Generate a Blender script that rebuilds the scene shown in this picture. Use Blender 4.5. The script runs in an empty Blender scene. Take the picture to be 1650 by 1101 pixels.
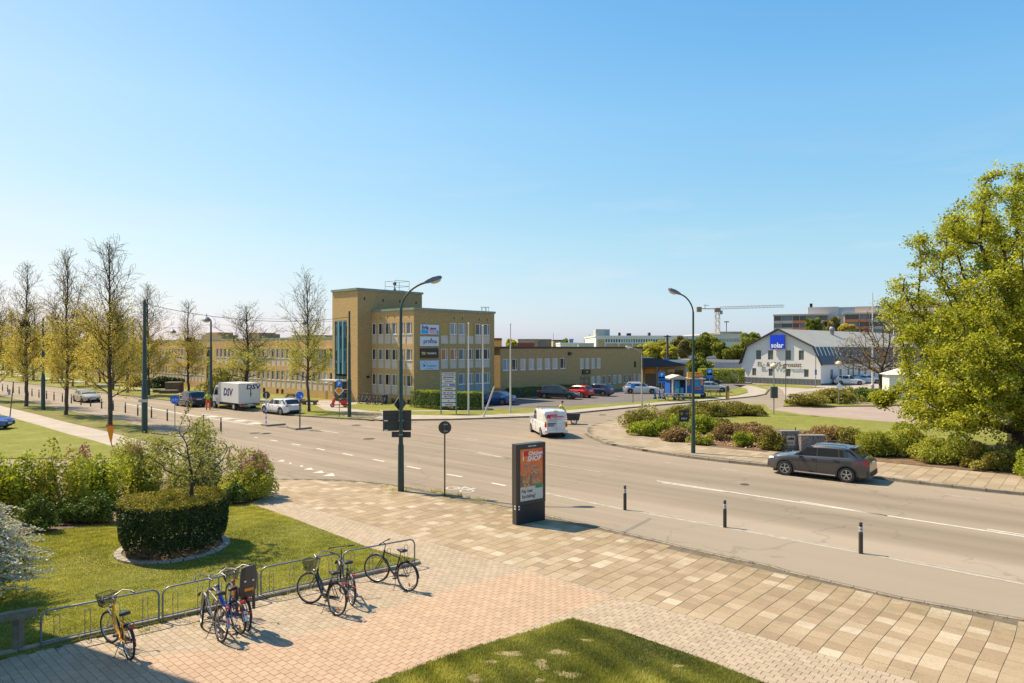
import bpy, math, random
import numpy as np
from mathutils import Vector, Matrix, Euler
# ------------------------------------------------------------------ camera, sky, sun, exposure
scene = bpy.context.scene
COL = scene.collection
CAMH, F, HY, CX = 6.0, 1080.0, 561.0, 825.0
cam_d = bpy.data.cameras.new('camera')
cam = bpy.data.objects.new('camera', cam_d); COL.objects.link(cam)
cam.location = (0, 0, CAMH)
cam.rotation_euler = (math.radians(90), 0, 0)
cam_d.sensor_width = 36.0
cam_d.lens = F / 1650.0 * 36.0
cam_d.shift_y = (HY - 550.5) / 1650.0
cam_d.clip_start = 0.1; cam_d.clip_end = 6000
scene.camera = cam
SUN_EL = math.radians(53.0)
SH = Vector((0.896, -0.445)).normalized()          # direction shadows fall on the ground
world = bpy.data.worlds.new('World'); scene.world = world
world.use_nodes = True
wn = world.node_tree.nodes; wl = world.node_tree.links
bg = wn['Background']
sky = wn.new('ShaderNodeTexSky'); sky.sky_type = 'NISHITA'
sky.sun_disc = False
sky.sun_elevation = SUN_EL
sky.sun_rotation = math.atan2(-SH.x, -SH.y)
sky.altitude = 0; sky.air_density = 1.0; sky.dust_density = 0.6; sky.ozone_density = 2.2
hsv = wn.new('ShaderNodeHueSaturation'); hsv.inputs['Saturation'].default_value = 1.1
hsv.inputs['Hue'].default_value = 0.5
wl.new(sky.outputs[0], hsv.inputs['Color'])
# sky colour scaled by elevation only, dimming the bright horizon of the clear sky
geo = wn.new('ShaderNodeTexCoord'); sepz = wn.new('ShaderNodeSeparateXYZ'); wl.new(geo.outputs['Generated'], sepz.inputs[0])
crp = wn.new('ShaderNodeValToRGB'); wl.new(sepz.outputs[2], crp.inputs[0]); els = crp.color_ramp.elements
els[0].position = 0.0; els[0].color = (0.62, 0.66, 0.82, 1); els[1].position = 0.46; els[1].color = (1.03, 0.85, 0.91, 1)
e_ = els.new(0.05); e_.color = (0.70, 0.72, 0.83, 1); e_ = els.new(0.15); e_.color = (1.02, 0.845, 0.84, 1); e_ = els.new(0.32); e_.color = (1.22, 0.92, 0.925, 1)
mulc = wn.new('ShaderNodeMix'); mulc.data_type = 'RGBA'; mulc.blend_type = 'MULTIPLY'; mulc.inputs[0].default_value = 1.0
sc1 = wn.new('ShaderNodeSeparateColor'); cc1 = wn.new('ShaderNodeCombineColor'); wl.new(hsv.outputs[0], sc1.inputs[0])
for i_, ex in enumerate((1.2, 0.7, 0.4)):
 a_ = wn.new('ShaderNodeMath'); a_.operation = 'MULTIPLY'; a_.inputs[1].default_value = 0.182; wl.new(sc1.outputs[i_], a_.inputs[0])
 b_ = wn.new('ShaderNodeMath'); b_.operation = 'POWER'; b_.inputs[1].default_value = ex; wl.new(a_.outputs[0], b_.inputs[0])
 c_ = wn.new('ShaderNodeMath'); c_.operation = 'MULTIPLY'; c_.inputs[1].default_value = 1 / 0.182; wl.new(b_.outputs[0], c_.inputs[0]); wl.new(c_.outputs[0], cc1.inputs[i_])
wl.new(cc1.outputs[0], mulc.inputs[6]); wl.new(crp.outputs[0], mulc.inputs[7]);
cmap = wn.new('ShaderNodeMapping'); cmap.inputs['Scale'].default_value = (2.2, 2.2, 16.0); cmap.inputs['Rotation'].default_value = (0.1, 0.06, 0.3); wl.new(geo.outputs['Generated'], cmap.inputs[0])
cn = wn.new('ShaderNodeTexNoise'); cn.inputs['Scale'].default_value = 1.5; cn.inputs['Detail'].default_value = 7; cn.inputs['Roughness'].default_value = 0.6; wl.new(cmap.outputs[0], cn.inputs['Vector'])
cr1 = wn.new('ShaderNodeValToRGB'); cr1.color_ramp.elements[0].position = 0.52; cr1.color_ramp.elements[1].position = 0.82; wl.new(cn.outputs[0], cr1.inputs[0])
cr2 = wn.new('ShaderNodeValToRGB'); wl.new(sepz.outputs[2], cr2.inputs[0]); e2 = cr2.color_ramp.elements; e2[0].position = 0.03; e2[0].color = (0, 0, 0, 1); e2[1].position = 0.30; e2[1].color = (0, 0, 0, 1); e_ = e2.new(0.12); e_.color = (0.5, 0.5, 0.5, 1)
cm = wn.new('ShaderNodeMath'); cm.operation = 'MULTIPLY'; wl.new(cr1.outputs[0], cm.inputs[0]); wl.new(cr2.outputs[0], cm.inputs[1])
cx_ = wn.new('ShaderNodeMix'); cx_.data_type = 'RGBA'; wl.new(cm.outputs[0], cx_.inputs[0]); wl.new(mulc.outputs[2], cx_.inputs[6]); cx_.inputs[7].default_value = (4.3, 4.4, 4.7, 1); wl.new(cx_.outputs[2], bg.inputs['Color'])
bg.inputs['Strength'].default_value = 0.12
sun_d = bpy.data.lights.new('sun', 'SUN'); sun_d.energy = 5.0; sun_d.angle = math.radians(0.5)
sun_d.color = (1.0, 0.86, 0.64)
sun = bpy.data.objects.new('sun', sun_d); COL.objects.link(sun)
dv = Vector((SH.x * math.cos(SUN_EL), SH.y * math.cos(SUN_EL), -math.sin(SUN_EL)))
sun.rotation_euler = dv.to_track_quat('-Z', 'Y').to_euler()
scene.view_settings.view_transform = 'Standard'
scene.view_settings.look = 'None'
scene.view_settings.exposure = 0.69
scene.view_settings.gamma = 1.0
scene.view_settings.use_curve_mapping = False
scene.cycles.max_bounces = 6
scene.cycles.transparent_max_bounces = 8
RNG = np.random.default_rng(7)
RD = random.Random(11)
PI = math.pi
# ------------------------------------------------------------------ small helpers
def G(px, py, z=0.0):
 """point at height z seen at photo pixel"""
 Y = (CAMH - z) * F / (py - HY)
 return Vector(((px - CX) / F * Y, Y, z))
def XW(px, Y): return (px - CX) / F * Y
def ZH(py, Y): return CAMH - (py - HY) * Y / F
def meet(px, A, d):
 """distance along the line A + t d at which it crosses photo column px"""
 k = (px - CX) / F
 return (k * A.y - A.x) / (d.x - k * d.y)
def ang(d): return math.atan2(d.y, d.x)
U = Vector((-0.7502, 0.6614, 0)); V = Vector((0.6614, 0.7502, 0))   # along / across the main road
W = Vector((0.796, 0.605, 0)).normalized()                           # along the bicycle racks
WN = Vector((-W.y, W.x, 0))
MATS = {}
def new_mat(name):
 m = bpy.data.materials.new(name); m.use_nodes = True
 nt = m.node_tree
 return m, nt, nt.nodes['Principled BSDF']
def srgb(r, g, b):
 f = lambda c: (c / 255 / 12.92) if c / 255 <= 0.04045 else ((c / 255 + 0.055) / 1.055) ** 2.4
 return (f(r), f(g), f(b))
def mixrgb(nt, a, b, fac, mode='MIX'):
 n = nt.nodes.new('ShaderNodeMix'); n.data_type = 'RGBA'; n.blend_type = mode
 for k, s in ((6, a), (7, b), (0, fac)):
  if isinstance(s, bpy.types.NodeSocket): nt.links.new(s, n.inputs[k])
  elif k == 0: n.inputs[0].default_value = s
  else: n.inputs[k].default_value = (*s[:3], 1)
 return n.outputs[2]
def ramp(nt, sock, stops):
 n = nt.nodes.new('ShaderNodeValToRGB'); cr = n.color_ramp
 while len(cr.elements) > 1: cr.elements.remove(cr.elements[-1])
 for i, (p, c) in enumerate(stops):
  e = cr.elements[0] if i == 0 else cr.elements.new(p)
  e.position = p; e.color = (c, c, c, 1) if not hasattr(c, '__len__') else (*c[:3], 1)
 if sock is not None: nt.links.new(sock, n.inputs[0])
 return n.outputs[0]
def pos(nt, obj=False):
 if obj:
  return nt.nodes.new('ShaderNodeTexCoord').outputs['Object']
 return nt.nodes.new('ShaderNodeNewGeometry').outputs['Position']
def noise(nt, vec, scale, detail=4, rough=0.6, dist=0.0):
 n = nt.nodes.new('ShaderNodeTexNoise'); n.inputs['Scale'].default_value = scale
 n.inputs['Detail'].default_value = detail; n.inputs['Roughness'].default_value = rough
 n.inputs['Distortion'].default_value = dist
 nt.links.new(vec, n.inputs['Vector']); return n.outputs[0]
def mapping(nt, vec, rot=0, scale=(1, 1, 1), loc=(0, 0, 0)):
 n = nt.nodes.new('ShaderNodeMapping'); n.inputs['Scale'].default_value = scale
 n.inputs['Rotation'].default_value = (0, 0, rot); n.inputs['Location'].default_value = loc
 nt.links.new(vec, n.inputs[0]); return n.outputs[0]
def bump(nt, bs, h, dist, strength=1.0):
 n = nt.nodes.new('ShaderNodeBump'); n.inputs['Distance'].default_value = dist
 n.inputs['Strength'].default_value = strength
 nt.links.new(h, n.inputs['Height']); nt.links.new(n.outputs[0], bs.inputs['Normal'])
def M(name, col, rough=0.6, metal=0.0, ns=None, amt=0.25, bd=0.0, bs_=60, spec=None, coat=0.0, col2=None, obj=False):
 """simple principled material with a noise variation between col and col2 (default: darker col)"""
 if name in MATS: return MATS[name]
 m, nt, b = new_mat(name)
 b.inputs['Roughness'].default_value = rough; b.inputs['Metallic'].default_value = metal
 if spec is not None: b.inputs['Specular IOR Level'].default_value = spec
 if coat: b.inputs['Coat Weight'].default_value = coat; b.inputs['Coat Roughness'].default_value = 0.05
 if ns:
  p = pos(nt, obj)
  c2 = col2 or tuple(c * (1 - amt) for c in col)
  f = ramp(nt, noise(nt, p, ns, 5, 0.65), [(0.35, 0.0), (0.65, 1.0)])
  nt.links.new(mixrgb(nt, col, c2, f), b.inputs['Base Color'])
  if bd: bump(nt, b, noise(nt, p, bs_, 3), bd)
 else:
  b.inputs['Base Color'].default_value = (*col, 1)
 MATS[name] = m
 return m
class MB:
 """collects faces, builds ONE mesh object"""
 def __init__(s): s.v = []; s.f = []; s.m = []
 def add(s, vs, fs, mi=0):
  o = len(s.v); s.v.extend([tuple(p) for p in vs])
  for f in fs: s.f.append([i + o for i in f]); s.m.append(mi)
  return s
 def quad(s, a, b, c, d, mi=0): return s.add([a, b, c, d], [(0, 1, 2, 3)], mi)
 def box(s, x0, y0, z0, x1, y1, z1, mi=0):
  v = [(x0, y0, z0), (x1, y0, z0), (x1, y1, z0), (x0, y1, z0), (x0, y0, z1), (x1, y0, z1), (x1, y1, z1), (x0, y1, z1)]
  return s.add(v, [(0, 3, 2, 1), (4, 5, 6, 7), (0, 1, 5, 4), (1, 2, 6, 5), (2, 3, 7, 6), (3, 0, 4, 7)], mi)
 def obox(s, c, sx, sy, sz, rot=0.0, tilt=(0, 0), mi=0):
  R = Euler((tilt[0], tilt[1], rot)).to_matrix(); c = Vector(c)
  v = [c + R @ Vector((a * sx / 2, b_ * sy / 2, d * sz / 2)) for d in (-1, 1) for a, b_ in ((-1, -1), (1, -1), (1, 1), (-1, 1))]
  return s.add(v, [(0, 3, 2, 1), (4, 5, 6, 7), (0, 1, 5, 4), (1, 2, 6, 5), (2, 3, 7, 6), (3, 0, 4, 7)], mi)
 def beam(s, p0, p1, w, h, mi=0):
  p0, p1 = Vector(p0), Vector(p1); d = (p1 - p0).normalized()
  sd = d.cross(Vector((0, 0, 1)));
  if sd.length < 1e-4: sd = Vector((1, 0, 0))
  sd.normalize(); up = sd.cross(d)
  v = [p + sd * (a * w / 2) + up * (b_ * h / 2) for p in (p0, p1) for a, b_ in ((-1, -1), (1, -1), (1, 1), (-1, 1))]
  return s.add(v, [(0, 3, 2, 1), (4, 5, 6, 7), (0, 1, 5, 4), (1, 2, 6, 5), (2, 3, 7, 6), (3, 0, 4, 7)], mi)
 def prism(s, poly, z0, z1, mi=0, side_mi=None):
  n = len(poly)
  a = sum(poly[i][0] * poly[(i + 1) % n][1] - poly[(i + 1) % n][0] * poly[i][1] for i in range(n))
  if a < 0: poly = poly[::-1]
  v = [(p[0], p[1], z1) for p in poly] + [(p[0], p[1], z0) for p in poly]
  s.add(v, [tuple(range(n))], mi)
  o = len(s.v) - 2 * n
  for i in range(n):
   j = (i + 1) % n
   s.f.append([o + i, o + n + i, o + n + j, o + j]); s.m.append(mi if side_mi is None else side_mi)
  return s
 def tube(s, pts, rs, n=8, cap=True, mi=0):
  pts = [Vector(p) for p in pts]
  if not hasattr(rs, '__len__'): rs = [rs] * len(pts)
  o = len(s.v); N = None
  for i, p in enumerate(pts):
   if i == 0: d = pts[1] - p
   elif i == len(pts) - 1: d = p - pts[-2]
   else: d = (pts[i + 1] - p).normalized() + (p - pts[i - 1]).normalized()
   d.normalize()
   if N is None:
    N = d.cross(Vector((0, 0, 1)))
    if N.length < 0.05: N = d.cross(Vector((0, 1, 0)))
   N = (N - d * N.dot(d)).normalized(); B = d.cross(N)
   for k in range(n):
    a = 2 * PI * k / n
    s.v.append(tuple(p + (N * math.cos(a) + B * math.sin(a)) * rs[i]))
  for i in range(len(pts) - 1):
   for k in range(n):
    k2 = (k + 1) % n
    s.f.append([o + i * n + k, o + i * n + k2, o + (i + 1) * n + k2, o + (i + 1) * n + k]); s.m.append(mi)
  if cap:
   s.f.append([o + k for k in range(n)][::-1]); s.m.append(mi)
   s.f.append([o + (len(pts) - 1) * n + k for k in range(n)]); s.m.append(mi)
  return s
 def lathe(s, prof, n=16, c=(0, 0, 0), axis='z', mi=0):
  """prof: list of (r, h)"""
  o = len(s.v); c = Vector(c)
  for r, h in prof:
   for k in range(n):
    a = 2 * PI * k / n; x, y = r * math.cos(a), r * math.sin(a)
    p = {'z': (x, y, h), 'y': (x, h, -y), 'x': (h, x, y)}[axis]
    s.v.append(tuple(c + Vector(p)))
  for i in range(len(prof) - 1):
   for k in range(n):
    k2 = (k + 1) % n
    s.f.append([o + i * n + k, o + i * n + k2, o + (i + 1) * n + k2, o + (i + 1) * n + k]); s.m.append(mi)
  return s
 def ring(s, c, R, r, n=28, m=6, axis='y', a0=0, a1=2 * PI, mi=0):
  full = abs(a1 - a0 - 2 * PI) < 1e-6
  pts = []
  c = Vector(c)
  for i in range(n + (0 if full else 1)):
   a = a0 + (a1 - a0) * i / n
   e = {'y': Vector((math.cos(a), 0, math.sin(a))), 'x': Vector((0, math.cos(a), math.sin(a))), 'z': Vector((math.cos(a), math.sin(a), 0))}[axis]
   ax = {'y': Vector((0, 1, 0)), 'x': Vector((1, 0, 0)), 'z': Vector((0, 0, 1))}[axis]
   for k in range(m):
    b_ = 2 * PI * k / m
    pts.append(c + e * (R + r * math.cos(b_)) + ax * (r * math.sin(b_)))
  N = n + (0 if full else 1); fs = []
  for i in range(n):
   j = (i + 1) % N
   for k in range(m):
    k2 = (k + 1) % m
    fs.append((i * m + k, i * m + k2, j * m + k2, j * m + k))
  return s.add(pts, fs, mi)
 def ball(s, c, r, n=12, m=8, sc=(1, 1, 1), mi=0, z0=-1.0, z1=1.0):
  prof = []
  a0, a1 = math.asin(z0), math.asin(z1)
  for i in range(m + 1):
   a = a0 + (a1 - a0) * i / m
   prof.append((max(r * math.cos(a), 1e-4), r * math.sin(a)))
  o = len(s.v); s.lathe(prof, n, (0, 0, 0), 'z', mi)
  for i in range(o, len(s.v)):
   x, y, z = s.v[i]; s.v[i] = (c[0] + x * sc[0], c[1] + y * sc[1], c[2] + z * sc[2])
  return s
 def mesh(s, name, mats, smooth=False, angle=0.6):
  me = bpy.data.meshes.new(name); me.from_pydata(s.v, [], s.f)
  if not isinstance(mats, (list, tuple)): mats = [mats]
  for m in mats: me.materials.append(m)
  if len(mats) > 1: me.polygons.foreach_set('material_index', s.m)
  if smooth:
   me.polygons.foreach_set('use_smooth', [True] * len(me.polygons))
   try: me.set_sharp_from_angle(angle=angle)
   except Exception: pass
  me.update(); return me
 def build(s, name, mats, parent=None, smooth=False, angle=0.6, loc=None, rotz=None):
  return link(name, s.mesh(name, mats, smooth, angle), parent, loc, rotz)
def link(name, me, parent=None, loc=None, rotz=None):
 o = bpy.data.objects.new(name, me); COL.objects.link(o)
 if parent is not None: o.parent = parent
 if loc is not None: o.location = loc
 if rotz is not None: o.rotation_euler = (0, 0, rotz)
 return o
def tag(o, label=None, cat=None, group=None, kind=None):
 if label: o['label'] = label
 if cat: o['category'] = cat
 if group: o['group'] = group
 if kind: o['kind'] = kind
 return o
def thing(name, label, cat, loc=(0, 0, 0), rotz=0.0, group=None, sc=1.0):
 o = bpy.data.objects.new(name, None); COL.objects.link(o)
 o.empty_display_size = 0.3
 o.location = loc; o.rotation_euler = (0, 0, rotz); o.scale = (sc, sc, sc)
 return tag(o, label, cat, group)
def structure(name, mb, mats, z=None, label=None):
 o = mb.build(name, mats); o['kind'] = 'structure'
 if label: o['label'] = label
 return o
KIDS = {}
def kids(o): return [c for c in bpy.data.objects if c.parent == o]
def copy_tree(o, loc=None, rotz=None, label=None, group=None, sc=None, parent=None):
 c = o.copy(); COL.objects.link(c)
 if parent is not None: c.parent = parent
 if loc is not None: c.location = loc
 if rotz is not None: c.rotation_euler = (0, 0, rotz)
 if sc is not None: c.scale = (sc, sc, sc) if not hasattr(sc, '__len__') else sc
 if label: c['label'] = label
 if group: c['group'] = group
 for ch in o.children: copy_tree(ch, parent=c)
 return c
def txt(s, size, mat, parent, loc, rot=(PI / 2, 0, 0), name='lettering', align='CENTER', sx=1.0, bold=0.0, depth=0.0, shear=0.0):
 c = bpy.data.curves.new(name, 'FONT'); c.body = s; c.size = size; c.align_x = align; c.align_y = 'CENTER'
 c.resolution_u = 2; c.offset = bold; c.extrude = depth; c.shear = shear
 c.materials.append(mat)
 o = bpy.data.objects.new(name, c); COL.objects.link(o); o.parent = parent
 bpy.context.view_layer.update()
 me = bpy.data.meshes.new_from_object(o.evaluated_get(bpy.context.evaluated_depsgraph_get())); bpy.data.objects.remove(o); bpy.data.curves.remove(c)
 if not me.materials: me.materials.append(mat)
 o = bpy.data.objects.new(name, me); COL.objects.link(o); o.parent = parent
 o.location = loc; o.rotation_euler = rot; o.scale = (sx, 1, 1)
 return o
def inpoly(pt, poly):
 x, y = pt[0], pt[1]; c = False; n = len(poly); j = n - 1
 for i in range(n):
  xi, yi, xj, yj = poly[i][0], poly[i][1], poly[j][0], poly[j][1]
  if (yi > y) != (yj > y) and x < (xj - xi) * (y - yi) / (yj - yi) + xi: c = not c
  j = i
 return c
def inpoly_np(P, poly):
 x, y = P[:, 0], P[:, 1]; c = np.zeros(len(P), bool); n = len(poly); j = n - 1
 for i in range(n):
  xi, yi, xj, yj = poly[i][0], poly[i][1], poly[j][0], poly[j][1]
  if yi != yj:
   c ^= ((yi > y) != (yj > y)) & (x < (xj - xi) * (y - yi) / (yj - yi) + xi)
  j = i
 return c
def seen(p, m=40):
 """roughly inside the photo frame"""
 if p[1] < 1: return False
 px = CX + p[0] / p[1] * F; py = HY + (CAMH - p[2]) / p[1] * F
 return -m < px < 1650 + m and -m < py < 1101 + m
def np_mesh(name, V_, Fn, mat, tint=None, nper=4, smooth=False):
 """fast mesh from numpy: V_ (n,3), faces (m,nper)"""
 me = bpy.data.meshes.new(name); n = len(V_); m = len(Fn)
 me.vertices.add(n); me.vertices.foreach_set('co', np.ascontiguousarray(V_, dtype=np.float32).ravel())
 me.loops.add(m * nper); me.loops.foreach_set('vertex_index', np.ascontiguousarray(Fn, dtype=np.int32).ravel())
 me.polygons.add(m); me.polygons.foreach_set('loop_start', np.arange(0, m * nper, nper, dtype=np.int32))
 me.update(calc_edges=True); me.materials.append(mat)
 if tint is not None:
  a = me.attributes.new('tint', 'FLOAT', 'POINT'); a.data.foreach_set('value', np.ascontiguousarray(tint, dtype=np.float32))
 return me
# ------------------------------------------------------------------ ground materials
def road_mat():
 m, nt, b = new_mat('asphalt'); b.inputs['Roughness'].default_value = 0.85
 b.inputs['Specular IOR Level'].default_value = 0.3
 p = pos(nt)
 q = mapping(nt, p, rot=-ang(U))                     # x along the road, y across it
 c = mixrgb(nt, (0.285, 0.222, 0.155), (0.24, 0.188, 0.13), ramp(nt, noise(nt, p, 0.13, 5, 0.6, 0.5), [(0.38, 0), (0.66, 1)]))
 st = ramp(nt, noise(nt, mapping(nt, q, scale=(0.03, 0.75, 1)), 1.0, 5, 0.7), [(0.42, 0), (0.62, 1)])
 c = mixrgb(nt, c, (0.195, 0.154, 0.108), nt_mul(nt, st, 0.75))
 st2 = ramp(nt, noise(nt, mapping(nt, q, scale=(0.02, 1.6, 1), loc=(3, 7, 0)), 1.0, 4, 0.6), [(0.50, 0), (0.70, 1)])
 c = mixrgb(nt, c, (0.36, 0.29, 0.215), nt_mul(nt, st2, 0.45))
 # worn lanes: darker where tyres run, pale dust along the cycle lane line (only on the straight right of the crossing)
 sp_ = nt.nodes.new('ShaderNodeSeparateXYZ'); nt.links.new(q, sp_.inputs[0])
 mr = nt.nodes.new('ShaderNodeMapRange'); mr.inputs[1].default_value = -18.0; mr.inputs[2].default_value = -35.0; nt.links.new(sp_.outputs[1], mr.inputs[0])
 mu = nt.nodes.new('ShaderNodeMapRange'); mu.inputs[1].default_value = 20.0; mu.inputs[2].default_value = 8.0; nt.links.new(sp_.outputs[0], mu.inputs[0])
 lane = ramp(nt, mr.outputs[0], [((v_ - 18) / 17, k_) for v_, k_ in ((18, .30), (21.2, .28), (21.6, .05), (22.8, .0), (23.4, .5), (24.2, .75), (24.8, .55), (25.6, .8), (26.5, .3), (27.4, .35), (28.4, .75), (29.4, .5), (30.4, .75), (31.6, .3), (34.2, .25))])
 c = mixrgb(nt, c, mixrgb(nt, (0.335, 0.275, 0.205), (0.165, 0.128, 0.088), lane), nt_mul(nt, mu.outputs[0], 0.85))
 c = mixrgb(nt, c, (0.13, 0.11, 0.09), nt_mul(nt, ramp(nt, noise(nt, p, 28, 3, 0.7), [(0.56, 0), (0.75, 1)]), 0.35))
 # hairline cracks
 vo = nt.nodes.new('ShaderNodeTexVoronoi'); vo.feature = 'DISTANCE_TO_EDGE'; vo.inputs['Scale'].default_value = 0.11
 w = nt.nodes.new('ShaderNodeVectorMath'); w.operation = 'MULTIPLY_ADD'
 nz = nt.nodes.new('ShaderNodeTexNoise'); nz.inputs['Scale'].default_value = 0.6; nz.inputs['Detail'].default_value = 4
 nt.links.new(p, nz.inputs['Vector']); nt.links.new(nz.outputs[1], w.inputs[0]); w.inputs[1].default_value = (4, 4, 0); nt.links.new(p, w.inputs[2])
 nt.links.new(w.outputs[0], vo.inputs['Vector'])
 cr = ramp(nt, vo.outputs[0], [(0.0, 1), (0.0022, 1), (0.0045, 0)])
 c = mixrgb(nt, c, (0.06, 0.05, 0.04), nt_mul(nt, cr, 0.3))
 nt.links.new(c, b.inputs['Base Color'])
 bump(nt, b, noise(nt, p, 90, 3), 0.004)
 MATS['asphalt'] = m; return m
def nt_mul(nt, s, k):
 n = nt.nodes.new('ShaderNodeMath'); n.operation = 'MULTIPLY'; n.use_clamp = True
 nt.links.new(s, n.inputs[0])
 if isinstance(k, bpy.types.NodeSocket): nt.links.new(k, n.inputs[1])
 else: n.inputs[1].default_value = k
 return n.outputs[0]
def grass_mat(name, a, c2, dry, dscale=0.35):
 m, nt, b = new_mat(name); b.inputs['Roughness'].default_value = 0.9; b.inputs['Specular IOR Level'].default_value = 0.15
 p = pos(nt)
 c = mixrgb(nt, a, c2, ramp(nt, noise(nt, p, 1.3, 6, 0.7), [(0.35, 0), (0.65, 1)]))
 c = mixrgb(nt, c, dry, nt_mul(nt, ramp(nt, noise(nt, p, dscale, 6, 0.7), [(0.5, 0), (0.68, 1)]), 0.7))
 c = mixrgb(nt, c, tuple(x * 0.55 for x in c2), nt_mul(nt, ramp(nt, noise(nt, p, 14, 4, 0.7), [(0.5, 0), (0.7, 1)]), 0.6))
 nt.links.new(c, b.inputs['Base Color']); bump(nt, b, noise(nt, p, 25, 4), 0.05)
 MATS[name] = m; return m
def tile_mat(name, stops, wear, per='random', stain=0.35, rough=0.85):
 """colour differs from tile to tile (object random or tint attribute) with stains that run across tiles"""
 m, nt, b = new_mat(name); b.inputs['Roughness'].default_value = rough; b.inputs['Specular IOR Level'].default_value = 0.25
 if per == 'random': s = nt.nodes.new('ShaderNodeObjectInfo').outputs['Random']
 else:
  a = nt.nodes.new('ShaderNodeAttribute'); a.attribute_name = 'tint'; s = a.outputs['Fac']
 c = ramp(nt, s, stops); p = pos(nt)
 c = mixrgb(nt, c, wear, nt_mul(nt, ramp(nt, noise(nt, p, 0.5, 6, 0.7, 0.4), [(0.46, 0), (0.7, 1)]), stain))
 c = mixrgb(nt, c, tuple(x * 0.6 for x in wear), nt_mul(nt, ramp(nt, noise(nt, p, 22, 4, 0.75), [(0.5, 0), (0.72, 1)]), 0.4))
 if stain >= .5:   # moss and dirt towards the road edge
  sp_ = nt.nodes.new('ShaderNodeSeparateXYZ'); nt.links.new(mapping(nt, p, rot=-ang(U)), sp_.inputs[0]); mr = nt.nodes.new('ShaderNodeMapRange'); mr.inputs[1].default_value = -16.2; mr.inputs[2].default_value = -18.6; nt.links.new(sp_.outputs[1], mr.inputs[0])
  c = mixrgb(nt, c, (0.15, 0.12, 0.05), nt_mul(nt, nt_mul(nt, mr.outputs[0], ramp(nt, noise(nt, p, 1.1, 6, 0.75), [(0.4, 0), (0.62, 1)])), 0.8))
 nt.links.new(c, b.inputs['Base Color']); bump(nt, b, noise(nt, p, 120, 3), 0.002)
 MATS[name] = m; return m
ASPH = road_mat()
GRASS = grass_mat('lawn_grass', (0.24, 0.235, 0.045), (0.17, 0.18, 0.035), (0.32, 0.28, 0.085))
GRASS_D = grass_mat('verge_grass', (0.20, 0.185, 0.045), (0.14, 0.14, 0.035), (0.33, 0.25, 0.11), 0.5)
GRASS_N = grass_mat('near_grass', (0.12, 0.12, 0.028), (0.06, 0.07, 0.018), (0.18, 0.16, 0.05), 0.9)
SOIL = M('bare_soil', (0.19, 0.13, 0.075), 0.95, ns=2.5, amt=0.5, bd=0.04, bs_=14)
DRYSOIL = M('dry_soil', (0.29, 0.225, 0.105), 0.95, ns=3.5, amt=0.35, bd=0.03, bs_=14)
MORTAR = M('joint_sand', (0.17, 0.13, 0.085), 0.95, ns=3.0, amt=0.4, bd=0.01, bs_=40)
PATH = M('pale_path_concrete', (0.40, 0.335, 0.27), 0.9, ns=0.7, amt=0.22, bd=0.004, bs_=70)
PINKASPH = M('pink_asphalt', (0.34, 0.255, 0.20), 0.9, ns=0.25, amt=0.2, bd=0.004, bs_=70)
DARKASPH = M('dark_lot_asphalt', (0.155, 0.13, 0.115), 0.9, ns=0.3, amt=0.25, bd=0.004, bs_=70)
KERB = M('kerb_granite', (0.30, 0.25, 0.19), 0.85, ns=3.0, amt=0.4, bd=0.006, bs_=60)
STONE = M('pale_edge_stone', (0.36, 0.33, 0.28), 0.85, ns=5.0, amt=0.4, bd=0.006, bs_=60)
PAINT = M('road_paint', (0.62, 0.58, 0.50), 0.7, ns=5.0, amt=0.3)
PAINTW = M('worn_road_paint', (0.44, 0.385, 0.31), 0.8, ns=4.0, amt=0.35)
# ------------------------------------------------------------------ ground, road
g = MB(); g.quad((-2500, -300, -0.06), (2500, -300, -0.06), (2500, 4500, -0.06), (-2500, 4500, -0.06))
structure('ground', g, M('distant_ground', (0.13, 0.12, 0.06), 0.95, ns=0.02, amt=0.35))
road_poly = [(-260, 300), (-260, 20), (-60, 8), (-60, -30), (60, -30), (80, -10), (110, 60), (110, 130), (-20, 160), (-60, 300)]
r = MB(); r.prism([(-300, 330), (-300, -30), (130, -30), (130, 150), (0, 150), (-60, 330)], -0.05, 0.0)
ROAD = structure('road', r, ASPH)
# road markings: each stroke a child of the road
def stroke(p0, p1, w=0.12, mat=PAINT, name='lane_marking', z=0.005):
 a, b_ = G(*p0), G(*p1); d = (b_ - a); L = d.length; d.normalize(); n = Vector((-d.y, d.x, 0)) * w / 2
 mb = MB(); k = max(1, int(L / 6)); rng = random.Random(int(p0[0] * 7 + p0[1]))
 q = [a + d * (L * i / k) for i in range(k + 1)]
 for i in range(k):
  mb.quad(q[i] - n, q[i + 1] - n, q[i + 1] + n, q[i] + n)
 o = mb.build(name, mat, ROAD);
 for v in o.data.vertices: v.co.z = z
 return o
for a, b_ in [((409.7, 704.7), (415.5, 705.6)), ((436, 709.3), (447.5, 711.1)), ((470, 715.3), (484, 717.6)), ((510.5, 722.8), (523.5, 725.7)),
              ((552, 731), (568.5, 734.2)), ((601.5, 740.6), (619.5, 744)), ((656, 751.7), (677.5, 755.8)), ((719.5, 764.3), (744.5, 768.6)), ((792, 778.6), (815, 783))]:
 stroke(a, b_, 0.16)
for a, b_ in [((752.7, 706.7), (771, 709)), ((804, 713), (822.5, 714.8)), ((584, 687), (599, 689)), ((548, 683.6), (560, 685)),
              ((662, 687.7), (671.5, 688.8)), ((676, 689.2), (685, 690)), ((1163, 755), (1198, 760)), ((1267, 767.2), (1303, 772.2)), ((1386, 780.6), (1432, 786.7)),
              ((1525.8, 797.6), (1579.7, 804.2)), ((1071.5, 745.2), (1081, 746.5)), ((991, 735), (1001, 736.3))]:
 stroke(a, b_, 0.12, PAINTW)
stroke((1058.5, 775.1), (1650, 864.8), 0.13); stroke((1650, 864.8), (1900, 903), 0.13)
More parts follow.
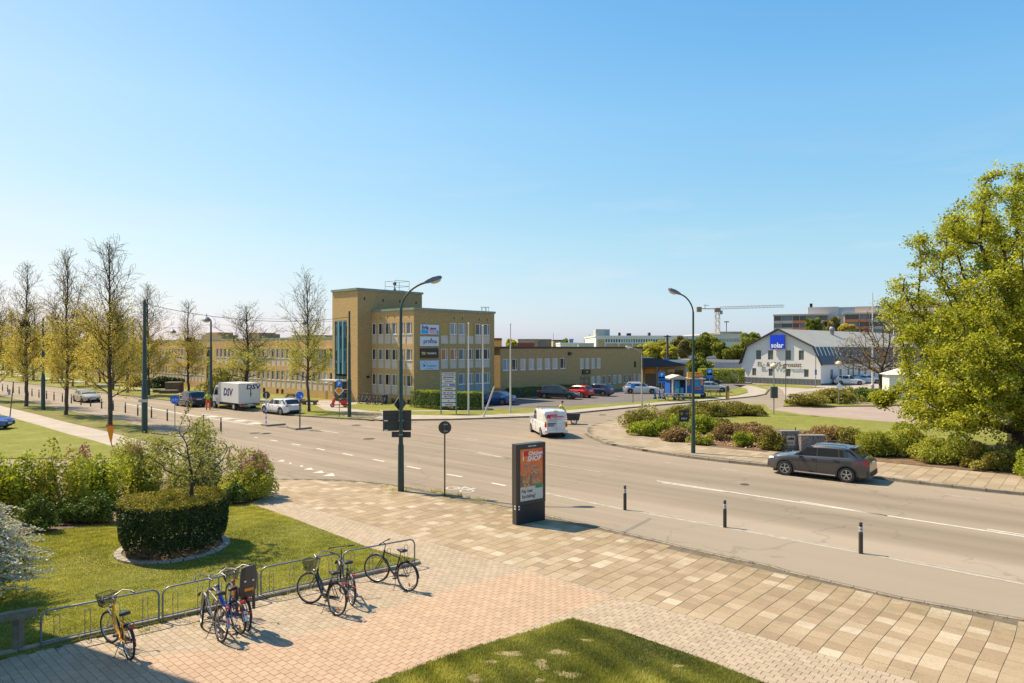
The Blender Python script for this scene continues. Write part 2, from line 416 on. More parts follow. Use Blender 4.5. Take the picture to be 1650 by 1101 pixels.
stroke((1066, 778.2), (1166, 792.5), 0.10); stroke((1290, 808), (1430, 831.5), 0.10); stroke((1590, 853), (1650, 862), 0.1)
stroke((763.6, 730.5), (968, 761), 0.10, PAINTW); stroke((770, 729.5), (838, 742.4), 0.09)
for a, b_ in [((878, 794.8), (1007, 821.6)), ((1007, 821.6), (1168, 850)), ((1168, 850), (1387, 891.3)), ((1387, 891.3), (1650, 941.5)), ((1650, 941.5), (1900, 989))]:
 stroke(a, b_, 0.15, PAINTW)
for a, b_ in [((1040, 824.5), (1160, 846.0)), ((1220, 858), (1380, 887)), ((1440, 898.5), (1640, 935.5))]: stroke(a, b_, 0.07, PAINTW)
stroke((-80, 614), (4, 630), 0.12); stroke((4, 630), (170, 660.3), 0.12, PAINTW); stroke((180, 662.5), (366, 697), 0.12, PAINTW)
stroke((200, 650.5), (311, 670), 0.22, PAINT); stroke((311, 670), (408, 685.5), 0.14); stroke((325, 667.6), (418.5, 680), 0.14)
stroke((0, 622), (200, 650.5), 0.11, PAINTW)
for cx, cy in [(342, 671.6), (364.5, 675.2), (387, 678.5), (412, 682.3)]:
 a = G(cx, cy); mb = MB(); mb.obox((a.x, a.y, 0.006), 1.05, 0.75, 0.002, ang(U) + 0.4); mb.build('hatch_marking', PAINT, ROAD)
stroke((516, 693.8), (545.5, 698), 0.12)
for (x0, x1, y, h) in [(447, 461.5, 742.6, 1.4), (465.5, 473, 746.5, 1.2), (483, 491.5, 751, 1.2), (489, 507, 755.6, 1.8), (503, 524.5, 760.7, 2.0), (519.5, 542, 765.2, 2.6)]:
 a, b_, c_ = G(x0, y + h * 0.8), G(x1 - 2, y + h * .9), G(x1 - 6, y - h)
 mb = MB(); mb.add([(p.x, p.y, 0.005) for p in (a, b_, c_)], [(0, 1, 2)]); mb.build('give_way_tooth', PAINT, ROAD)
# bicycle symbol on the cycle lane
mb = MB(); zl = .0045
for cx in (-.42, .42):
 for k in range(18):
  a, b_ = 2 * PI * k / 18, 2 * PI * (k + 1) / 18; mb.quad(*[(cx + r_ * math.cos(t_), r_ * math.sin(t_), zl) for r_, t_ in ((.25, a), (.31, a), (.31, b_), (.25, b_))])
for k, (a, b_) in enumerate([((-.42, 0), (0, .02)), ((0, .02), (.3, .45)), ((0, .02), (-.15, .45)), ((-.15, .45), (.32, .42)), ((.42, 0), (.3, .55)), ((-.42, 0), (-.15, .4)), ((-.28, .5), (0, .5)), ((.2, .58), (.42, .52))]):
 a, b_ = Vector((a[0], a[1], zl + .0006 * (k + 1))), Vector((b_[0], b_[1], zl + .0006 * (k + 1))); d = (b_ - a).normalized(); n_ = Vector((-d.y, d.x, 0)) * .03; mb.quad(a - n_, b_ - n_, b_ + n_, a + n_)
mb.build('bicycle_symbol', PAINT, ROAD, loc=G(741, 789), rotz=ang(U) + PI)
# manhole covers
IRON = M('manhole_iron', (0.09, 0.07, 0.055), 0.7, metal=0.3, ns=8, amt=0.4)
for (px, py, rr) in [(411, 698.2, .38), (574, 685.4, .38), (594.5, 707.4, .40), (971, 668.8, .36), (1200, 781, .2), (505, 694.2, .3), (453, 687.2, .3)]:
 mb = MB(); mb.lathe([(rr, 0), (rr, .008), (rr * .86, .008), (rr * .86, .004), (0.001, .004)], 18); mb.build('manhole_cover', IRON, ROAD, loc=G(px, py))
# asphalt patches
PATCHM = M('asphalt_patch', (0.20, 0.17, 0.14), 0.9, ns=0.8, amt=0.2, bd=0.004, bs_=80)
for poly in [[(961, 878), (1046, 835), (1051, 836.5), (967, 880)], ]:
 mb = MB(); q = [G(*p) for p in poly]; mb.add([(p.x, p.y, 0.003) for p in q], [(0, 1, 2, 3)]); mb.build('asphalt_seam', PATCHM, ROAD)
# ------------------------------------------------------------------ plaza pavement
edge = [(1900, 1055), (1650, 999.7), (1453, 964.8), (1271, 922.4), (1240, 912.4), (1179, 900.3), (1097, 882), (1031, 865.5), (961, 849.3), (878, 830.8), (823.6, 817.7), (780, 809), (739.4, 802.4), (700.6, 793.5), (662, 786),
  (618, 779.4), (555, 773.6), (492, 772.1), (438.8, 772)]
edge_w = [G(*p) for p in edge]
plaza_poly = [(p.x, p.y) for p in edge_w] + [(G(400, 812).x, G(400, 812).y), (-16, 22), (-16, -4), (30, -4)]
mb = MB(); mb.prism(plaza_poly, -0.05, 0.002)
PLAZA = structure('pavement', mb, MORTAR, label='paved square of slabs and block paving beside the road')
lawnA = [G(*p) for p in [(921.8, 998.8), (740, 1053), (560, 1118)]] + [Vector((-3.5, 3, 0)), Vector((9, 3, 0))] + [G(1300, 1131), G(1210, 1094), G(1118.8, 1059), G(1000, 1018)]
lawnB_px = [(-60, 905), (50, 862), (190, 843), (366, 816), (405, 814.5), (417, 818), (480, 840), (560, 871), (601, 887), (676, 904)]
lawnB = [G(*p) for p in lawnB_px]
rack0 = G(60, 1052); rack1 = G(677, 908.5)
lawnB = lawnB + [rack1 + WN * 0.06, rack0 + WN * 0.06, rack0 - W * 8 + WN * 0.06]
def P2(l): return [(p.x, p.y) for p in l]
# rows of paving: one quad-topped block each
def clip_poly(poly, a, n):
 """keep the side where (p-a).n >= 0"""
 out = []
 for i in range(len(poly)):
  p, q = poly[i], poly[(i + 1) % len(poly)]
  dp = (p[0] - a[0]) * n[0] + (p[1] - a[1]) * n[1]; dq = (q[0] - a[0]) * n[0] + (q[1] - a[1]) * n[1]
  if dp >= 0: out.append(p)
  if (dp >= 0) != (dq >= 0):
   t = dp / (dp - dq); out.append((p[0] + (q[0] - p[0]) * t, p[1] + (q[1] - p[1]) * t))
 return out
def block_mesh(name, l, w, h, mat, bev=0.004):
 mb = MB(); a, b_ = l / 2, w / 2
 v = [(-a, -b_, 0), (a, -b_, 0), (a, b_, 0), (-a, b_, 0), (-a, -b_, h - bev), (a, -b_, h - bev), (a, b_, h - bev), (-a, b_, h - bev),
         (-a + bev, -b_ + bev, h), (a - bev, -b_ + bev, h), (a - bev, b_ - bev, h), (-a + bev, b_ - bev, h)]
 f = [(0, 1, 5, 4), (1, 2, 6, 5), (2, 3, 7, 6), (3, 0, 4, 7), (4, 5, 9, 8), (5, 6, 10, 9), (6, 7, 11, 10), (7, 4, 8, 11), (8, 9, 10, 11)]
 mb.add(v, f); return mb.mesh(name, mat)
def lay(rects, l, w, h, z, name, mat_single, mat_mass, parent, tint, limit=300, massname=None):
 """rects: list of (x, y, rot, l, w). The nearest in view become single parts, the rest one mass."""
 rects.sort(key=lambda r_: (0 if seen((r_[0], r_[1], 0), 10) else 1, r_[0] ** 2 + r_[1] ** 2))
 me = {}
 single, rest = rects[:limit], rects[limit:]
 for x, y, rot, L_, W_, *k in single:
  key = (round(L_, 3), round(W_, 3), k[0] if k else 0)
  if key not in me: me[key] = block_mesh(name, L_, W_, h, mat_single[k[0] if k else 0])
  o = bpy.data.objects.new(name, me[key]); COL.objects.link(o); o.parent = parent
  o.location = (x, y, z + RD.uniform(-.0015, .0015)); o.rotation_euler = (RD.uniform(-.004, .004), RD.uniform(-.004, .004), rot + RD.uniform(-.006, .006))
 if not rest: return
 R_ = np.array([r_[:5] for r_ in rest]); K = np.array([(r_[5] if len(r_) > 5 else 0) for r_ in rest])
 for kk in sorted(set(K.tolist())):
  A = R_[K == kk]; n = len(A); bev = 0.003
  a, b_ = A[:, 3] / 2, A[:, 4] / 2
  rot = A[:, 2] + RNG.uniform(-.003, .003, n); cs, sn = np.cos(rot), np.sin(rot)
  dz = RNG.uniform(-.0015, .0015, n)
  Vv = np.zeros((n, 12, 3))
  for i, (sx, sy) in enumerate(((-1, -1), (1, -1), (1, 1), (-1, 1))):
   for j, (e, zz) in enumerate(((0, 0), (0, h - bev), (bev, h))):
    x = sx * (a - e); y = sy * (b_ - e)
    Vv[:, j * 4 + i, 0] = A[:, 0] + x * cs - y * sn; Vv[:, j * 4 + i, 1] = A[:, 1] + x * sn + y * cs; Vv[:, j * 4 + i, 2] = z + zz + dz
  f = np.array([(0, 1, 5, 4), (1, 2, 6, 5), (2, 3, 7, 6), (3, 0, 4, 7), (4, 5, 9, 8), (5, 6, 10, 9), (6, 7, 11, 10), (7, 4, 8, 11), (8, 9, 10, 11)])
  Ff = (f[None] + (np.arange(n) * 12)[:, None, None]).reshape(-1, 4)
  t = np.repeat(RNG.random(n), 12)
  o = link(massname or name, np_mesh(massname or name, Vv.reshape(-1, 3), Ff, mat_mass[kk], t), parent); o['kind'] = 'stuff'; o.data.shade_flat()
SL_STOPS = [(0.0, (0.285, 0.205, 0.125)), (0.3, (0.33, 0.242, 0.15)), (0.72, (0.365, 0.275, 0.175)), (0.88, (0.41, 0.32, 0.213)), (0.96, (0.45, 0.365, 0.255)), (1.0, (0.49, 0.41, 0.30))]
SLA = tile_mat('slab_concrete', SL_STOPS, (0.19, 0.145, 0.085), 'random', 0.5); SLB = tile_mat('slab_concrete_mass', SL_STOPS, (0.19, 0.145, 0.085), 'tint', 0.5)
GR_STOPS = [(0, (0.345, 0.268, 0.185)), (1, (0.415, 0.328, 0.232))]
PK_STOPS = [(0, (0.395, 0.272, 0.18)), (1, (0.455, 0.318, 0.215))]
GRA = tile_mat('grey_paver', GR_STOPS, (0.26, 0.205, 0.135), 'random', 0.3); GRB = tile_mat('grey_paver_mass', GR_STOPS, (0.26, 0.205, 0.135), 'tint', 0.3)
PKA = tile_mat('pink_paver', PK_STOPS, (0.31, 0.22, 0.145), 'random', 0.25); PKB = tile_mat('pink_paver_mass', PK_STOPS, (0.31, 0.22, 0.145), 'tint', 0.25)
# slabs between the inner line (v=13.8) and the road edge: columns run across the band
VIN = 13.85
plz = [(p[0], p[1]) for p in plaza_poly]
slabs = []
s_ = 0.40; k0 = int(-22 / s_)
for i in range(-45, 75):
 u0 = i * s_
 wig = 0.05 * math.sin(i * 0.9)
 v = VIN + 0.18
 while v < 19.2:
  L_ = 0.35
  u = u0 + 0.03 * math.sin((v - 13.8) * 1.25 + 0.4); dr_ = V + U * (0.0375 * math.cos((v - 13.8) * 1.25 + 0.4))
  p = U * u + V * v
  if inpoly((p.x, p.y), plz) and inpoly(((p + V * 0.3).x, (p + V * 0.3).y), plz):
   slabs.append((p.x, p.y, ang(dr_), L_ - 0.008, s_ - 0.010))
  v += L_
lay(slabs, 0, 0, 0.010, 0.002, 'slab', [SLA], [SLB], PLAZA, None, 300)
GUT = M('gutter_grit', (0.17, 0.13, 0.085), 0.95, ns=6, amt=.45)
def gutter(pts, off, w):
 mb = MB()
 for i in range(len(pts) - 1):
  a, b_ = pts[i], pts[i + 1]; d = (b_ - a).normalized(); n_ = Vector((-d.y, d.x, 0))
  if n_.dot(off) < 0: n_ = -n_
  mb.quad(*[(q.x, q.y, 0.003) for q in (a, b_, b_ + n_ * w, a + n_ * w)])
 mb.build('gutter_grit', GUT, ROAD)
gutter(edge_w[1:-1], V, .14)
# row of edge stones along the road
for i in range(len(edge_w) - 1):
 a, b_ = edge_w[i], edge_w[i + 1]
 if i == 0: a = a
 n = max(1, int((b_ - a).length / 0.5)); d = (b_ - a) / n
 if i == 0 : pass
EST = block_mesh('edge_stone', 0.485, 0.11, 0.016, KERB)
cum = 0.0; pts = edge_w
for i in range(len(pts) - 1):
 a, b_ = pts[i], pts[i + 1]; L_ = (b_ - a).length; n = max(1, round(L_ / 0.5))
 for k in range(n):
  p = a + (b_ - a) * ((k + 0.5) / n)
  if not seen(p, 30): continue
  o = link('edge_stone', EST, PLAZA, (p.x, p.y, 0.002), ang(b_ - a)); o.scale = (L_ / n / 0.5, 1, 1)
# block paving
pink = P2([G(845, 921), G(988, 963), G(740, 1053), G(560, 1118), Vector((-3.6, 3, 0)), Vector((-12, 3, 0)), G(-40, 1130), G(150, 1070), G(420, 1040), G(560, 1008), G(657, 969), G(771, 938)])
pav = []
la, lb = 0.225, 0.145
lA2, lB2 = P2(lawnA), P2(lawnB)
for j in range(20, 100):
 for i in range(-60, 150):
  p = U * (i * la + (la / 2 if j % 2 else 0)) + V * (j * lb)
  if p.y < 8 or p.y > 34: continue
  if not seen(p, 120): continue
  v = p.dot(V)
  if v > VIN - 0.02 or not inpoly((p.x, p.y), plz): continue
  if inpoly((p.x, p.y), lA2) or inpoly((p.x, p.y), lB2): continue
  k = 1 if inpoly((p.x, p.y), pink) else 0
  pav.append((p.x, p.y, ang(U), la - 0.007, lb - 0.006, k))
lay(pav, 0, 0, 0.010, 0.002, 'paving_block', [GRA, PKA], [GRB, PKB], PLAZA, None, 300)
# ------------------------------------------------------------------ lawns near the camera
def sheet(name, pts, z0, z1, mat, kind='structure', label=None, parent=None):
 mb = MB(); mb.prism([(p[0], p[1]) for p in pts], z0, z1)
 o = mb.build(name, mat, parent)
 if parent is None: o['kind'] = kind
 if label: o['label'] = label
 return o
sheet('lawn', lawnA, -0.04, 0.028, GRASS_N, label='green lawn corner with bare patches at the bottom of the view')
sheet('lawn', lawnB, -0.04, 0.035, GRASS, label='sunlit lawn round the clipped hedge behind the bicycle racks')
# bare patches in the near lawn
bare_px = [(821, 1056, 20, 5), (873, 1073, 12, 8), (900, 1054, 16, 5), (917, 1090, 20, 6), (1091, 1076, 8, 3), (763, 1096, 16, 6), (870, 1100, 9, 4), (945, 1034, 11, 2), (790, 1069, 12, 3)]
bare = []
for (px, py, rx, ry) in bare_px:
 c = G(px, py); sx = rx * c.y / F; sy = ry * c.y * c.y / (F * CAMH)
 bare.append((c.x, c.y, sx, sy)); mb = MB(); n = 30; ph = [RD.uniform(0, 6) for _ in range(4)]
 rr = [1 + .28 * math.sin(2 * t_ + ph[0]) + .2 * math.sin(3 * t_ + ph[1]) + .14 * math.sin(5 * t_ + ph[2]) + RD.uniform(-.08, .08) for t_ in [2 * PI * k / n for k in range(n)]]
 mb.prism([(c.x + math.cos(2 * PI * k / n) * sx * rr[k], c.y + math.sin(2 * PI * k / n) * sy * rr[k]) for k in range(n)], 0.02, 0.031)
 o = mb.build('bare_patch', DRYSOIL); o['kind'] = 'structure'
# bed of soil under the shrubs, then the side street
bed = [G(*p) for p in [(-120, 775), (438, 774), (432, 800), (400, 813), (366, 816), (190, 843), (50, 862), (-120, 890)]]
sheet('soil_bed', bed, -0.04, 0.05, SOIL, label='soil bed under the shrubs')
# left verge between road and foot path, foot path, lawn left
verge_px = [(-400, 561 + 12), (-200, 601), (0, 638.5), (54.5, 649.4), (109, 662.7), (169.7, 673.6), (228, 687), (279, 704), (296, 712)]
path_top = [(-400, 575.5), (-200, 610), (0, 654.2), (60.6, 668.8), (109, 681.5), (169.7, 695.5), (210, 706), (270, 722)]
path_bot = [(-400, 578), (-200, 618), (0, 668.2), (60.6, 685.8), (109, 700.3), (151.5, 711.2), (180, 720), (230, 738)]
sheet('grass_verge', [G(*p) for p in verge_px] + [G(*p) for p in path_top[::-1]], -0.04, 0.05, GRASS_D, label='grass verge with the tree row left of the road')
sheet('foot_path', [G(*p) for p in path_top] + [G(296, 728), G(296, 741), G(240, 742)] + [G(*p) for p in path_bot[::-1]], -0.04, 0.03, PATH, label='pale foot path on the left')
sheet('lawn', [G(*p) for p in path_bot] + [G(236, 740), G(-400, 740)], -0.04, 0.045, GRASS, label='lawn left of the foot path')
sheet('kerb', [G(-60, 752.5), G(118, 751), G(118, 754), G(-60, 756)], -0.04, 0.12, KERB)
# ------------------------------------------------------------------ far side of the road
Z2 = 0.12
kerb_far_px = [(-260, 575), (0, 613.5), (100, 625.5), (200, 638), (279, 647), (320, 651.8), (420, 663.5), (480, 671), (543, 675), (580, 677), (613, 678.3), (662, 677.8), (720, 677.4), (800, 674.7), (860, 672.4), (926, 667), (985, 660.8), (1025.3, 657), (1080, 652), (1128, 648), (1180, 643.3), (1216, 639.6), (1234, 636), (1240, 628), (1215, 621), (1180, 618)]
kf = [G(*p) for p in kerb_far_px]
far_poly = kf + [G(1150, 600), Vector((180, 260, 0)), Vector((-330, 420, 0))]
sheet('far_side_lawn', far_poly, -0.04, Z2, GRASS, label='grass on the far side of the road in front of the office building')
def kerb_run(pts, name='kerb', h=0.13, w=0.14, step=1.0, zt=None, label=None):
 root = thing(name, label, None, (0, 0, 0)); root['kind'] = 'structure'
 me = block_mesh('kerb_stone', step - 0.02, w, h + 0.05, KERB, 0.015)
 cnt = 0
 for i in range(len(pts) - 1):
  a, b_ = pts[i], pts[i + 1]; L_ = (b_ - a).length; st = step * (1 if a.length < 60 else 3)
  n = max(1, round(L_ / st))
  for k in range(n):
   p = a + (b_ - a) * ((k + 0.5) / n)
   if not seen(p, 60): continue
   o = link('kerb_stone', me, root, (p.x, p.y, -0.05 + RD.uniform(-.004, .004)), ang(b_ - a)); o.scale = (L_ / n / step, 1, 1); cnt += 1
 return root
kerb_run(kf[1:-3], label='kerb along the far side of the crossing')
def far_sheet(name, px, z, mat, label=None):
 return sheet(name, [G(p[0], p[1], Z2) for p in px], Z2 - 0.02, z, mat, label=label)
far_sheet('foot_path', [(-260, 572), (0, 602), (100, 614.5), (180, 624), (278, 634.0), (340, 640), (410, 646), (507, 652.4), (524, 661), (545, 663.8), (560, 670.3), (613, 676.5), (662, 675.8), (720, 675.2), (800, 672.5), (860, 670.4), (926, 665), (985, 659.2), (1025, 655.2), (1080, 650.5), (1128, 646.5), (1180, 641.6), (1216, 638), (1232, 634.5), (1236, 628), (1212, 622), (1180, 620),
      (1204, 627), (1206, 633), (1190, 637.5), (1150, 642), (1100, 646), (1060, 648.5), (1038, 650.6), (987, 654.8), (930, 660), (860, 665.2), (800, 668), (740, 670), (659, 668.5), (617, 664.2), (600, 663), (545, 656.2), (579, 650.3), (616, 651), (616, 648.6), (579, 645.5), (528, 645.4), (470, 646), (410, 642.0), (340, 636.5), (278, 631.0), (180, 621), (100, 611), (0, 598), (-260, 569.5)],
          Z2 + 0.004, PATH, 'pale pavement on the far side of the road')
far_sheet('foot_path', [(612, 662.6), (660, 662.9), (740, 662.4), (790, 660.5), (790, 659.4), (740, 661.2), (660, 661.6), (612, 661.2)], Z2 + 0.004, PATH, 'narrow path in front of the hedge')
far_sheet('car_park', [(770, 659.0), (820, 658.5), (860, 657.5), (917, 654.6), (1019, 648.2), (1075, 643.5), (1110, 640), (1150, 635), (1180, 628), (1210, 619), (1215, 606), (1120, 606), (1040, 612), (930, 622), (860, 630), (800, 635), (760, 640)],
          Z2 + 0.004, DARKASPH, 'asphalt car park in front of the low brick wing')
far_sheet('grass_island', [(1104, 635), (1140, 628.5), (1176, 627.5), (1198, 630), (1203, 633), (1190, 636.5), (1150, 640.5), (1104, 643.5), (1060, 646.5), (1050, 644.5), (1075, 641)], Z2 + 0.05, GRASS, 'grass island under the blue kiosk')
far_sheet('sandy_verge', [(545, 664.2), (610, 664.6), (616, 667), (600, 676.6), (560, 672)], Z2 + 0.008, DRYSOIL, 'worn sandy verge beside the tall pole')
# right hand islands
isl_px = [(1900, 826), (1650, 798), (1589, 792), (1483, 780), (1400, 769.5), (1241.5, 752.3), (1176, 745.7), (1110.8, 738), (1045, 728), (980, 716.3), (954.4, 705.4), (945, 699), (945.5, 693), (956, 686.8), (987, 678), (1009, 672), (1045, 664), (1090, 658), (1128, 654.6), (1180, 652.8), (1231, 652.7), (1240, 662), (1300, 671), (1437.8, 682.8), (1542.7, 690.3), (1700, 700), (1900, 712)]
isl = [G(*p) for p in isl_px]
ISL = sheet('traffic_island', isl, -0.04, Z2, GRASS, label='grassed island with shrubs on the right')
gutter(isl[1:12], -V, .22)
kerb_run(isl[:18], label='kerb round the island with the shrubs')
# slab pavement on the island
pv_in = [(1900, 790), (1650, 767), (1540, 756), (1420, 745), (1300, 733), (1240, 727.5), (1170, 723), (1110, 714), (1060, 706), (1030, 698), (1012, 690), (1004, 684), (1020, 676), (1045, 667)]
pv = [G(*p) + Vector((0, 0, 0)) for p in isl_px[:17]] + [G(p[0], p[1], Z2) for p in pv_in[::-1]]
ISP = sheet('pavement', pv, Z2 - 0.02, Z2 + 0.003, M('island_joint_sand', (0.15, 0.115, 0.07), 0.95, ns=2, amt=0.3), label='slab pavement along the island kerb')
IS_STOPS = [(0, (0.29, 0.22, 0.14)), (0.5, (0.33, 0.26, 0.17)), (1, (0.38, 0.30, 0.21))]
ISA = tile_mat('island_slab', IS_STOPS, (0.17, 0.13, 0.075), 'random', 0.4); ISB = tile_mat('island_slab_mass', IS_STOPS, (0.17, 0.13, 0.075), 'tint', 0.4)
pv2 = P2(pv); sl = []
for i in range(-80, 110):
 for j in range(0, 40):
  p = U * (i * 0.5 - 2) + V * (33.9 + j * 0.7)
  if not seen(p, 30): continue
  if all(inpoly((p.x + a, p.y + b_), pv2) for a, b_ in ((.2, 0), (-.2, 0), (0, .2), (0, -.2))): sl.append((p.x, p.y, ang(U), 0.49, 0.69))
lay(sl, 0, 0, 0.010, Z2 + 0.003, 'slab', [ISA], [ISB], ISP, None, 300)
sheet('soil_bed', [G(p[0], p[1], Z2) for p in pv_in[::-1]] + [G(p[0], p[1], Z2) for p in [(1900, 745), (1650, 722), (1500, 712), (1400, 700), (1300, 694), (1200, 688), (1120, 680), (1100, 676), (1235, 668), (1225, 655), (1128, 655), (1060, 662)]], Z2 - 0.02, Z2 + 0.02,
      M('leaf_littered_soil', (0.22, 0.13, 0.07), 0.95, ns=3.5, amt=0.55, bd=0.05, bs_=16), label='soil of the shrub beds on the island')
pinkroad = [(1242, 662), (1262, 655.5), (1290, 655), (1360, 655.2), (1460, 653), (1700, 650), (1900, 652), (1900, 711), (1700, 699), (1542.7, 690.3), (1437.8, 682.8), (1300, 671)]
sheet('parking_road', [G(*p) for p in pinkroad], -0.04, 0.02, PINKASPH, label='pinkish asphalt road behind the island')
sheet('parking_road', [G(*p) for p in [(1250, 622), (1262, 630), (1266, 640), (1290, 632), (1340, 628), (1430, 626), (1600, 624), (1600, 616.5), (1340, 619.5), (1300, 624)]], -0.04, 0.02, PATH, label='pale forecourt beside the white gabled building')
sheet('grass_verge', [G(*p) for p in [(1262, 656), (1266, 646), (1300, 640), (1340, 636), (1430, 632), (1560, 630), (1700, 628), (1700, 650), (1500, 653), (1430, 655.2), (1330, 656.4)]], -0.04, Z2, GRASS, label='verge with low bushes and bare soil across the parking road')
sheet('bare_patch', [G(p[0], p[1], Z2) for p in [(1365, 650.5), (1385, 647.5), (1450, 646), (1470, 649), (1440, 652.5), (1390, 653.5)]], 0.05, Z2 + 0.006, DRYSOIL)
sheet('grass_verge', [G(*p) for p in [(1205, 622.2), (1240, 618.8), (1262, 620), (1300, 622.8), (1330, 625), (1300, 626.5), (1240, 622.5)]], -0.04, 0.06, GRASS, label='grass strip along the white gable wall')
# refuge islands in the road
for nm, px, lab in [('refuge_island', [(420.6, 686), (430, 681.6), (459, 682.8), (459, 685), (430, 687.6)], 'concrete refuge island carrying the blue and white striped post'),
               ('refuge_island', [(460.6, 689.5), (468, 687.3), (500, 688.0), (502, 691), (476, 693.4)], 'concrete refuge island carrying the blue arrow sign')]:
 mb = MB(); mb.prism(P2([G(*p) for p in px]), 0, 0.13); o = mb.build(nm, KERB); tag(o, lab, 'refuge island', 'refuge islands in the crossing')
for px in [[(447, 688), (459, 687), (459, 688), (450, 689)], [(504, 694.3), (517, 693.6), (517, 695), (506, 695.4)]]:
 mb = MB(); mb.prism(P2([G(*p) for p in px]), 0, 0.02); mb.build('concrete_pad', KERB, ROAD)
# ------------------------------------------------------------------ buildings
def brick_mat(name, c1, c2, mort, bw=0.25, bh=0.075):
 m, nt, b = new_mat(name); b.inputs['Roughness'].default_value = 0.9; b.inputs['Specular IOR Level'].default_value = 0.2
 tc = nt.nodes.new('ShaderNodeTexCoord').outputs['Object']
 sp = nt.nodes.new('ShaderNodeSeparateXYZ'); nt.links.new(tc, sp.inputs[0])
 ad = nt.nodes.new('ShaderNodeMath'); ad.operation = 'ADD'; nt.links.new(sp.outputs[0], ad.inputs[0]); nt.links.new(sp.outputs[1], ad.inputs[1])
 cb = nt.nodes.new('ShaderNodeCombineXYZ'); nt.links.new(ad.outputs[0], cb.inputs[0]); nt.links.new(sp.outputs[2], cb.inputs[1])
 br = nt.nodes.new('ShaderNodeTexBrick'); nt.links.new(cb.outputs[0], br.inputs['Vector'])
 br.inputs['Scale'].default_value = 1.0; br.inputs['Brick Width'].default_value = bw; br.inputs['Row Height'].default_value = bh
 br.inputs['Mortar Size'].default_value = 0.010; br.inputs['Color1'].default_value = (*c1, 1); br.inputs['Color2'].default_value = (*c2, 1); br.inputs['Mortar'].default_value = (*mort, 1)
 br.inputs['Bias'].default_value = 0.0
 c = br.outputs[0]
 st = mapping(nt, cb.outputs[0], scale=(1, 4.0, 1))
 c = mixrgb(nt, c, tuple(x * 0.62 for x in c1), nt_mul(nt, ramp(nt, noise(nt, st, 1.3, 6, 0.8), [(0.45, 0), (0.68, 1)]), 0.75))
 c = mixrgb(nt, c, tuple(min(1, x * 1.35) for x in c1), nt_mul(nt, ramp(nt, noise(nt, mapping(nt, cb.outputs[0], scale=(2.2, 7, 1)), 1.6, 4, 0.8), [(0.52, 0), (0.7, 1)]), 0.6))
 c = mixrgb(nt, c, tuple(x * 0.8 for x in c1), nt_mul(nt, ramp(nt, noise(nt, cb.outputs[0], 0.22, 5, 0.6), [(0.45, 0), (0.65, 1)]), 0.5))
 nt.links.new(c, b.inputs['Base Color']); bump(nt, b, br.outputs[1], 0.006)
 MATS[name] = m; return m
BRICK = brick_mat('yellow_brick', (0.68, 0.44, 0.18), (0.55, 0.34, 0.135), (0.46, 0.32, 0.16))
BRICK_SHADE = brick_mat('shade_side_brick', (0.53, 0.355, 0.16), (0.43, 0.28, 0.12), (0.37, 0.27, 0.145))  # brick for walls turned from the sun, shade put into the colour
COPPER = M('green_copper', (0.25, 0.33, 0.28), 0.6, ns=1.5, amt=0.3)
ROOFF = M('roof_felt', (0.09, 0.085, 0.08), 0.95, ns=0.5, amt=0.3)
WFRAME = M('white_window_frame', (0.78, 0.76, 0.74), 0.5)
PANELW = M('pale_spandrel', (0.60, 0.52, 0.44), 0.7, ns=1.0, amt=0.1)
PANELB = M('blue_grey_spandrel', (0.26, 0.33, 0.40), 0.6, ns=1.0, amt=0.1)
PANELY = M('ochre_panel', (0.44, 0.30, 0.08), 0.7)
TEAL = M('teal_frame', (0.06, 0.20, 0.24), 0.45)
TEALP = M('pale_teal_post', (0.22, 0.42, 0.45), 0.45)
def glass_mat(name, col, rough=0.06):
 m, nt, b = new_mat(name); b.inputs['Base Color'].default_value = (*col, 1); b.inputs['Roughness'].default_value = rough
 b.inputs['Specular IOR Level'].default_value = 0.8
 MATS[name] = m; return m
GLASS = glass_mat('dark_window_glass', (0.025, 0.026, 0.028)); GLASSB = glass_mat('blue_window_glass', (0.16, 0.22, 0.26)); GLASSG = glass_mat('teal_window_glass', (0.03, 0.06, 0.07))
CURT = M('pale_curtain_pane', (0.48, 0.45, 0.40), 0.4); ORPANE = M('orange_blind_pane', (0.45, 0.17, 0.07), 0.4)
GREYP = M('grey_curtain_pane', (0.14, 0.14, 0.14), 0.3)
DARKW = M('near_black_opening', (0.02, 0.018, 0.016), 0.8)
def wall_mb(L, H, holes, depth=0.14, z0=0.0, th=0.3):
 """wall in local x (length) and z; outward is -y. rectangular openings with reveals"""
 xs = sorted({0.0, L} | {h[0] for h in holes} | {h[2] for h in holes}); zs = sorted({z0, H} | {h[1] for h in holes} | {h[3] for h in holes})
 mb = MB()
 for i in range(len(xs) - 1):
  j = 0
  while j < len(zs) - 1:
   cx = (xs[i] + xs[i + 1]) / 2
   def ish(jj):
    cz = (zs[jj] + zs[jj + 1]) / 2
    return any(h[0] < cx < h[2] and h[1] < cz < h[3] for h in holes)
   if ish(j): j += 1; continue
   k = j
   while k + 1 < len(zs) - 1 and not ish(k + 1): k += 1
   mb.quad((xs[i], 0, zs[j]), (xs[i + 1], 0, zs[j]), (xs[i + 1], 0, zs[k + 1]), (xs[i], 0, zs[k + 1])); j = k + 1
 for (x0, a, x1, b_) in holes:
  mb.quad((x0, 0, a), (x0, depth, a), (x0, depth, b_), (x0, 0, b_)); mb.quad((x1, 0, a), (x1, 0, b_), (x1, depth, b_), (x1, depth, a))
  mb.quad((x0, 0, a), (x1, 0, a), (x1, depth, a), (x0, depth, a)); mb.quad((x0, 0, b_), (x0, depth, b_), (x1, depth, b_), (x1, 0, b_))
 return mb
WCACHE = {}
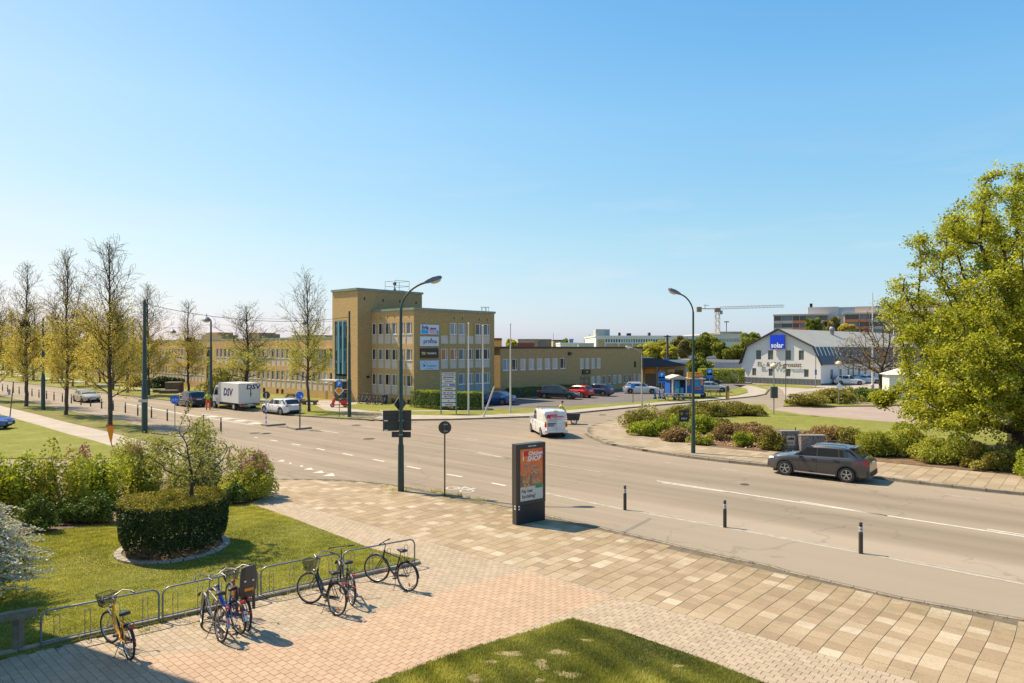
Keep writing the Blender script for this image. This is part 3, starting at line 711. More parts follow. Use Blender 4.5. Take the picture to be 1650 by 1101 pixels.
def window(parent, x0, z0, x1, z1, pane=None, y=0.07, style='side', fm=None, name='window', fw=0.07):
 """window frame with a wide pane and a narrow side light; outward is -y"""
 w, h = round(x1 - x0, 2), round(z1 - z0, 2); fm = fm or WFRAME; pane = pane or GLASS
 key = (w, h, style, fm.name, fw)
 if key not in WCACHE:
  mb = MB(); t = fw
  mb.box(0, -0.03, 0, t, 0.05, h); mb.box(w - t, -0.03, 0, w, 0.05, h); mb.box(t, -0.03, 0, w - t, 0.05, t); mb.box(t, -0.03, h - t, w - t, 0.05, h)
  if style == 'side': mb.box(w * 0.66, -0.035, t, w * 0.66 + t * 1.1, 0.045, h - t)
  if style == 'cross': mb.box(w / 2 - t / 2, -0.035, t, w / 2 + t / 2, 0.045, h - t)
  if style == 'side': mb.box(-0.02, -0.09, -0.04, w + 0.02, -0.032, 0.0)
  WCACHE[key] = mb.mesh(name, fm)
 pk = (w, h, 'pane', pane.name)
 if pk not in WCACHE:
  mb = MB(); mb.box(0.02, 0.0, 0.02, w - 0.02, 0.02, h - 0.02); WCACHE[pk] = mb.mesh('pane', pane)
 o = link(name, WCACHE[key], parent, (x0, y, z0)); link('pane', WCACHE[pk], o, (0, 0, 0))
 return o
def panel(parent, x0, z0, x1, z1, mat, y=0.03, name='spandrel_panel'):
 w, h = round(x1 - x0, 2), round(z1 - z0, 2); key = (w, h, mat.name, name)
 if key not in WCACHE:
  mb = MB(); mb.box(0, 0, 0, w, 0.05, h); WCACHE[key] = mb.mesh(name, mat)
 return link(name, WCACHE[key], parent, (x0, y, z0))
def frame_of(A, B):
 """matrix: local x runs from A to B, outward normal is -y (towards the camera side)"""
 d = (B - A); d.z = 0; L = d.length; return L, ang(d)
class Facade:
 """a facade from A to B seen from the camera with A on its left; sub-objects hang under the building in its own frame"""
 def __init__(s, bld, A, B):
  s.bld = bld; s.A = A.copy(); s.A.z = 0; s.L, s.r = frame_of(A, B); s.d = Vector((math.cos(s.r), math.sin(s.r), 0))
  s.h = []; s.todo = []
 def t(s, px): return meet(px, s.A, s.d)
 def z(s, py, px):
  p = s.A + s.d * s.t(px); return ZH(py, p.y)
 def hole(s, x0, z0, x1, z1): s.h.append((x0, z0, x1, z1))
 def place(s, o):
  """move an object from facade to building coordinates"""
  M_ = Matrix.Translation(s.A) @ Matrix.Rotation(s.r, 4, 'Z')
  B = s.bld.matrix_basis.inverted() @ M_
  o.matrix_basis = B @ o.matrix_basis; return o
 def win(s, x0, z0, x1, z1, pane=None, **k):
  s.hole(x0, z0, x1, z1); return s.place(window(s.bld, x0, z0, x1, z1, pane, **k))
 def pan(s, x0, z0, x1, z1, mat, **k):
  s.hole(x0, z0, x1, z1); return s.place(panel(s.bld, x0, z0, x1, z1, mat, **k))
 def box(s, name, x0, y0, z0, x1, y1, z1, mat):
  mb = MB(); mb.box(x0, y0, z0, x1, y1, z1); return s.place(mb.build(name, mat, s.bld))
 def wall(s, H, mat, z0=-0.1, name='wall', depth=0.12):
  return s.place(wall_mb(s.L, H, s.h, depth, z0).build(name, mat, s.bld))
def back_walls(bld, poly, H, mat, skip, name='wall'):
 """plain walls on the remaining sides; poly in world xy order, skip = indices of facades already built"""
 inv = bld.matrix_basis.inverted()
 for i in range(len(poly)):
  if i in skip: continue
  a, b_ = poly[i], poly[(i + 1) % len(poly)]; mb = MB(); L, r = frame_of(b_, a)
  mb.quad((0, 0, -.1), (L, 0, -.1), (L, 0, H), (0, 0, H)); o = mb.build(name, mat, bld); o.matrix_basis = inv @ Matrix.Translation(Vector((b_.x, b_.y, 0))) @ Matrix.Rotation(r, 4, 'Z')
def flat_roof(bld, poly, H, ov=0.12, fas=0.24, mat=None, top=None):
 inv = bld.matrix_basis.inverted(); c = sum(poly, Vector()) / len(poly)
 pts = [inv @ (p + (p - c).normalized() * ov * 1.4) for p in poly]; ins = [inv @ (p - (p - c).normalized() * 0.25) for p in poly]
 mb = MB(); n = len(pts); zb = H - fas
 v = [(p.x, p.y, zb) for p in pts] + [(p.x, p.y, H) for p in pts] + [(p.x, p.y, H) for p in ins] + [(p.x, p.y, H - 0.12) for p in ins] + [(inv @ q).to_tuple()[:2] + (zb,) for q in poly]
 f = []
 for i in range(n):
  j = (i + 1) % n
  f += [(i, j, n + j, n + i), (n + i, n + j, 2 * n + j, 2 * n + i), (2 * n + i, 2 * n + j, 3 * n + j, 3 * n + i), (4 * n + i, 4 * n + j, j, i)]
 mb.add(v, f); mb.build('roof_fascia', mat or COPPER, bld)
 mb = MB(); mb.add([(p.x, p.y, H - 0.11) for p in ins], [tuple(range(n))]); mb.build('roof', top or ROOFF, bld)
dR = Vector((0.7056, 0.7086, 0)); dL = Vector((-0.7502, 0.6614, 0))
C0 = G(667, 652.6, Z2); C0.z = 0
# --- three storey block, stair tower and long wing are one office building
bldg = thing('office_building', 'yellow brick office building with a stair tower and a long two storey wing', 'building', (C0.x, C0.y, 0))
LR = meet(796.5, C0, dR); LL = meet(596, C0, dL)
T0 = G(576.2, 648.3, Z2); T0.z = 0
H3 = ZH(495.5, C0.y)
ROWS = [(1.98, 3.20), (4.70, 5.92), (7.45, 8.72)]; PANS = [(1.05, 1.90), (3.78, 4.62), (6.46, 7.37)]
def slots(fc, xs, z):
 for x in xs:
  fc.hole(x, z, x + 0.12, z + 0.28); fc.box('vent_slot', x, 0.08, z, x + 0.12, 0.1, z + 0.28, DARKW)
f1 = Facade(bldg, C0 + dL * (LL + 0.6), C0)
xs = [(599.3, 606.3), (609.4, 617.6), (620.2, 628.8), (631.0, 640.0), (642.6, 652.2), (654.6, 664.2)]
for i, (a, b_) in enumerate(xs):
 x0, x1 = f1.t(a), f1.t(b_)
 for k, (za, zb) in enumerate(ROWS):
  f1.win(x0, za, x1, zb, [GLASS, GREYP, GLASS, GREYP, GLASS, GLASS][(i + k * 2) % 6]); f1.pan(x0 - .03, PANS[k][0], x1 + .03, PANS[k][1], PANELW)
for i, (a, b_) in enumerate([(630.5, 637), (642, 649), (656, 662.5)]):
 f1.win(f1.t(a), .12, f1.t(b_), .62, GLASS, style='plain', fm=M('dark_frame', (.10, .09, .08), .6))
slots(f1, [f1.t(p) for p in (602, 613, 624, 635, 658.6)], 9.15)
f1.wall(H3 - 0.1, BRICK)
f2 = Facade(bldg, C0, C0 + dR * LR)
cols = [(711, 722), (725, 736), (739, 750), (752.5, 763), (766, 776.4), (779, 789.2)]
for i, (a, b_) in enumerate(cols):
 x0, x1 = f2.t(a), f2.t(b_)
 for k in range(3):
  za, zb = ROWS[k]
  if k == 0 and i < 2: continue
  if k == 2 and i in (0, 3): f2.pan(x0, za - 0.05, x1, zb + 0.05, PANELY, name='blind_panel')
  else: f2.win(x0, za, x1, zb, [[GLASSG, GLASSB, GLASSB, GLASSB, GLASSB, GLASSB], [ORPANE, ORPANE, GREYP, GLASS, GLASS, GLASS], [None, GLASSB, GLASSB, None, GLASS, GREYP]][k][i])
  f2.pan(x0 - .02, PANS[k][0], x1 + .02, PANS[k][1], PANELB if k == 0 else PANELW)
slots(f2, [f2.t(p) for p in (731, 744.5, 771.6, 784.3)], 9.1)
f2.wall(H3 - 0.1, BRICK_SHADE)
polyM = [C0 + dL * (LL + 0.6), C0, C0 + dR * LR, C0 + dR * LR + dL * 12, C0 + dL * 12]
back_walls(bldg, polyM, H3 - 0.1, BRICK_SHADE, (0, 1)); flat_roof(bldg, [polyM[1], polyM[2], polyM[3], polyM[4]], H3)
# tower
HT = ZH(463.8, T0.y); LT = meet(680, T0, dR); LTL = meet(535.5, T0, dL)
f3 = Facade(bldg, T0 + dL * LTL, T0)
gx0, gx1 = f3.t(539.2), f3.t(559.2); gzt = f3.z(517, 549)
f3.hole(gx0, -0.1, gx1, gzt)
for i, a in enumerate((539.2, 543.0, 545.9, 549.8, 552.9, 556.4)):
 x = f3.t(a); x2 = f3.t((543.0, 545.9, 549.8, 552.9, 556.4, 559.2)[i])
 zz = [3.1, 4.35, 4.55, 5.75, 5.95, 7.15, 7.35, 8.45, 8.65, gzt - 0.06]
 for j in range(0, len(zz) - 1):
  if j % 2 == 0: f3.box('pane', x + .02, 0.10, zz[j], x2 - .02, 0.12, zz[j + 1], [GLASSG, GLASSB, GLASS][(i * 7 + j) % 3])
for j in (4.35, 5.75, 7.15, 8.45): f3.box('transom', gx0 + .03, 0.06, j, gx1 - .03, 0.12, j + 0.22, TEAL)
for a in (543.0, 549.8, 556.4): f3.box('mullion', f3.t(a) - .04, 0.045, 3.1, f3.t(a) + .04, 0.13, gzt - .06, TEAL)
for a in (546.0, 553.0): f3.box('pale_mullion', f3.t(a) - .08, -0.08, 3.1, f3.t(a) + .08, 0.135, gzt - .03, TEALP)
for x in (gx0 + .04, gx1 - .04): f3.box('glazing_frame', x - .04, 0.04, 0.12, x + .04, 0.14, gzt - .05, TEAL)
f3.box('glazing_frame', gx0, 0.04, gzt - .05, gx1, 0.14, gzt, TEAL)
for a, b_ in ((540, 546), (547, 552.5), (553.5, 558.8)):
 f3.box('entrance_door', f3.t(a), 0.09, 0.15, f3.t(b_), 0.13, 2.9, GLASSG); f3.box('door_rail', f3.t(a), 0.06, 1.05, f3.t(b_), 0.088, 1.15, TEAL)
cz = f3.z(612.4, 549)
f3.box('canopy', f3.t(527.5), -1.1, cz - .14, f3.t(559.5), 0.1, cz + .02, M('canopy_white', (.5, .5, .5), .5))
f3.wall(HT - 0.1, BRICK)
T2 = T0 + dR * 0; f4 = Facade(bldg, T0, T0 + dR * LT)
for p, q in ((587.6, 482), (617.5, 485), (644.5, 486.5), (670.5, 488.5)):
 x = f4.t(p); z = f4.z(q, p); f4.hole(x - .09, z - .1, x + .09, z + .2); f4.box('vent_slot', x - .09, 0.08, z - .1, x + .09, 0.1, z + .2, DARKW)
f4.wall(HT - 0.1, BRICK_SHADE)
f4.box('wall_lamp', f4.t(592) - .15, -0.2, f4.z(607.5, 592) - .1, f4.t(592) + .15, -0.0, f4.z(607.5, 592) + .1, DARKW)
polyT = [T0 + dL * LTL, T0, T0 + dR * LT, T0 + dR * LT + dL * LTL]
back_walls(bldg, polyT, HT - 0.1, BRICK_SHADE, (0, 1)); flat_roof(bldg, polyT, HT)
# long wing
W0 = T0 + dL * LTL + dR * 0.35; HW = ZH(542.7, W0.y); LW = 84.0
f5 = Facade(bldg, W0 + dL * LW, W0)
n = 0; x = LW - 1.15
pitch = 1.18
while x > 1.0:
 for k in (0, 1):
  if 30.0 < LW - x < 33.3: continue
  f5.win(x, ROWS[k][0], x + 0.86, ROWS[k][1], [GLASS, GREYP, GLASS, CURT, GREYP, GLASS, GREYP][(n * 3 + k * 2) % 7])
  f5.pan(x - .02, PANS[k][0], x + .88, PANS[k][1], PANELW)
 x -= pitch; n += 1
for a in (415.5, 423.5, 445, 453): f5.win(f5.t(a), .25, f5.t(a + 4), .85, GLASS, style='plain', fm=MATS['dark_frame'])
sx0 = LW - 32.6; f5.hole(sx0, 0.2, sx0 + 1.5, 6.2); f5.box('stair_glazing', sx0, .1, .2, sx0 + 1.5, .13, 6.2, GLASSG)
for q in range(6): f5.box('transom', sx0, .06, .2 + q * 1.1, sx0 + 1.5, .095, .32 + q * 1.1, TEAL)
f5.box('basement_door', f5.t(524.5), -.02, .15, f5.t(527.5), .05, 1.1, M('door_ochre', (.35, .22, .09), .7))
f5.box('sun_blind', f5.t(505), -0.35, 5.86, f5.t(534.5), -.03, 5.98, M('pale_pink_blind', (.55, .42, .40), .7))
f5.wall(HW - 0.1, BRICK)
polyW = [W0 + dL * LW, W0, W0 + dR * 11, W0 + dR * 11 + dL * LW]
back_walls(bldg, polyW, HW - 0.1, BRICK_SHADE, (0, 1)); flat_roof(bldg, polyW, HW)
for (p0, p1, y0, y1, dep) in [(324.5, 331, 540, 550, 5), (331, 351, 536, 550, 5), (351, 357, 540, 550, 5), (398, 418, 536.5, 548, 4), (407, 426, 538.5, 548, 6), (471, 500, 540, 546, 4), (510, 524, 540.5, 545.5, 4)]:
 o_ = f5.A + Vector((0, 0, 0)); fr = Facade(bldg, W0 + dL * LW + dR * dep, W0 + dR * dep)
 a, b_ = fr.t(p0), fr.t(p1); zt = fr.z(y0, (p0 + p1) / 2)
 fr.box('rooftop_box', a, 0, HW - .12, b_, 2.5, zt, BRICK_SHADE)
# rails and siren on the tower roof, antenna frame on the block
POST = M('grey_galvanised', (0.22, 0.23, 0.25), 0.5, metal=0.6)
inv = bldg.matrix_basis.inverted()
rt = T0 + dR * (meet(640, T0 + dL * 1.6, dR)) + dL * 1.6
mb = MB(); rz = HT
P_ = [rt + dR * a + dL * b_ for a, b_ in ((-1.0, -.9), (1.0, -.9), (1.0, .9), (-1.0, .9))]
for p in P_: mb.tube([inv @ Vector((p.x, p.y, rz - .1)), inv @ Vector((p.x, p.y, rz + 1.25))], .025, 5)
for i in range(4):
 for hz in (.65, 1.25): mb.tube([inv @ Vector((P_[i].x, P_[i].y, rz + hz)), inv @ Vector((P_[(i + 1) % 4].x, P_[(i + 1) % 4].y, rz + hz))], .022, 5)
mb.build('roof_railing', POST, bldg)
mb = MB(); q = inv @ Vector((rt.x, rt.y, rz)); mb.lathe([(.9, .0), (.9, .12), (.001, .12)], 16, (q.x, q.y, rz)); mb.build('roof_hatch', ROOFF, bldg)
mb = MB(); q2 = inv @ Vector((rt.x, rt.y, rz)) - dR * .35; mb.ball((q2.x, q2.y, rz + .95), .22, 10, 6); mb.lathe([(.2, .12), (.12, .35), (.06, .5), (.06, .8)], 10, (q2.x, q2.y, rz)); mb.build('roof_siren', M('siren_brown', (.12, .08, .07), .6), bldg)
mb = MB(); an = f2
for px in (781, 786, 787.5, 791):
 p = C0 + dR * f2.t(px) + dL * .4; p = inv @ p; mb.tube([(p.x, p.y, H3 - .1), (p.x, p.y, H3 + .5)], .025, 5)
pa, pb = inv @ (C0 + dR * f2.t(778.5) + dL * .4), inv @ (C0 + dR * f2.t(792.5) + dL * .4)
mb.tube([(pa.x, pa.y, H3 + .45), (pb.x, pb.y, H3 + .5)], .03, 5); mb.ring((pa.x + .3, pa.y + .3, H3 + .25), .25, .02, 14, 4, 'y'); mb.build('antenna_frame', POST, bldg)
# sign boards on the block's right face
def board(px0, px1, y0, y1, mat, label, h=.09):
 a, b_ = f2.t(px0), f2.t(px1); zc = (px0 + px1) / 2; z1 = f2.z(y0, zc); z0 = f2.z(y1, zc)
 o = thing('sign_board', label, 'sign', (0, 0, 0), 0, 'company sign boards on the brick wall')
 o.matrix_basis = Matrix.Translation(C0 + dR * a) @ Matrix.Rotation(ang(dR), 4, 'Z'); o.location.z = z0
 mb = MB(); mb.box(0, -.14, 0, b_ - a, -.02, z1 - z0); mb.build('board_panel', mat, o)
 return o, b_ - a, z1 - z0
SW = M('sign_white', (.62, .66, .72), .5); SB = M('sign_black', (.015, .012, .015), .4); BLUE = M('sign_blue', (.015, .08, .42), .4); NAVY = M('navy_print', (.01, .04, .20), .5); CYAN = M('cyan_print', (.02, .35, .75), .5); PINKP = M('pink_print', (.72, .45, .60), .5); REDP = M('red_print', (.6, .02, .03), .5); CREAM = M('cream_print', (.75, .68, .5), .5); BLACKP = M('black_print', (.02, .02, .025), .6); WHITEP = M('white_print', (.8, .8, .8), .5); GOLD = M('gold_print', (.6, .45, .12), .5); GREENP = M('green_print', (.03, .25, .1), .5); ORANGE = M('orange_print', (.75, .16, .02), .5)
o, w, h = board(676.6, 706, 523.4, 538.9, SW, 'white and cyan company sign with a pink box, topmost on the brick wall')
mb = MB(); mb.box(.05, -.146, .06, w * .40, -.141, h * .43); mb.box(w * .86, -.146, .06, w - .05, -.141, h * .43); mb.build('cyan_print', CYAN, o)
mb = MB(); mb.box(w * .42, -.1475, .06, w * .84, -.143, h * .66); mb.build('pink_box', PINKP, o)
txt('Erik', h * .56, NAVY, o, (w * .24, -.15, h * .66), bold=.02); txt('ssons', h * .36, NAVY, o, (w * .68, -.15, h * .62), bold=.015); txt('MASKINER', h * .16, REDP, o, (w * .63, -.15, h * .4)); txt('VERKTYG', h * .14, NAVY, o, (w * .63, -.15, h * .22))
o, w, h = board(675.9, 705.6, 542.5, 558, SW, 'white company sign reading profina in blue with a red dot')
txt('profina', h * .62, NAVY, o, (w * .53, -.148, h * .5), bold=.012, sx=1.0)
mb = MB(); mb.lathe([(.09, 0), (.001, 0)], 12, (w * .585, -.15, h * .76), 'y'); mb.build('red_dot', REDP, o)
o, w, h = board(676.8, 705.3, 561.6, 577, SB, 'black company sign with cream lettering, third of the four on the brick wall')
txt('TG', h * .36, GOLD, o, (w * .14, -.148, h * .47), bold=.03); txt('TORNBERGS', h * .24, CREAM, o, (w * .6, -.148, h * .47), bold=.008, sx=.95)
o, w, h = board(675.9, 705.6, 581, 596.3, M('sign_pale_blue', (.45, .58, .72), .5), 'pale blue company sign with a blue heart, lowest of the four on the brick wall')
mb = MB(); mb.add([(w * .2, -.148, h * .32), (w * .28, -.148, h * .48), (w * .26, -.148, h * .6), (w * .21, -.148, h * .56), (w * .17, -.148, h * .6), (w * .14, -.148, h * .5)], [(0, 1, 2, 3, 4, 5)])
for k, (a, b_) in enumerate(((.12, .68), (.19, .78), (.24, .8), (.31, .66))): mb.box(w * a, -.149, h * b_, w * a + .06, -.145, h * b_ + .08)
mb.build('blue_heart', BLUE, o)
txt('Nordisk Hälsa', h * .2, BLUE, o, (w * .6, -.148, h * .42), bold=.004); txt('vård och omsorg', h * .12, BLACKP, o, (w * .5, -.148, h * .15))
# --- low two storey wing right of the block
K1 = G(806, 641, Z2); K1.z = 0; LK = meet(1035, K1, dR); HK = ZH(558.6, K1.y)
low = thing('low_wing_building', 'low brown brick wing with small white windows behind the car park', 'building', (K1.x, K1.y, 0))
f6 = Facade(low, K1, K1 + dR * LK)
panes = [PANELB, GLASS, CURT, CURT, CURT, CURT, CURT, GLASS]
for i, (a, b_) in enumerate([(810.2, 819.6), (824.8, 834), (838.6, 847.6), (852.2, 861), (865.2, 874.2), (878, 886.8), (890.2, 899), (902.8, 911.4)]):
 f6.win(f6.t(a), 3.32, f6.t(b_), 4.68, panes[i])
for i, (a, b_) in enumerate([(934.8, 940.8), (943.8, 949.8), (953, 959), (962, 968)]): f6.win(f6.t(a), 3.2, f6.t(b_), 4.6, CURT, style='plain')
for i, (a, b_) in enumerate([(961.8, 968), (970.8, 976.6), (979.8, 985.2), (988.2, 993.6), (996.6, 1001.8), (1005, 1009.6), (1012.8, 1017.8), (1020.8, 1025), (1028.2, 1032.6)]):
 f6.win(f6.t(a), .95, f6.t(b_), 2.15, [CURT, GREYP, GLASS, GLASSB][i % 4], style='plain')
for a, b_ in ((934.5, 942), (942.6, 950)):
 f6.hole(f6.t(a), -.1, f6.t(b_), 2.15); f6.box('glass_door', f6.t(a), .06, .1, f6.t(b_), .1, 2.15, GLASSG); f6.box('door_frame', f6.t(a), .02, 2.05, f6.t(b_), .055, 2.15, TEAL)
f6.win(f6.t(953), .2, f6.t(958.5), 2.1, CURT, style='plain', name='door')
f6.hole(f6.t(1021.5), 3.15, f6.t(1025), 4.0); f6.box('vent_opening', f6.t(1021.5), .1, 3.15, f6.t(1025), .11, 4.0, DARKW)
f6.box('wall_lamp', f6.t(915.5), -.35, 5.05, f6.t(918.5), 0, 5.45, M('lamp_maroon', (.10, .03, .03), .5))
f6.wall(HK - .1, BRICK_SHADE)
polyK = [K1, K1 + dR * LK, K1 + dR * LK + dL * 14, K1 + dL * 14]
back_walls(low, polyK, HK - .1, BRICK_SHADE, (0,)); flat_roof(low, polyK, HK, mat=M('brown_black_fascia', (.05, .035, .03), .6))
# small black sign above its door
so = thing('sign_board', 'small black sign with a gold emblem above the glass door of the low wing', 'sign'); a, b_ = f6.t(938), f6.t(950.5)
so.matrix_basis = Matrix.Translation(K1 + dR * a) @ Matrix.Rotation(ang(dR), 4, 'Z'); so.location.z = 2.45
mb = MB(); mb.box(0, -.16, 0, b_ - a, -.02, .62); mb.build('board_panel', SB, so); mb = MB(); mb.lathe([(.14, 0), (.001, 0)], 10, ((b_ - a) / 2, -.17, .33), 'y'); mb.build('gold_emblem', GOLD, so)
# --- canopy building (tyre shop like) right of the low wing
def rect_building(name, label, cat, px0, px1, Y, H, mat, depth=12, roofmat=None, ov=.1, zbase=-.1, yaw=0, fas=.22, fm=None):
 A = Vector((XW(px0, Y), Y, 0)); d = Vector((math.cos(yaw), math.sin(yaw), 0)); L = meet(px1, A, d)
 o = thing(name, label, cat, A); f = Facade(o, A, A + d * L); n = Vector((-d.y, d.x, 0))
 poly = [A, A + d * L, A + d * L + n * depth, A + n * depth]
 back_walls(o, poly, H - .05, mat, (0,)); flat_roof(o, poly, H, ov, fas, fm or mat, roofmat)
 return o, f
shop, fs = rect_building('canopy_shop', 'brown brick shop under a dark blue sloping canopy behind the kiosk', 'building', 1035.5, 1104, 103, 3.3, BRICK_SHADE, 10)
OR2 = M('orange_sign_face', (.75, .28, .03), .5)
for (a, b_, y0, y1, m_) in [(1039, 1054.5, 594.3, 601.5, OR2), (1062, 1068, 594, 601.5, OR2), (1075, 1087, 595, 600, M('pale_orange_sign', (.72, .45, .18), .5)), (1075, 1079, 602, 608, ORANGE), (1084, 1087, 602, 606, ORANGE)]:
 fs.box('orange_sign', fs.t(a), -.12, fs.z(y1, a), fs.t(b_), -.01, fs.z(y0, a), m_)
fs.box('garage_door', fs.t(1040), -.03, .1, fs.t(1057), -.001, 2.0, M('garage_brown', (.16, .12, .08), .7)); fs.box('shop_door', fs.t(1064), -.04, .1, fs.t(1068), -.001, 2.1, DARKW)
fs.box('glazed_front', fs.t(1080), -.04, .9, fs.t(1101), -.001, 2.6, GLASS)
fs.wall(3.25, BRICK_SHADE)
CANB = M('dark_blue_canopy', (.012, .025, .045), .5); A = Vector((XW(1036.5, 100), 100, 0))
mb = MB(); q = [(XW(px, 100 + dy) , 100 + dy, ZH(py, 100)) for px, py, dy in ((1036.5, 577, 0), (1058.5, 577, 0), (1105, 587.5, 0), (1105, 589.7, 0), (1058.5, 592, 0), (1036.5, 592, 0))]
q2 = [(x + .3, y + 6, z) for x, y, z in q]; inv2 = Matrix.Translation(-shop.location)
mb.add([inv2 @ Vector(p) for p in q + q2], [(0, 1, 2, 3, 4, 5)] + [(i, i + 6, (i + 1) % 6 + 6, (i + 1) % 6) for i in range(6)] + [(11, 10, 9, 8, 7, 6)]); mb.build('canopy', CANB, shop)
mb = MB(); mb.box(*[0] * 0 or (XW(1058, 100) - shop.location.x, -3.1, 0, XW(1058.8, 100) - shop.location.x, -3.0, 3.2)); mb.box(XW(1103.5, 100) - shop.location.x, -3.1, 0, XW(1104.4, 100) - shop.location.x, -3.0, 3.2); mb.build('canopy_post', POST, shop)
# --- long grey shed behind
SHG = M('grey_sheet_wall', (.36, .38, .42), .5, ns=1.5, amt=.12)
shed, fsh = rect_building('storage_shed', 'long grey metal clad shed with a white eaves band behind the hedge', 'building', 1072, 1215, 128, ZH(580, 128), SHG, 14, M('brown_roof_felt', (.28, .21, .15), .9), fas=.5, fm=M('white_eaves', (.62, .62, .62), .5))
fsh.wall(ZH(580, 128) - .05, SHG)
for i in range(26): fsh.box('cladding_rib', i * .68 + .1, -.05, .1, i * .68 + .2, 0, 3.2, SHG)
fsh.box('blue_sign', fsh.t(1069), -.15, fsh.z(581.5, 1071), fsh.t(1078), -.06, fsh.z(577.5, 1071), M('blue_box_sign', (.01, .2, .6), .5))
# --- white gabled building
WRND = M('white_render', (.72, .68, .64), .85, ns=.6, amt=.06, bd=.002, bs_=80)
DBND = M('dark_plinth', (.13, .145, .15), .8, ns=1.5, amt=.2); ROOFG = M('light_grey_roof', (.33, .32, .28), .8, ns=.4, amt=.12); DKROOF = M('dark_mansard', (.055, .055, .06), .7)
S0 = G(1195.3, 616.6); S1 = G(1322.5, 621.6); gd = (S1 - S0).normalized(); gL = (S1 - S0).length
sd = Vector((.75, .66, 0)).normalized(); SL_ = 48.0
sol = thing('gabled_building', 'white gambrel roofed building with a dark plinth and light grey roof', 'building', (S0.x, S0.y, 0))
fg = Facade(sol, S0, S1)
def zt(px, py): return fg.z(py, px)
prof = [(0, -.1), (gL, -.1), (gL, 3.38), (fg.t(1311), zt(1311, 559.7)), (fg.t(1254.9), zt(1254.9, 531.4)), (fg.t(1204), zt(1204, 558.9)), (0, 3.38)]
holes = []
for a, b_ in [(1218.2, 1226.4), (1237.4, 1246), (1266.4, 1274.4), (1287, 1295.4)]: holes.append((fg.t(a), 4.05, fg.t(b_), 5.62))
for a, b_ in [(1212, 1218.5), (1238.6, 1245.2), (1266.8, 1273.4), (1295.6, 1303)]: holes.append((fg.t(a), 1.3, fg.t(b_), 2.55))
# gable wall as vertical strips with openings
def top_at(x):
 P = prof[2:]
 P = P[::-1]
 for i in range(len(P) - 1):
  if P[i][0] - 1e-6 <= x <= P[i + 1][0] + 1e-6:
   k = (x - P[i][0]) / max(1e-6, P[i + 1][0] - P[i][0]); return P[i][1] + (P[i + 1][1] - P[i][1]) * k
 return 3.38
xs_ = sorted({p[0] for p in prof} | {h[0] for h in holes} | {h[2] for h in holes}); mb = MB()
for i in range(len(xs_) - 1):
 a, b_ = xs_[i], xs_[i + 1]; c = (a + b_) / 2; hs = sorted([(h[1], h[3]) for h in holes if h[0] < c < h[2]]); z = -.1
 for h0, h1 in hs:
  mb.quad((a, 0, z), (b_, 0, z), (b_, 0, h0), (a, 0, h0)); z = h1
 mb.quad((a, 0, z), (b_, 0, z), (b_, 0, top_at(b_)), (a, 0, top_at(a)))
for h in holes:
 x0, a, x1, b_ = h; D = .2
 mb.quad((x0, 0, a), (x0, D, a), (x0, D, b_), (x0, 0, b_)); mb.quad((x1, 0, a), (x1, 0, b_), (x1, D, b_), (x1, D, a)); mb.quad((x0, 0, a), (x1, 0, a), (x1, D, a), (x0, D, a)); mb.quad((x0, 0, b_), (x0, D, b_), (x1, D, b_), (x1, 0, b_))
fg.place(mb.build('gable_wall', WRND, sol))
for x0, a, x1, b_ in holes: fg.place(window(sol, x0, a, x1, b_, GREYP, y=.12, style='cross', fm=M('grey_window_frame', (.18, .18, .17), .6)))
fg.box('plinth', -.03, -.05, -.1, gL + .03, -.001, .98, DBND)
for k in range(20): fg.box('plinth_board_joint', k * gL / 20, -.06, 0, k * gL / 20 + .03, -.052, .95, DARKW)
# roof: verge, upper and lower slopes swept along sd
def sweep(name, pts, mat, L0, L1, thick=.12):
 mb = MB()
 for i in range(len(pts) - 1):
  (x0, z0_), (x1, z1_) = pts[i], pts[i + 1]
  P = []
  for L_ in (L0, L1):
   for (x, z) in ((x0, z0_), (x1, z1_)):
    w_ = S0 + gd * x + sd * L_; P.append(Vector((w_.x - S0.x, w_.y - S0.y, z)))
  up = Vector((0, 0, thick))
  v = [p for p in P] + [p + up for p in P]
  mb.add(v, [(0, 2, 3, 1), (4, 5, 7, 6), (0, 1, 5, 4), (2, 6, 7, 3), (0, 4, 6, 2), (1, 3, 7, 5)])
 return mb.build(name, mat, sol)
R5 = prof[2:]
bR, ap, bL = prof[3], prof[4], prof[5]
sweep('roof', [bL, ap], ROOFG, .02, SL_); sweep('roof', [ap, (bR[0] + .05, bR[1] - .02)], ROOFG, .02, SL_)
sweep('roof_lower_slope', [(-.25, 3.3), bL], DKROOF, .02, SL_)
# right lower slope: glazed band above, blue grey band below
mid = (gL + (bR[0] - gL) * .46, 3.38 + (bR[1] - 3.38) * .46)
sweep('roof_lower_slope', [mid, (gL + .22, 3.3)], M('blue_grey_band', (.075, .085, .095), .6), .02, SL_); sweep('window_band', [(bR[0], bR[1]), mid], M('dark_band', (.03, .035, .04), .45), .02, SL_, .10)
for k in range(7):
 sweep('band_mullion', [(bR[0] + .02, bR[1] - .02), (mid[0], mid[1])], WFRAME, .3 + k * 1.4, .55 + k * 1.4, .16)
VG = M('dark_verge', (.035, .028, .028), .6)
o = sweep('verge_board', [(-.3, 3.2), bL, ap, (bR[0] + .02, bR[1]), (gL + .3, 3.2)], VG, -.55, -.001, .2)
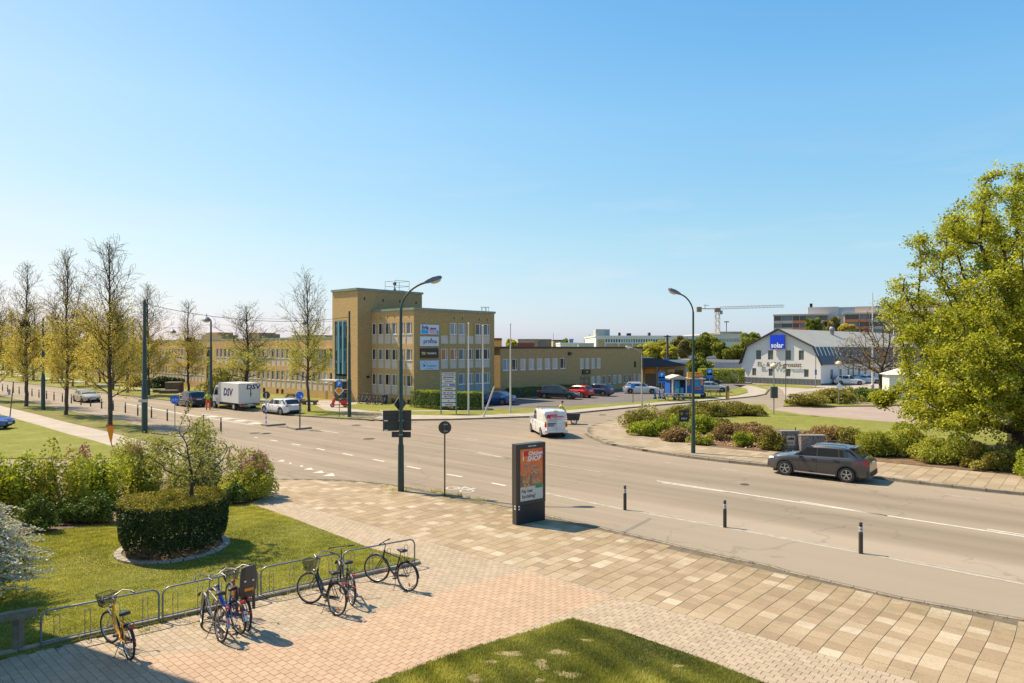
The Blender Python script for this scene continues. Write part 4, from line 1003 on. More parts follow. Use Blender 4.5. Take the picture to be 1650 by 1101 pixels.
# side wall with windows
fw = Facade(sol, S1, S1 + sd * SL_)
for a, w_ in [(3.5, 1.0), (7, .8), (10.2, .7), (14.5, .9), (17.2, .9), (21, .9), (24, .9), (28, .9), (31, .9), (36, .9), (40, .9)]: fw.win(a, .9, a + w_, 2.5, GREYP, style='plain', fm=MATS['grey_window_frame'])
fw.wall(3.35, WRND, depth=.15); fw.box('plinth', 0, -.04, -.1, SL_, -.001, .3, DBND)
fw.box('downpipe', 12.3, -.12, .1, 12.42, -.02, 3.3, DARKW)
back_walls(sol, [S0, S1, S1 + sd * SL_, S0 + sd * SL_], 3.3, WRND, (0, 1))
mb = MB();
w_ = S0 + gd * ap[0] + sd * 17; mb.lathe([(.35, 0), (.35, .7), (.5, .8), (.5, 1.2), (.25, 1.5), (.001, 1.55)], 10, (w_.x - S0.x + 1, w_.y - S0.y - 1, ap[1] - .7)); mb.build('roof_ventilator', POST, sol)
sgn = thing('sign_board', 'bright blue square sign reading solar in white on the white gable', 'sign')
a, b_ = fg.t(1243), fg.t(1266); sgn.matrix_basis = Matrix.Translation(S0 + gd * a) @ Matrix.Rotation(ang(gd), 4, 'Z'); sgn.location.z = zt(1254, 562.2); hh = zt(1254, 540) - sgn.location.z
mb = MB(); mb.box(0, -.5, 0, b_ - a, -.3, hh); mb.box(.3, -.3, .3, .4, 0, .4); mb.box(b_ - a - .4, -.3, .3, b_ - a - .3, 0, .4); mb.build('board_panel', M('solar_blue', (.0, .045, .62), .4), sgn)
txt('solar', hh * .50, WHITEP, sgn, ((b_ - a) / 2, -.515, hh * .24), bold=.03, sx=.92)
gt = thing('wall_lettering', 'black lettering EL- & VVS-grossist on the white gable', 'lettering'); gt.matrix_basis = Matrix.Translation(S0 + gd * fg.t(1256)) @ Matrix.Rotation(ang(gd), 4, 'Z'); gt.location.z = zt(1256, 588)
t_ = txt('EL- & VVS-grossist', 1.05, BLACKP, gt, (0, -.22, 0), bold=.012, sx=1.0, depth=.02); T_TXT = t_
want = fg.t(1290.8) - fg.t(1221)
bpy.context.view_layer.update(); t_.scale = (want / max(.1, t_.dimensions.x), 1, 1)
# --- small white shed by the big tree
sh = thing('garden_shed', 'small white shed with a pale low pitched roof left of the big leafy tree', 'shed', G(1433, 645.5)); sh.rotation_euler.z = -.25
mb = MB(); mb.box(0, 0, 0, 3.2, 2.8, 3.0); mb.build('wall', WRND, sh)
mb = MB(); mb.add([(-.3, -.3, 2.95), (3.5, -.3, 2.95), (3.5, 3.1, 2.95), (-.3, 3.1, 2.95), (1.6, 1.4, 3.75)], [(0, 1, 4), (1, 2, 4), (2, 3, 4), (3, 0, 4), (3, 2, 1, 0)]); mb.build('roof', M('pale_shed_roof', (.6, .56, .5), .6), sh)
mb = MB(); mb.box(.8, -.03, 0, 1.8, -.001, 2.1); mb.build('door', M('shed_door', (.6, .6, .62), .6), sh)
# --- neighbouring building out of frame that shades the lower left corner
nb, fn = rect_building('neighbour_building', 'tall brick house beside the square that shades the paving in the bottom left corner', 'building', 0, 100, 30, 12, BRICK, 5)
for c in list(nb.children): bpy.data.objects.remove(c, do_unlink=True)
nb.location = (-14.0, 16.15, 0); mb = MB()
e = SH; pN = [Vector((0, 0)), Vector((-14, 2)), Vector((-16, -16)), Vector((-2, -18))]
mb.prism([tuple(p) for p in pN], -.1, 12.5); mb.build('wall', BRICK, nb); mb = MB(); mb.prism([(p.x * 1.02, p.y * 1.02) for p in pN], 12.5, 12.8); mb.build('roof', ROOFF, nb)
# ------------------------------------------------------------------ far buildings
def far_box(name, label, px0, px1, ytop, Y, mat, depth=14, wins=None, roof=None, H=None, group=None, fm=None, fas=.4):
 H = H or ZH(ytop, Y)
 o, f = rect_building(name, label, 'building', px0, px1, Y, H, mat, depth, roof, ov=.2, fas=fas, fm=fm)
 if wins:
  for (a, b_, y0, y1, n, pm, fr) in wins:
   for k in range(n):
    x0 = f.t(a + (b_ - a) * k / n + (b_ - a) / n * .12); x1 = f.t(a + (b_ - a) * (k + 1) / n - (b_ - a) / n * .12)
    f.win(x0, f.z(y1, a), x1, f.z(y0, a), pm, style='plain', fm=fr, fw=.12, y=.1)
 f.wall(H - .05, mat, depth=.25)
 if group: o['group'] = group
 return o, f
WPAN = M('far_white_panel', (.72, .72, .72), .7, ns=.2, amt=.1); YBR = M('far_yellow_brick', (.50, .36, .19), .9, ns=.3, amt=.2); GRYW = M('far_grey_wall', (.52, .50, .48), .8, ns=.2, amt=.12)
BLGW = M('far_blue_grey', (.30, .36, .42), .6)
fac, ff = far_box('factory_building', 'white two storey factory with a band of dark windows and a pale roof box', 960, 1100, 541, 200, WPAN, 30, [(975, 1000, 546.3, 552, 6, GLASS, BLGW), (1000, 1020, 546.3, 552, 5, GLASSB, BLGW), (1020, 1040, 546.3, 552, 5, GLASS, BLGW), (1040, 1072, 546.5, 552, 8, GLASS, BLGW)])
ff.box('brick_panel', ff.t(962.5), -.1, 0, ff.t(974), -.01, ff.z(547, 968), YBR)
for a, b_ in ((976, 996), (998, 1018), (1020, 1038), (1040, 1070)): ff.box('brick_panel', ff.t(a), -.1, 0, ff.t(b_), -.01, ff.z(553.6, a), YBR)
ff.box('roof_box', ff.t(960), .3, ff.z(541, 970), ff.t(974.5), 6, ff.z(530.6, 970), GRYW); ff.box('roof_box', ff.t(974.6), .3, ff.z(541, 970), ff.t(982.8), 6, ff.z(530.8, 978), BLGW)
for a, w_, y in ((998.5, 2.5, 536), (1012, 6, 537), (1047, 2.5, 536)): ff.box('roof_vent', ff.t(a), 1, ff.z(541, a), ff.t(a + w_), 3, ff.z(y, a), DARKW)
far_box('factory_building', 'long pale building with small square windows behind the trees', 1074, 1128, 541.5, 215, WPAN, 20, [(1078, 1126, 546, 550, 14, GLASS, BLGW), (1078, 1126, 557, 561, 8, GLASS, BLGW)])
far_box('office_block', 'pale office block with a grey window band below the tower crane', 1128, 1212, 538.5, 235, M('far_cream', (.66, .61, .55), .8, ns=.2, amt=.1), 24, [(1160, 1200, 545.5, 551.5, 18, GLASS, MATS['far_grey_wall'])])
far_box('office_block', 'low pale rooftop with a shallow top storey left of the gabled building', 1160, 1195, 534.5, 260, M('far_sand', (.45, .40, .33), .8, ns=.2, amt=.1), 15)
mb = MB(); o = thing('pyramid_roof_house', 'distant house with a pointed sandy roof between the crane and the gable', 'house', (XW(1195, 262), 262, 0)); x0 = XW(1204, 262) - XW(1195, 262)
mb.box(-x0 * .8, 0, 0, x0 * .8, 4, ZH(539, 262)); mb.build('wall', GRYW, o); mb = MB(); z = ZH(539, 262); mb.add([(-x0 * .8, -.3, z), (x0 * .8, -.3, z), (x0 * .8, 4, z), (-x0 * .8, 4, z), (0, 2, ZH(532.5, 262))], [(0, 1, 4), (1, 2, 4), (2, 3, 4), (3, 0, 4)]); mb.build('roof', M('sandy_tile', (.40, .30, .19), .9), o)
TAN = M('far_tan', (.50, .38, .25), .9, ns=.1, amt=.2); REDB = M('far_red_brick', (.26, .10, .06), .9, ns=.3, amt=.2); ORB = M('far_orange', (.70, .34, .12), .9); MAR = M('maroon_roof', (.22, .05, .05), .8); BRNB = M('far_brown', (.34, .26, .21), .9, ns=.3, amt=.2)
far_box('distant_house', 'orange rendered house with a red roof edge beside the three storey block', 796, 807.5, 545, 130, ORB, 9, fm=MAR)
mb = MB();
far_box('distant_hall', 'low hall with a maroon roof band on the skyline', 833, 861, 552.5, 160, MAR, 14)
far_box('distant_block', 'brown factory block on the skyline behind the maroon hall', 835, 867.5, 546.4, 260, BRNB, 20, [(838, 862, 549, 551.5, 8, GLASSB, GRYW)])
far_box('distant_block', 'red brown brick block right of the brown factory block', 868, 888.5, 546.6, 270, BRNB, 20)
far_box('distant_block', 'small sand coloured block with a dark roof on the skyline', 892, 908, 547.8, 300, TAN, 20, fm=DARKW)
far_box('distant_hall', 'low white hall roof behind the low wing', 903, 931, 552.2, 150, WPAN, 15)
far_box('distant_tower_box', 'grey square chimney box with a dark left side on the skyline', 917.5, 923.6, 546.2, 152, BLGW, 3)
far_box('distant_hall', 'cream low hall left of the white factory', 932, 957, 552.8, 170, M('far_white_roof', (.55, .52, .46), .8), 20)
far_box('distant_block', 'red brick block just left of the white factory', 946, 959, 546.6, 240, REDB, 10, [(948, 958, 549.5, 551, 4, WPAN, GRYW)])
far_box('distant_block', 'flat brown building on the left skyline behind the wing', 200, 330, 552.5, 200, BRNB, 20)
# apartment block
apt = thing('apartment_block', 'distant apartment block with white, grey and orange balcony bands', 'building', (0, 330, 0))
CR = M('apt_concrete', (.68, .54, .43), .8, ns=.2, amt=.12); ORBAL = M('orange_balcony', (.78, .22, .09), .7)
def apt_part(px0, px1, ytop, Y, cols, zb=0):
 x0, x1 = XW(px0, Y), XW(px1, Y); zt_ = ZH(ytop, Y); mb = MB(); mb.box(x0, Y - 330 + 1.2, 0, x1, Y - 330 + 14, zt_ - .4); mb.build('wall', CR, apt)
 mb = MB(); mb.box(x0 - .4, Y - 330 - .5, zt_ - .4, x1 + .4, Y - 330 + 14.4, zt_ + .3); mb.build('roof_slab', CR, apt)
 zf = zt_ - 3.3; pk = 0
 while zf > 9:
  for i, (a, b_, kind) in enumerate(cols):
   xa, xb = XW(a, Y), XW(b_, Y); mb = MB(); mb.box(xa + .1, Y - 330 - .4, zf - .9, xb - .1, Y - 330 - .2, zf + .45); mb.build('balcony_front', ORBAL if kind else CR, apt)
   n = max(1, int((xb - xa) / 2))
   mb = MB(); mb.box(xa + .2, Y - 330 + 1.1, zf + .3, xb - .2, Y - 330 + 1.19, zf + 2.6); mb.build('window', [GLASS, GLASSB, GREYP][(i + pk) % 3], apt)
   mb = MB(); mb.box(xa - .08, Y - 330 - .5, zf - 1, xa + .08, Y - 330 + 1.2, zf + 3); mb.build('fin_wall', CR, apt)
  zf -= 3.4; pk += 1
apt_part(1247, 1326, 508, 330, [(1247, 1258, 0), (1258, 1275, 0), (1275, 1285, 1), (1285, 1295, 1), (1295, 1312, 0), (1312, 1326, 0)])
apt_part(1342, 1520, 507.5, 334, [(1344, 1364, 1), (1364, 1378, 1), (1378, 1400, 0), (1400, 1420, 0), (1420, 1440, 0), (1440, 1470, 0), (1470, 1500, 0)])
for a, b_, yt, m_ in ((1286, 1330, 497, GRYW), (1330, 1352, 498, BLGW), (1352, 1380, 497.5, CR), (1380, 1408, 497, BLGW), (1408, 1520, 492, CR)):
 mb = MB(); mb.box(XW(a, 338), 6, 10, XW(b_, 338) - .05, 16, ZH(yt, 338)); mb.build('penthouse', m_, apt)
mb = MB(); mb.box(XW(1289, 338), 7, ZH(497, 338), XW(1293, 338), 9, ZH(491, 338)); mb.build('roof_vent', DARKW, apt)
pv_ = Vector((XW(1247, 330), 330, 0)); R_ = Matrix.Rotation(-.40, 4, 'Z'); apt.rotation_euler.z = -.40; apt.location = pv_ - (R_ @ Vector((pv_.x, 0, 0)))
# tower crane
cr = thing('tower_crane', 'pale tower crane with a long jib above the distant roofs', 'crane', (XW(1156, 400), 400, 0))
CST = M('crane_grey', (.62, .48, .36), .6); CBR = M('crane_brown', (.34, .22, .14), .7)
def lattice(mb, p0, p1, w, h, n, r=.14, tri=False):
 p0, p1 = Vector(p0), Vector(p1); d = (p1 - p0); L = d.length; d.normalize()
 s_ = d.cross(Vector((0, 0, 1))) if abs(d.z) < .9 else Vector((1, 0, 0)); s_.normalize(); up = s_.cross(d)
 C_ = [s_ * (-w / 2), s_ * (w / 2), s_ * (w / 2) + up * h, s_ * (-w / 2) + up * h]
 if abs(d.z) > .9: C_ = [Vector((a * w / 2, b_ * w / 2, 0)) for a, b_ in ((-1, -1), (1, -1), (1, 1), (-1, 1))]
 for c in C_: mb.beam(p0 + c, p1 + c, r, r)
 for i in range(n):
  a = p0 + d * (L * i / n); b_ = p0 + d * (L * (i + 1) / n)
  for j in range(4):
   q, w_ = C_[j], C_[(j + 1) % 4]; mb.beam(a + (q if i % 2 else w_), b_ + (w_ if i % 2 else q), r * .7, r * .7)
JH = ZH(497.5, 400)
mb = MB(); lattice(mb, (0, 0, 0), (0, 0, JH - .5), 2.2, 2.2, 14, .25); mb.build('mast', CST, cr)
jx = XW(1263, 400) - XW(1156, 400)
mb = MB(); lattice(mb, (1.5, 0, JH - .3), (jx, 0, JH + .9), 1.4, 1.3, 34, .16); mb.build('jib', CST, cr)
mb = MB(); mb.box(XW(1123, 400) - XW(1156, 400), -.8, JH - .3, 0, .8, JH + .1); mb.build('counter_jib', CBR, cr)
mb = MB(); mb.box(XW(1122.5, 400) - XW(1156, 400), -1, JH - 2.0, XW(1130, 400) - XW(1156, 400), 1, JH + 1.0); mb.build('counterweight', CBR, cr)
mb = MB(); mb.box(-1.5, -1.4, JH - 2.0, 1.5, 1.4, JH + .4); mb.build('slewing_unit', CBR, cr); mb = MB(); mb.box(1.6, -1.2, JH - 3.4, 2.8, .4, JH - 1.2); mb.build('cab', BLGW, cr)
mb = MB(); mb.beam((XW(1136, 400) - XW(1156, 400), 0, JH), (XW(1136, 400) - XW(1156, 400), 0, JH + 2.2), .3, .3); mb.beam((XW(1134, 400) - XW(1156, 400), 0, JH + 2.2), (XW(1142, 400) - XW(1156, 400), 0, JH + 1.8), .25, .25); mb.build('hoist_frame', POST, cr)
fl = thing('floodlight_mast', 'slim floodlight mast just right of the crane tower', 'light mast', (XW(1170.5, 300), 300, 0))
mb = MB(); mb.tube([(0, 0, 0), (0, 0, ZH(519, 300))], .2, 6); mb.build('pole', POST, fl); mb = MB(); mb.box(-1, -.6, ZH(519.5, 300), 1, .6, ZH(518, 300)); mb.build('lamp_head', M('lamp_rust', (.2, .12, .08), .6), fl)
mst = thing('radio_mast', 'thin dark mast on the skyline right of the sand coloured block', 'mast', (XW(891.5, 290), 290, 0)); mb = MB(); mb.tube([(0, 0, 0), (0, 0, ZH(537, 290))], [.2, .08], 5); mb.build('pole', POST, mst)
mst = thing('radio_mast', 'thin mast above the red brick block left of the white factory', 'mast', (XW(950.3, 240), 240, 0)); mb = MB(); mb.tube([(0, 0, 0), (0, 0, ZH(539.5, 240))], [.2, .12], 5); mb.build('pole', POST, mst)
# ------------------------------------------------------------------ vegetation
def leaf_mat(name, c1, c2, c3=None, trans=0.35, rough=0.55):
 m, nt, b = new_mat(name)
 a = nt.nodes.new('ShaderNodeAttribute'); a.attribute_name = 'tint'
 k_ = 1.55 if trans else 1.0; c1, c2, c3 = [tuple(min(.75, x * k_) for x in c_) for c_ in (c1, c2, c3 or c2)]
 st = [(0.0, c1), (0.6, c2), (1.0, c3)]
 c = ramp(nt, a.outputs['Fac'], st); b.inputs['Roughness'].default_value = rough; b.inputs['Specular IOR Level'].default_value = 0.25
 nt.links.new(c, b.inputs['Base Color'])
 if trans:
  tr = nt.nodes.new('ShaderNodeBsdfTranslucent'); mx = nt.nodes.new('ShaderNodeMixShader'); mx.inputs[0].default_value = trans
  nt.links.new(mixrgb(nt, c, (1.0, 0.95, 0.35), 1.0, 'MULTIPLY'), tr.inputs[0])
  out = nt.nodes['Material Output']; nt.links.new(b.outputs[0], mx.inputs[1]); nt.links.new(tr.outputs[0], mx.inputs[2]); nt.links.new(mx.outputs[0], out.inputs[0])
 MATS[name] = m; return m
def leaves_mesh(name, P, size, mat, aspect=0.55, flat=0.0, tint=None, jit=0.35, dirs=None, rng=RNG):
 """one rhombic leaf per point; flat>0 pulls the normals upwards"""
 n = len(P); d = rng.normal(size=(n, 3)) if dirs is None else dirs + rng.normal(size=(n, 3)) * 0.25
 d /= np.linalg.norm(d, axis=1)[:, None] + 1e-9
 q = rng.normal(size=(n, 3)); q[:, 2] += flat * 3
 s = np.cross(d, q); s /= np.linalg.norm(s, axis=1)[:, None] + 1e-9
 L = (size * (1 + rng.uniform(-jit, jit, n)))[:, None]
 Vv = np.empty((n, 4, 3)); Vv[:, 0] = P - d * L * .5; Vv[:, 1] = P + s * L * aspect * .5; Vv[:, 2] = P + d * L * .5; Vv[:, 3] = P - s * L * aspect * .5
 t = rng.random(n) if tint is None else tint
 return np_mesh(name, Vv.reshape(-1, 3), np.arange(n * 4).reshape(n, 4), mat, np.repeat(t, 4))
def blob_noise(P, rng, k=7, f=1.0):
 """cheap smooth random field"""
 v = np.zeros(len(P))
 for _ in range(k):
  w = rng.normal(size=3) * f; v += np.sin(P @ w + rng.uniform(0, 6.28))
 return v / k ** .5
def grow(rng, att, root, dir0, step=0.35, influence=3.0, kill=0.7, trunk=2.0, maxit=160, grav=0.0):
 """space colonisation: returns nodes (n,3), parent index"""
 N = [np.array(root, float)]; par = [-1]; d = np.array(dir0, float); d /= np.linalg.norm(d)
 while len(N) * step < trunk: N.append(N[-1] + d * step + rng.normal(size=3) * .02 * step); par.append(len(N) - 2)
 att = att.copy(); A = len(att); best = np.full(A, 1e9); who = np.zeros(A, int); start = 0; alive = np.ones(A, bool)
 for it in range(maxit):
  new = np.array(N[start:]);
  if len(new):
   D = np.linalg.norm(att[:, None] - new[None], axis=2); j = D.argmin(1); dm = D[np.arange(A), j]
   u = dm < best; best[u] = dm[u]; who[u] = j[u] + start
  start = len(N); alive &= best > kill
  if not alive.any(): break
  act = alive & (best < influence * (3 if it < 12 else 1))
  if not act.any(): break
  idx = np.where(act)[0]; Nn = np.array(N); v = att[idx] - Nn[who[idx]]; v /= np.linalg.norm(v, axis=1)[:, None]
  acc = {}
  for k, w in zip(who[idx], v): acc[k] = acc.get(k, 0) + w
  for k, w in acc.items():
   w = w / (np.linalg.norm(w) + 1e-9) + rng.normal(size=3) * .12; w[2] += grav
   if par[k] >= 0: w = w + (N[k] - N[par[k]]) / step * .35
   w /= np.linalg.norm(w); p = N[k] + w * step; N.append(p); par.append(k)
  if len(N) > 9000: break
 return np.array(N), np.array(par)
def limb_mesh(name, N, par, mat, r0, rmin=0.012, power=2.3, sides=5):
 n = len(N); w = np.zeros(n); ch = np.zeros(n, int)
 for i in range(n - 1, 0, -1): ch[par[i]] += 1
 for i in range(n - 1, -1, -1):
  if ch[i] == 0: w[i] += 1
  if par[i] >= 0: w[par[i]] += w[i]
 R = np.maximum(rmin, r0 * (w / w[0]) ** (1 / power)); R[0] = r0 * 1.25
 i = np.arange(1, n); a, b_ = N[par[i]], N[i]; ra, rb = R[par[i]], R[i]
 ra = np.minimum(ra, rb * 1.6 + .01)
 d = b_ - a; d /= np.linalg.norm(d, axis=1)[:, None] + 1e-9
 e = np.where(np.abs(d[:, 2:3]) < .9, np.array([[0, 0, 1.]]), np.array([[1., 0, 0]])); s = np.cross(d, e); s /= np.linalg.norm(s, axis=1)[:, None]; t = np.cross(d, s)
 m = len(i); Vv = np.empty((m, 2, sides, 3))
 for k in range(sides):
  an = 2 * PI * k / sides; o = s * math.cos(an) + t * math.sin(an)
  Vv[:, 0, k] = a + o * ra[:, None]; Vv[:, 1, k] = b_ + o * rb[:, None]
 f = np.array([(k, (k + 1) % sides, sides + (k + 1) % sides, sides + k) for k in range(sides)])
 Ff = (f[None] + (np.arange(m) * 2 * sides)[:, None, None]).reshape(-1, 4)
 me = np_mesh(name, Vv.reshape(-1, 3), Ff, mat); me.polygons.foreach_set('use_smooth', [True] * len(me.polygons)); return me, ch
BARK = M('bark_grey_brown', (0.12, 0.09, 0.065), 0.95, ns=6, amt=.45, bd=.02, bs_=30)
BARKM = M('bark_maple_dark', (0.075, 0.058, 0.042), 0.95, ns=5, amt=.45, bd=.02, bs_=30)
TWIG = M('bush_stem', (0.14, 0.10, 0.065), 0.95)
# --- roadside trees with small young leaves below and bare tops
LV_Y = leaf_mat('young_yellow_leaf', (0.30, 0.225, 0.055), (0.42, 0.345, 0.10), (0.47, 0.44, 0.16), .5)
LV_G = leaf_mat('young_green_leaf', (0.22, 0.20, 0.04), (0.33, 0.32, 0.06), (0.44, 0.42, 0.11), .5)
def spindle(rng, n, H, z0, rmax, zmid=.35, top=.12):
 z = rng.uniform(0, 1, n) ** .9; prof = np.interp(z, [0, .08, zmid, .62, .85, 1], [.45, .85, 1, .62, .38, top]) * rmax
 a = rng.uniform(0, 2 * PI, n); r = prof * np.sqrt(rng.uniform(.02, 1, n)); return np.stack([r * np.cos(a), r * np.sin(a), z0 + z * (H - z0)], 1)
TREES = []
def road_tree(seed, H, rmax, leafn, lmat, leafmax=.58, z0=2.3, bark=BARK, trunk_r=.16, nest=None, lsz=.105, dens=1.0, spread=1.0):
 """straight leader, steep ascending side branches with forked twigs; young leaves on the lower ones"""
 rng = np.random.default_rng(seed); t = bpy.data.objects.new('roadside_tree', None); COL.objects.link(t)
 pts = []; par = []; rad = []
 def add(p, pa, r): pts.append(p); par.append(pa); rad.append(r); return len(pts) - 1
 k = add(np.zeros(3), -1, trunk_r * 1.3); lead = [k]; q = np.zeros(3); n = int(H / .3)
 for i in range(1, n + 1):
  q = q + np.array([rng.normal() * .022, rng.normal() * .022, H / n]); k = add(q, k, max(.012, trunk_r * (1 - i / n) ** .8 * 1.05 + .01)); lead.append(k)
 tips = []
 def shoot(k, d, L, r, depth, z_rel):
  m = max(2, int(L / .26)); p = pts[k]; st = L / m
  for i in range(m):
   d = d + rng.normal(size=3) * .13; d[2] += .085; d /= np.linalg.norm(d); p = p + d * st; rr = max(.009, r * (1 - (i + 1) / m * .8)); k = add(p, k, rr)
   if depth < 2 and (i >= 1 or m < 4) and rng.random() < .82 * dens:
    for s_ in range(1 if depth else rng.integers(1, 3)):
     a = rng.normal(size=3); a -= d * a.dot(d); a /= np.linalg.norm(a); nd = d * rng.uniform(.55, .9) + a * rng.uniform(.5, .9); nd /= np.linalg.norm(nd)
     shoot(k, nd, L * rng.uniform(.28, .5) * (1 - .45 * i / m) + .12, rr * .6, depth + 1, z_rel)
   if depth > 0 or i > m * .5: tips.append(k)
 nb = int(46 * dens); az = rng.uniform(0, 6.28)
 for b_ in range(nb):
  f = (b_ + .5) / nb; z = z0 + (H * .965 - z0) * f ** 1.05; k = lead[min(n, int(z / H * n))]; az += 2.4 + rng.normal() * .3
  R = rmax * np.interp(f, [0, .12, .35, .6, .85, 1], [.75, 1.0, .95, .60, .34, .10]) * rng.uniform(.75, 1.15) * spread
  el = np.interp(f, [0, .3, 1], [.35, .75, 1.15]) + rng.normal() * .1; d = np.array([math.cos(az) * math.cos(el), math.sin(az) * math.cos(el), math.sin(el)])
  shoot(k, d, R / math.cos(min(el, 1.15)) * .95, trunk_r * (.34 - .2 * f), 0, f)
 N = np.array(pts); P_ = np.array(par); R_ = np.array(rad)
 i = np.arange(1, len(N)); a, b_ = N[P_[i]], N[i]; ra, rb = np.minimum(R_[P_[i]], R_[i] * 1.5 + .006), R_[i]
 d = b_ - a; d /= np.linalg.norm(d, axis=1)[:, None] + 1e-9; e = np.where(np.abs(d[:, 2:3]) < .9, np.array([[0, 0, 1.]]), np.array([[1., 0, 0]])); s_ = np.cross(d, e); s_ /= np.linalg.norm(s_, axis=1)[:, None]; u = np.cross(d, s_)
 S = 4; m = len(i); Vv = np.empty((m, 2, S, 3))
 for k in range(S):
  an = 2 * PI * k / S; o = s_ * math.cos(an) + u * math.sin(an); Vv[:, 0, k] = a + o * ra[:, None]; Vv[:, 1, k] = b_ + o * rb[:, None]
 f = np.array([(k, (k + 1) % S, S + (k + 1) % S, S + k) for k in range(S)]); Ff = (f[None] + (np.arange(m) * 2 * S)[:, None, None]).reshape(-1, 4)
 me = np_mesh('trunk', Vv.reshape(-1, 3), Ff, bark); me.polygons.foreach_set('use_smooth', [True] * len(me.polygons)); link('trunk', me, t)
 T = N[np.array(tips)]; w = np.clip((leafmax * 1.08 * H + rng.normal(size=len(T)) * .09 * H - T[:, 2]) / (.16 * H), .02, 1); w /= w.sum()
 c = T[rng.choice(len(T), leafn, p=w)] + rng.normal(size=(leafn, 3)) * .13
 link('leaves', leaves_mesh('leaves', c, lsz, lmat, .6, rng=rng), t)
 if nest:
  k = 900; a = rng.normal(size=(k, 3)); a /= np.linalg.norm(a, axis=1)[:, None]; P = a * rng.uniform(.18, .42, (k, 1)) * np.array([1, 1, .8]) + np.array([.15, 0, nest])
  link('nest', leaves_mesh('nest', P, .34, M('nest_twigs', (.07, .03, .018), .9), .08, rng=rng), t)
 return t
LAB = 'slim roadside tree '
protoA = road_tree(1, 14.6, 2.95, 18000, LV_Y, .58, nest=8.6); protoB = road_tree(2, 14.6, 2.9, 17000, LV_Y, .52); protoC = road_tree(3, 13.5, 2.7, 15000, LV_Y, .56, nest=7.9)
protoD = road_tree(4, 13.5, 3.0, 10000, LV_G, .55, z0=3.0, dens=.9)
used = set()
def place_tree(proto, px, py, ytop, H0, label, group, rz, z=.05, rs=1.0):
 p = G(px, py, z); sc = (ZH(ytop, p.y)) / H0
 if proto.name in used: o = copy_tree(proto)
 else: o = proto; used.add(proto.name)
 o.location = (p.x, p.y, z - .02); o.rotation_euler = (0, 0, rz); o.scale = (sc * rs, sc * rs, sc)
 tag(o, label, 'tree', group); return o
GL = 'trees in the left roadside row'
place_tree(protoA, 177, 684.5, 388, 14.6, 'tall roadside tree with a dark bird nest directly behind the orange marker', GL, .4)
place_tree(protoB, 106, 668.5, 405, 14.6, 'tall bare topped roadside tree without a nest between the two trees that have nests', GL, 1.7)
place_tree(protoC, 42, 655, 428, 13.5, 'roadside tree with a bird nest behind the thin leaning sign pole on the left', GL, 2.6)
place_tree(protoB, -4, 645.5, 452, 14.6, 'roadside tree cut by the left edge of the photo', GL, 4.0)
place_tree(protoA, -55, 636, 470, 14.6, 'roadside tree beyond the left edge', GL, 5.0)
GF = 'trees on the far side of the road'
place_tree(protoD, 498, 663, 443, 13.5, 'roadside tree in front of the long wing between the arrow sign and the stair tower', GF, .9, Z2, .95)
place_tree(protoD, 399, 646, 494, 13.5, 'spreading young tree behind the white box truck', GF, 2.1, Z2, 1.7)
place_tree(protoC, 303, 632, 488, 13.5, 'narrow tree on the lawn behind the dark parked car', GF, 1.1, Z2, 1.25)
place_tree(protoB, 239, 637, 461, 14.6, 'tree partly behind the tall green pole on the left', GF, 3.3, Z2, 1.3)
place_tree(protoA, 182, 628, 480, 14.6, 'far side tree standing behind the tree with the dark nest', GF, 0.3, Z2)
for i, (px, py, yt) in enumerate([(139, 620.5, 492), (117, 622.5, 500), (54, 612.5, 498), (84, 616, 505), (20, 607, 500), (-15, 603, 502), (160, 616, 508), (100, 609, 512), (215, 621, 512)]):
 place_tree([protoC, protoB, protoA][i % 3], px, py, yt, [13.5, 14.6, 14.6][i % 3], ['distant roadside tree showing only a brown yellow crown on the far left'][0], GF, i * 1.3, Z2, 1.4)
for i, (px, py, yt) in enumerate([(5, 596, 520), (40, 594, 522), (70, 595, 518), (110, 596, 525), (150, 598, 522), (190, 600, 526), (-30, 592, 515)]):
 place_tree([protoB, protoC][i % 2], px, py, yt, [14.6, 13.5][i % 2], 'distant yellowish tree on the left skyline behind the tree rows', 'distant trees on the left skyline', i * 2.1, Z2, 1.6)
# --- big maple at the right edge
LV_M = leaf_mat('maple_leaf', (0.12, 0.145, 0.015), (0.27, 0.285, 0.03), (0.46, 0.44, 0.07), .52)
mp = G(1640, 737, Z2); MX, MY = mp.x, mp.y
maple = thing('maple_tree', 'big spreading tree with fresh yellow green leaves at the right edge', 'tree', (MX, MY, Z2)); rng = np.random.default_rng(21)
def env_maple(P):
 x, y, z = P[:, 0], P[:, 1], P[:, 2]
 zz = np.array([1.5, 2.2, 4.1, 6.1, 8.0, 9.6, 11.7, 13.0, 14.0, 15.5, 16.4]); rr = np.array([5.5, 6.8, 6.8, 6.3, 7.0, 6.1, 5.9, 5.3, 3.9, 1.9, .5])
 R = .89 * np.interp(z, zz, rr); an = np.arctan2(y, x); R = R * (1 + .10 * np.sin(3 * an + z * .7) + .06 * np.sin(5 * an - z * 1.3)); return np.hypot(x, y) < R
P = rng.uniform((-8, -8, 1.5), (8, 8, 16.7), (9000, 3)); P = P[env_maple(P)]
rad = np.hypot(P[:, 0], P[:, 1]); keep = rng.random(len(P)) < np.clip(.25 + rad / 6.5, 0, 1); P = P[keep]
nz = blob_noise(P, rng, 8, .75); P = P[nz > -.75][:2500]; P = np.concatenate([P, rng.uniform((-5.6, -4.6, 2.3), (4, -2.2, 4.6), (420, 3)), rng.uniform((-5.9, -3.2, 1.5), (-2.5, 2, 4.0), (220, 3)), rng.uniform((-5.6, -5, 3.5), (3, 0, 7), (520, 3))])
N, par = grow(rng, P, (0, 0, 0), (0, 0, 1), step=.36, influence=2.6, kill=.62, trunk=2.0, grav=.02)
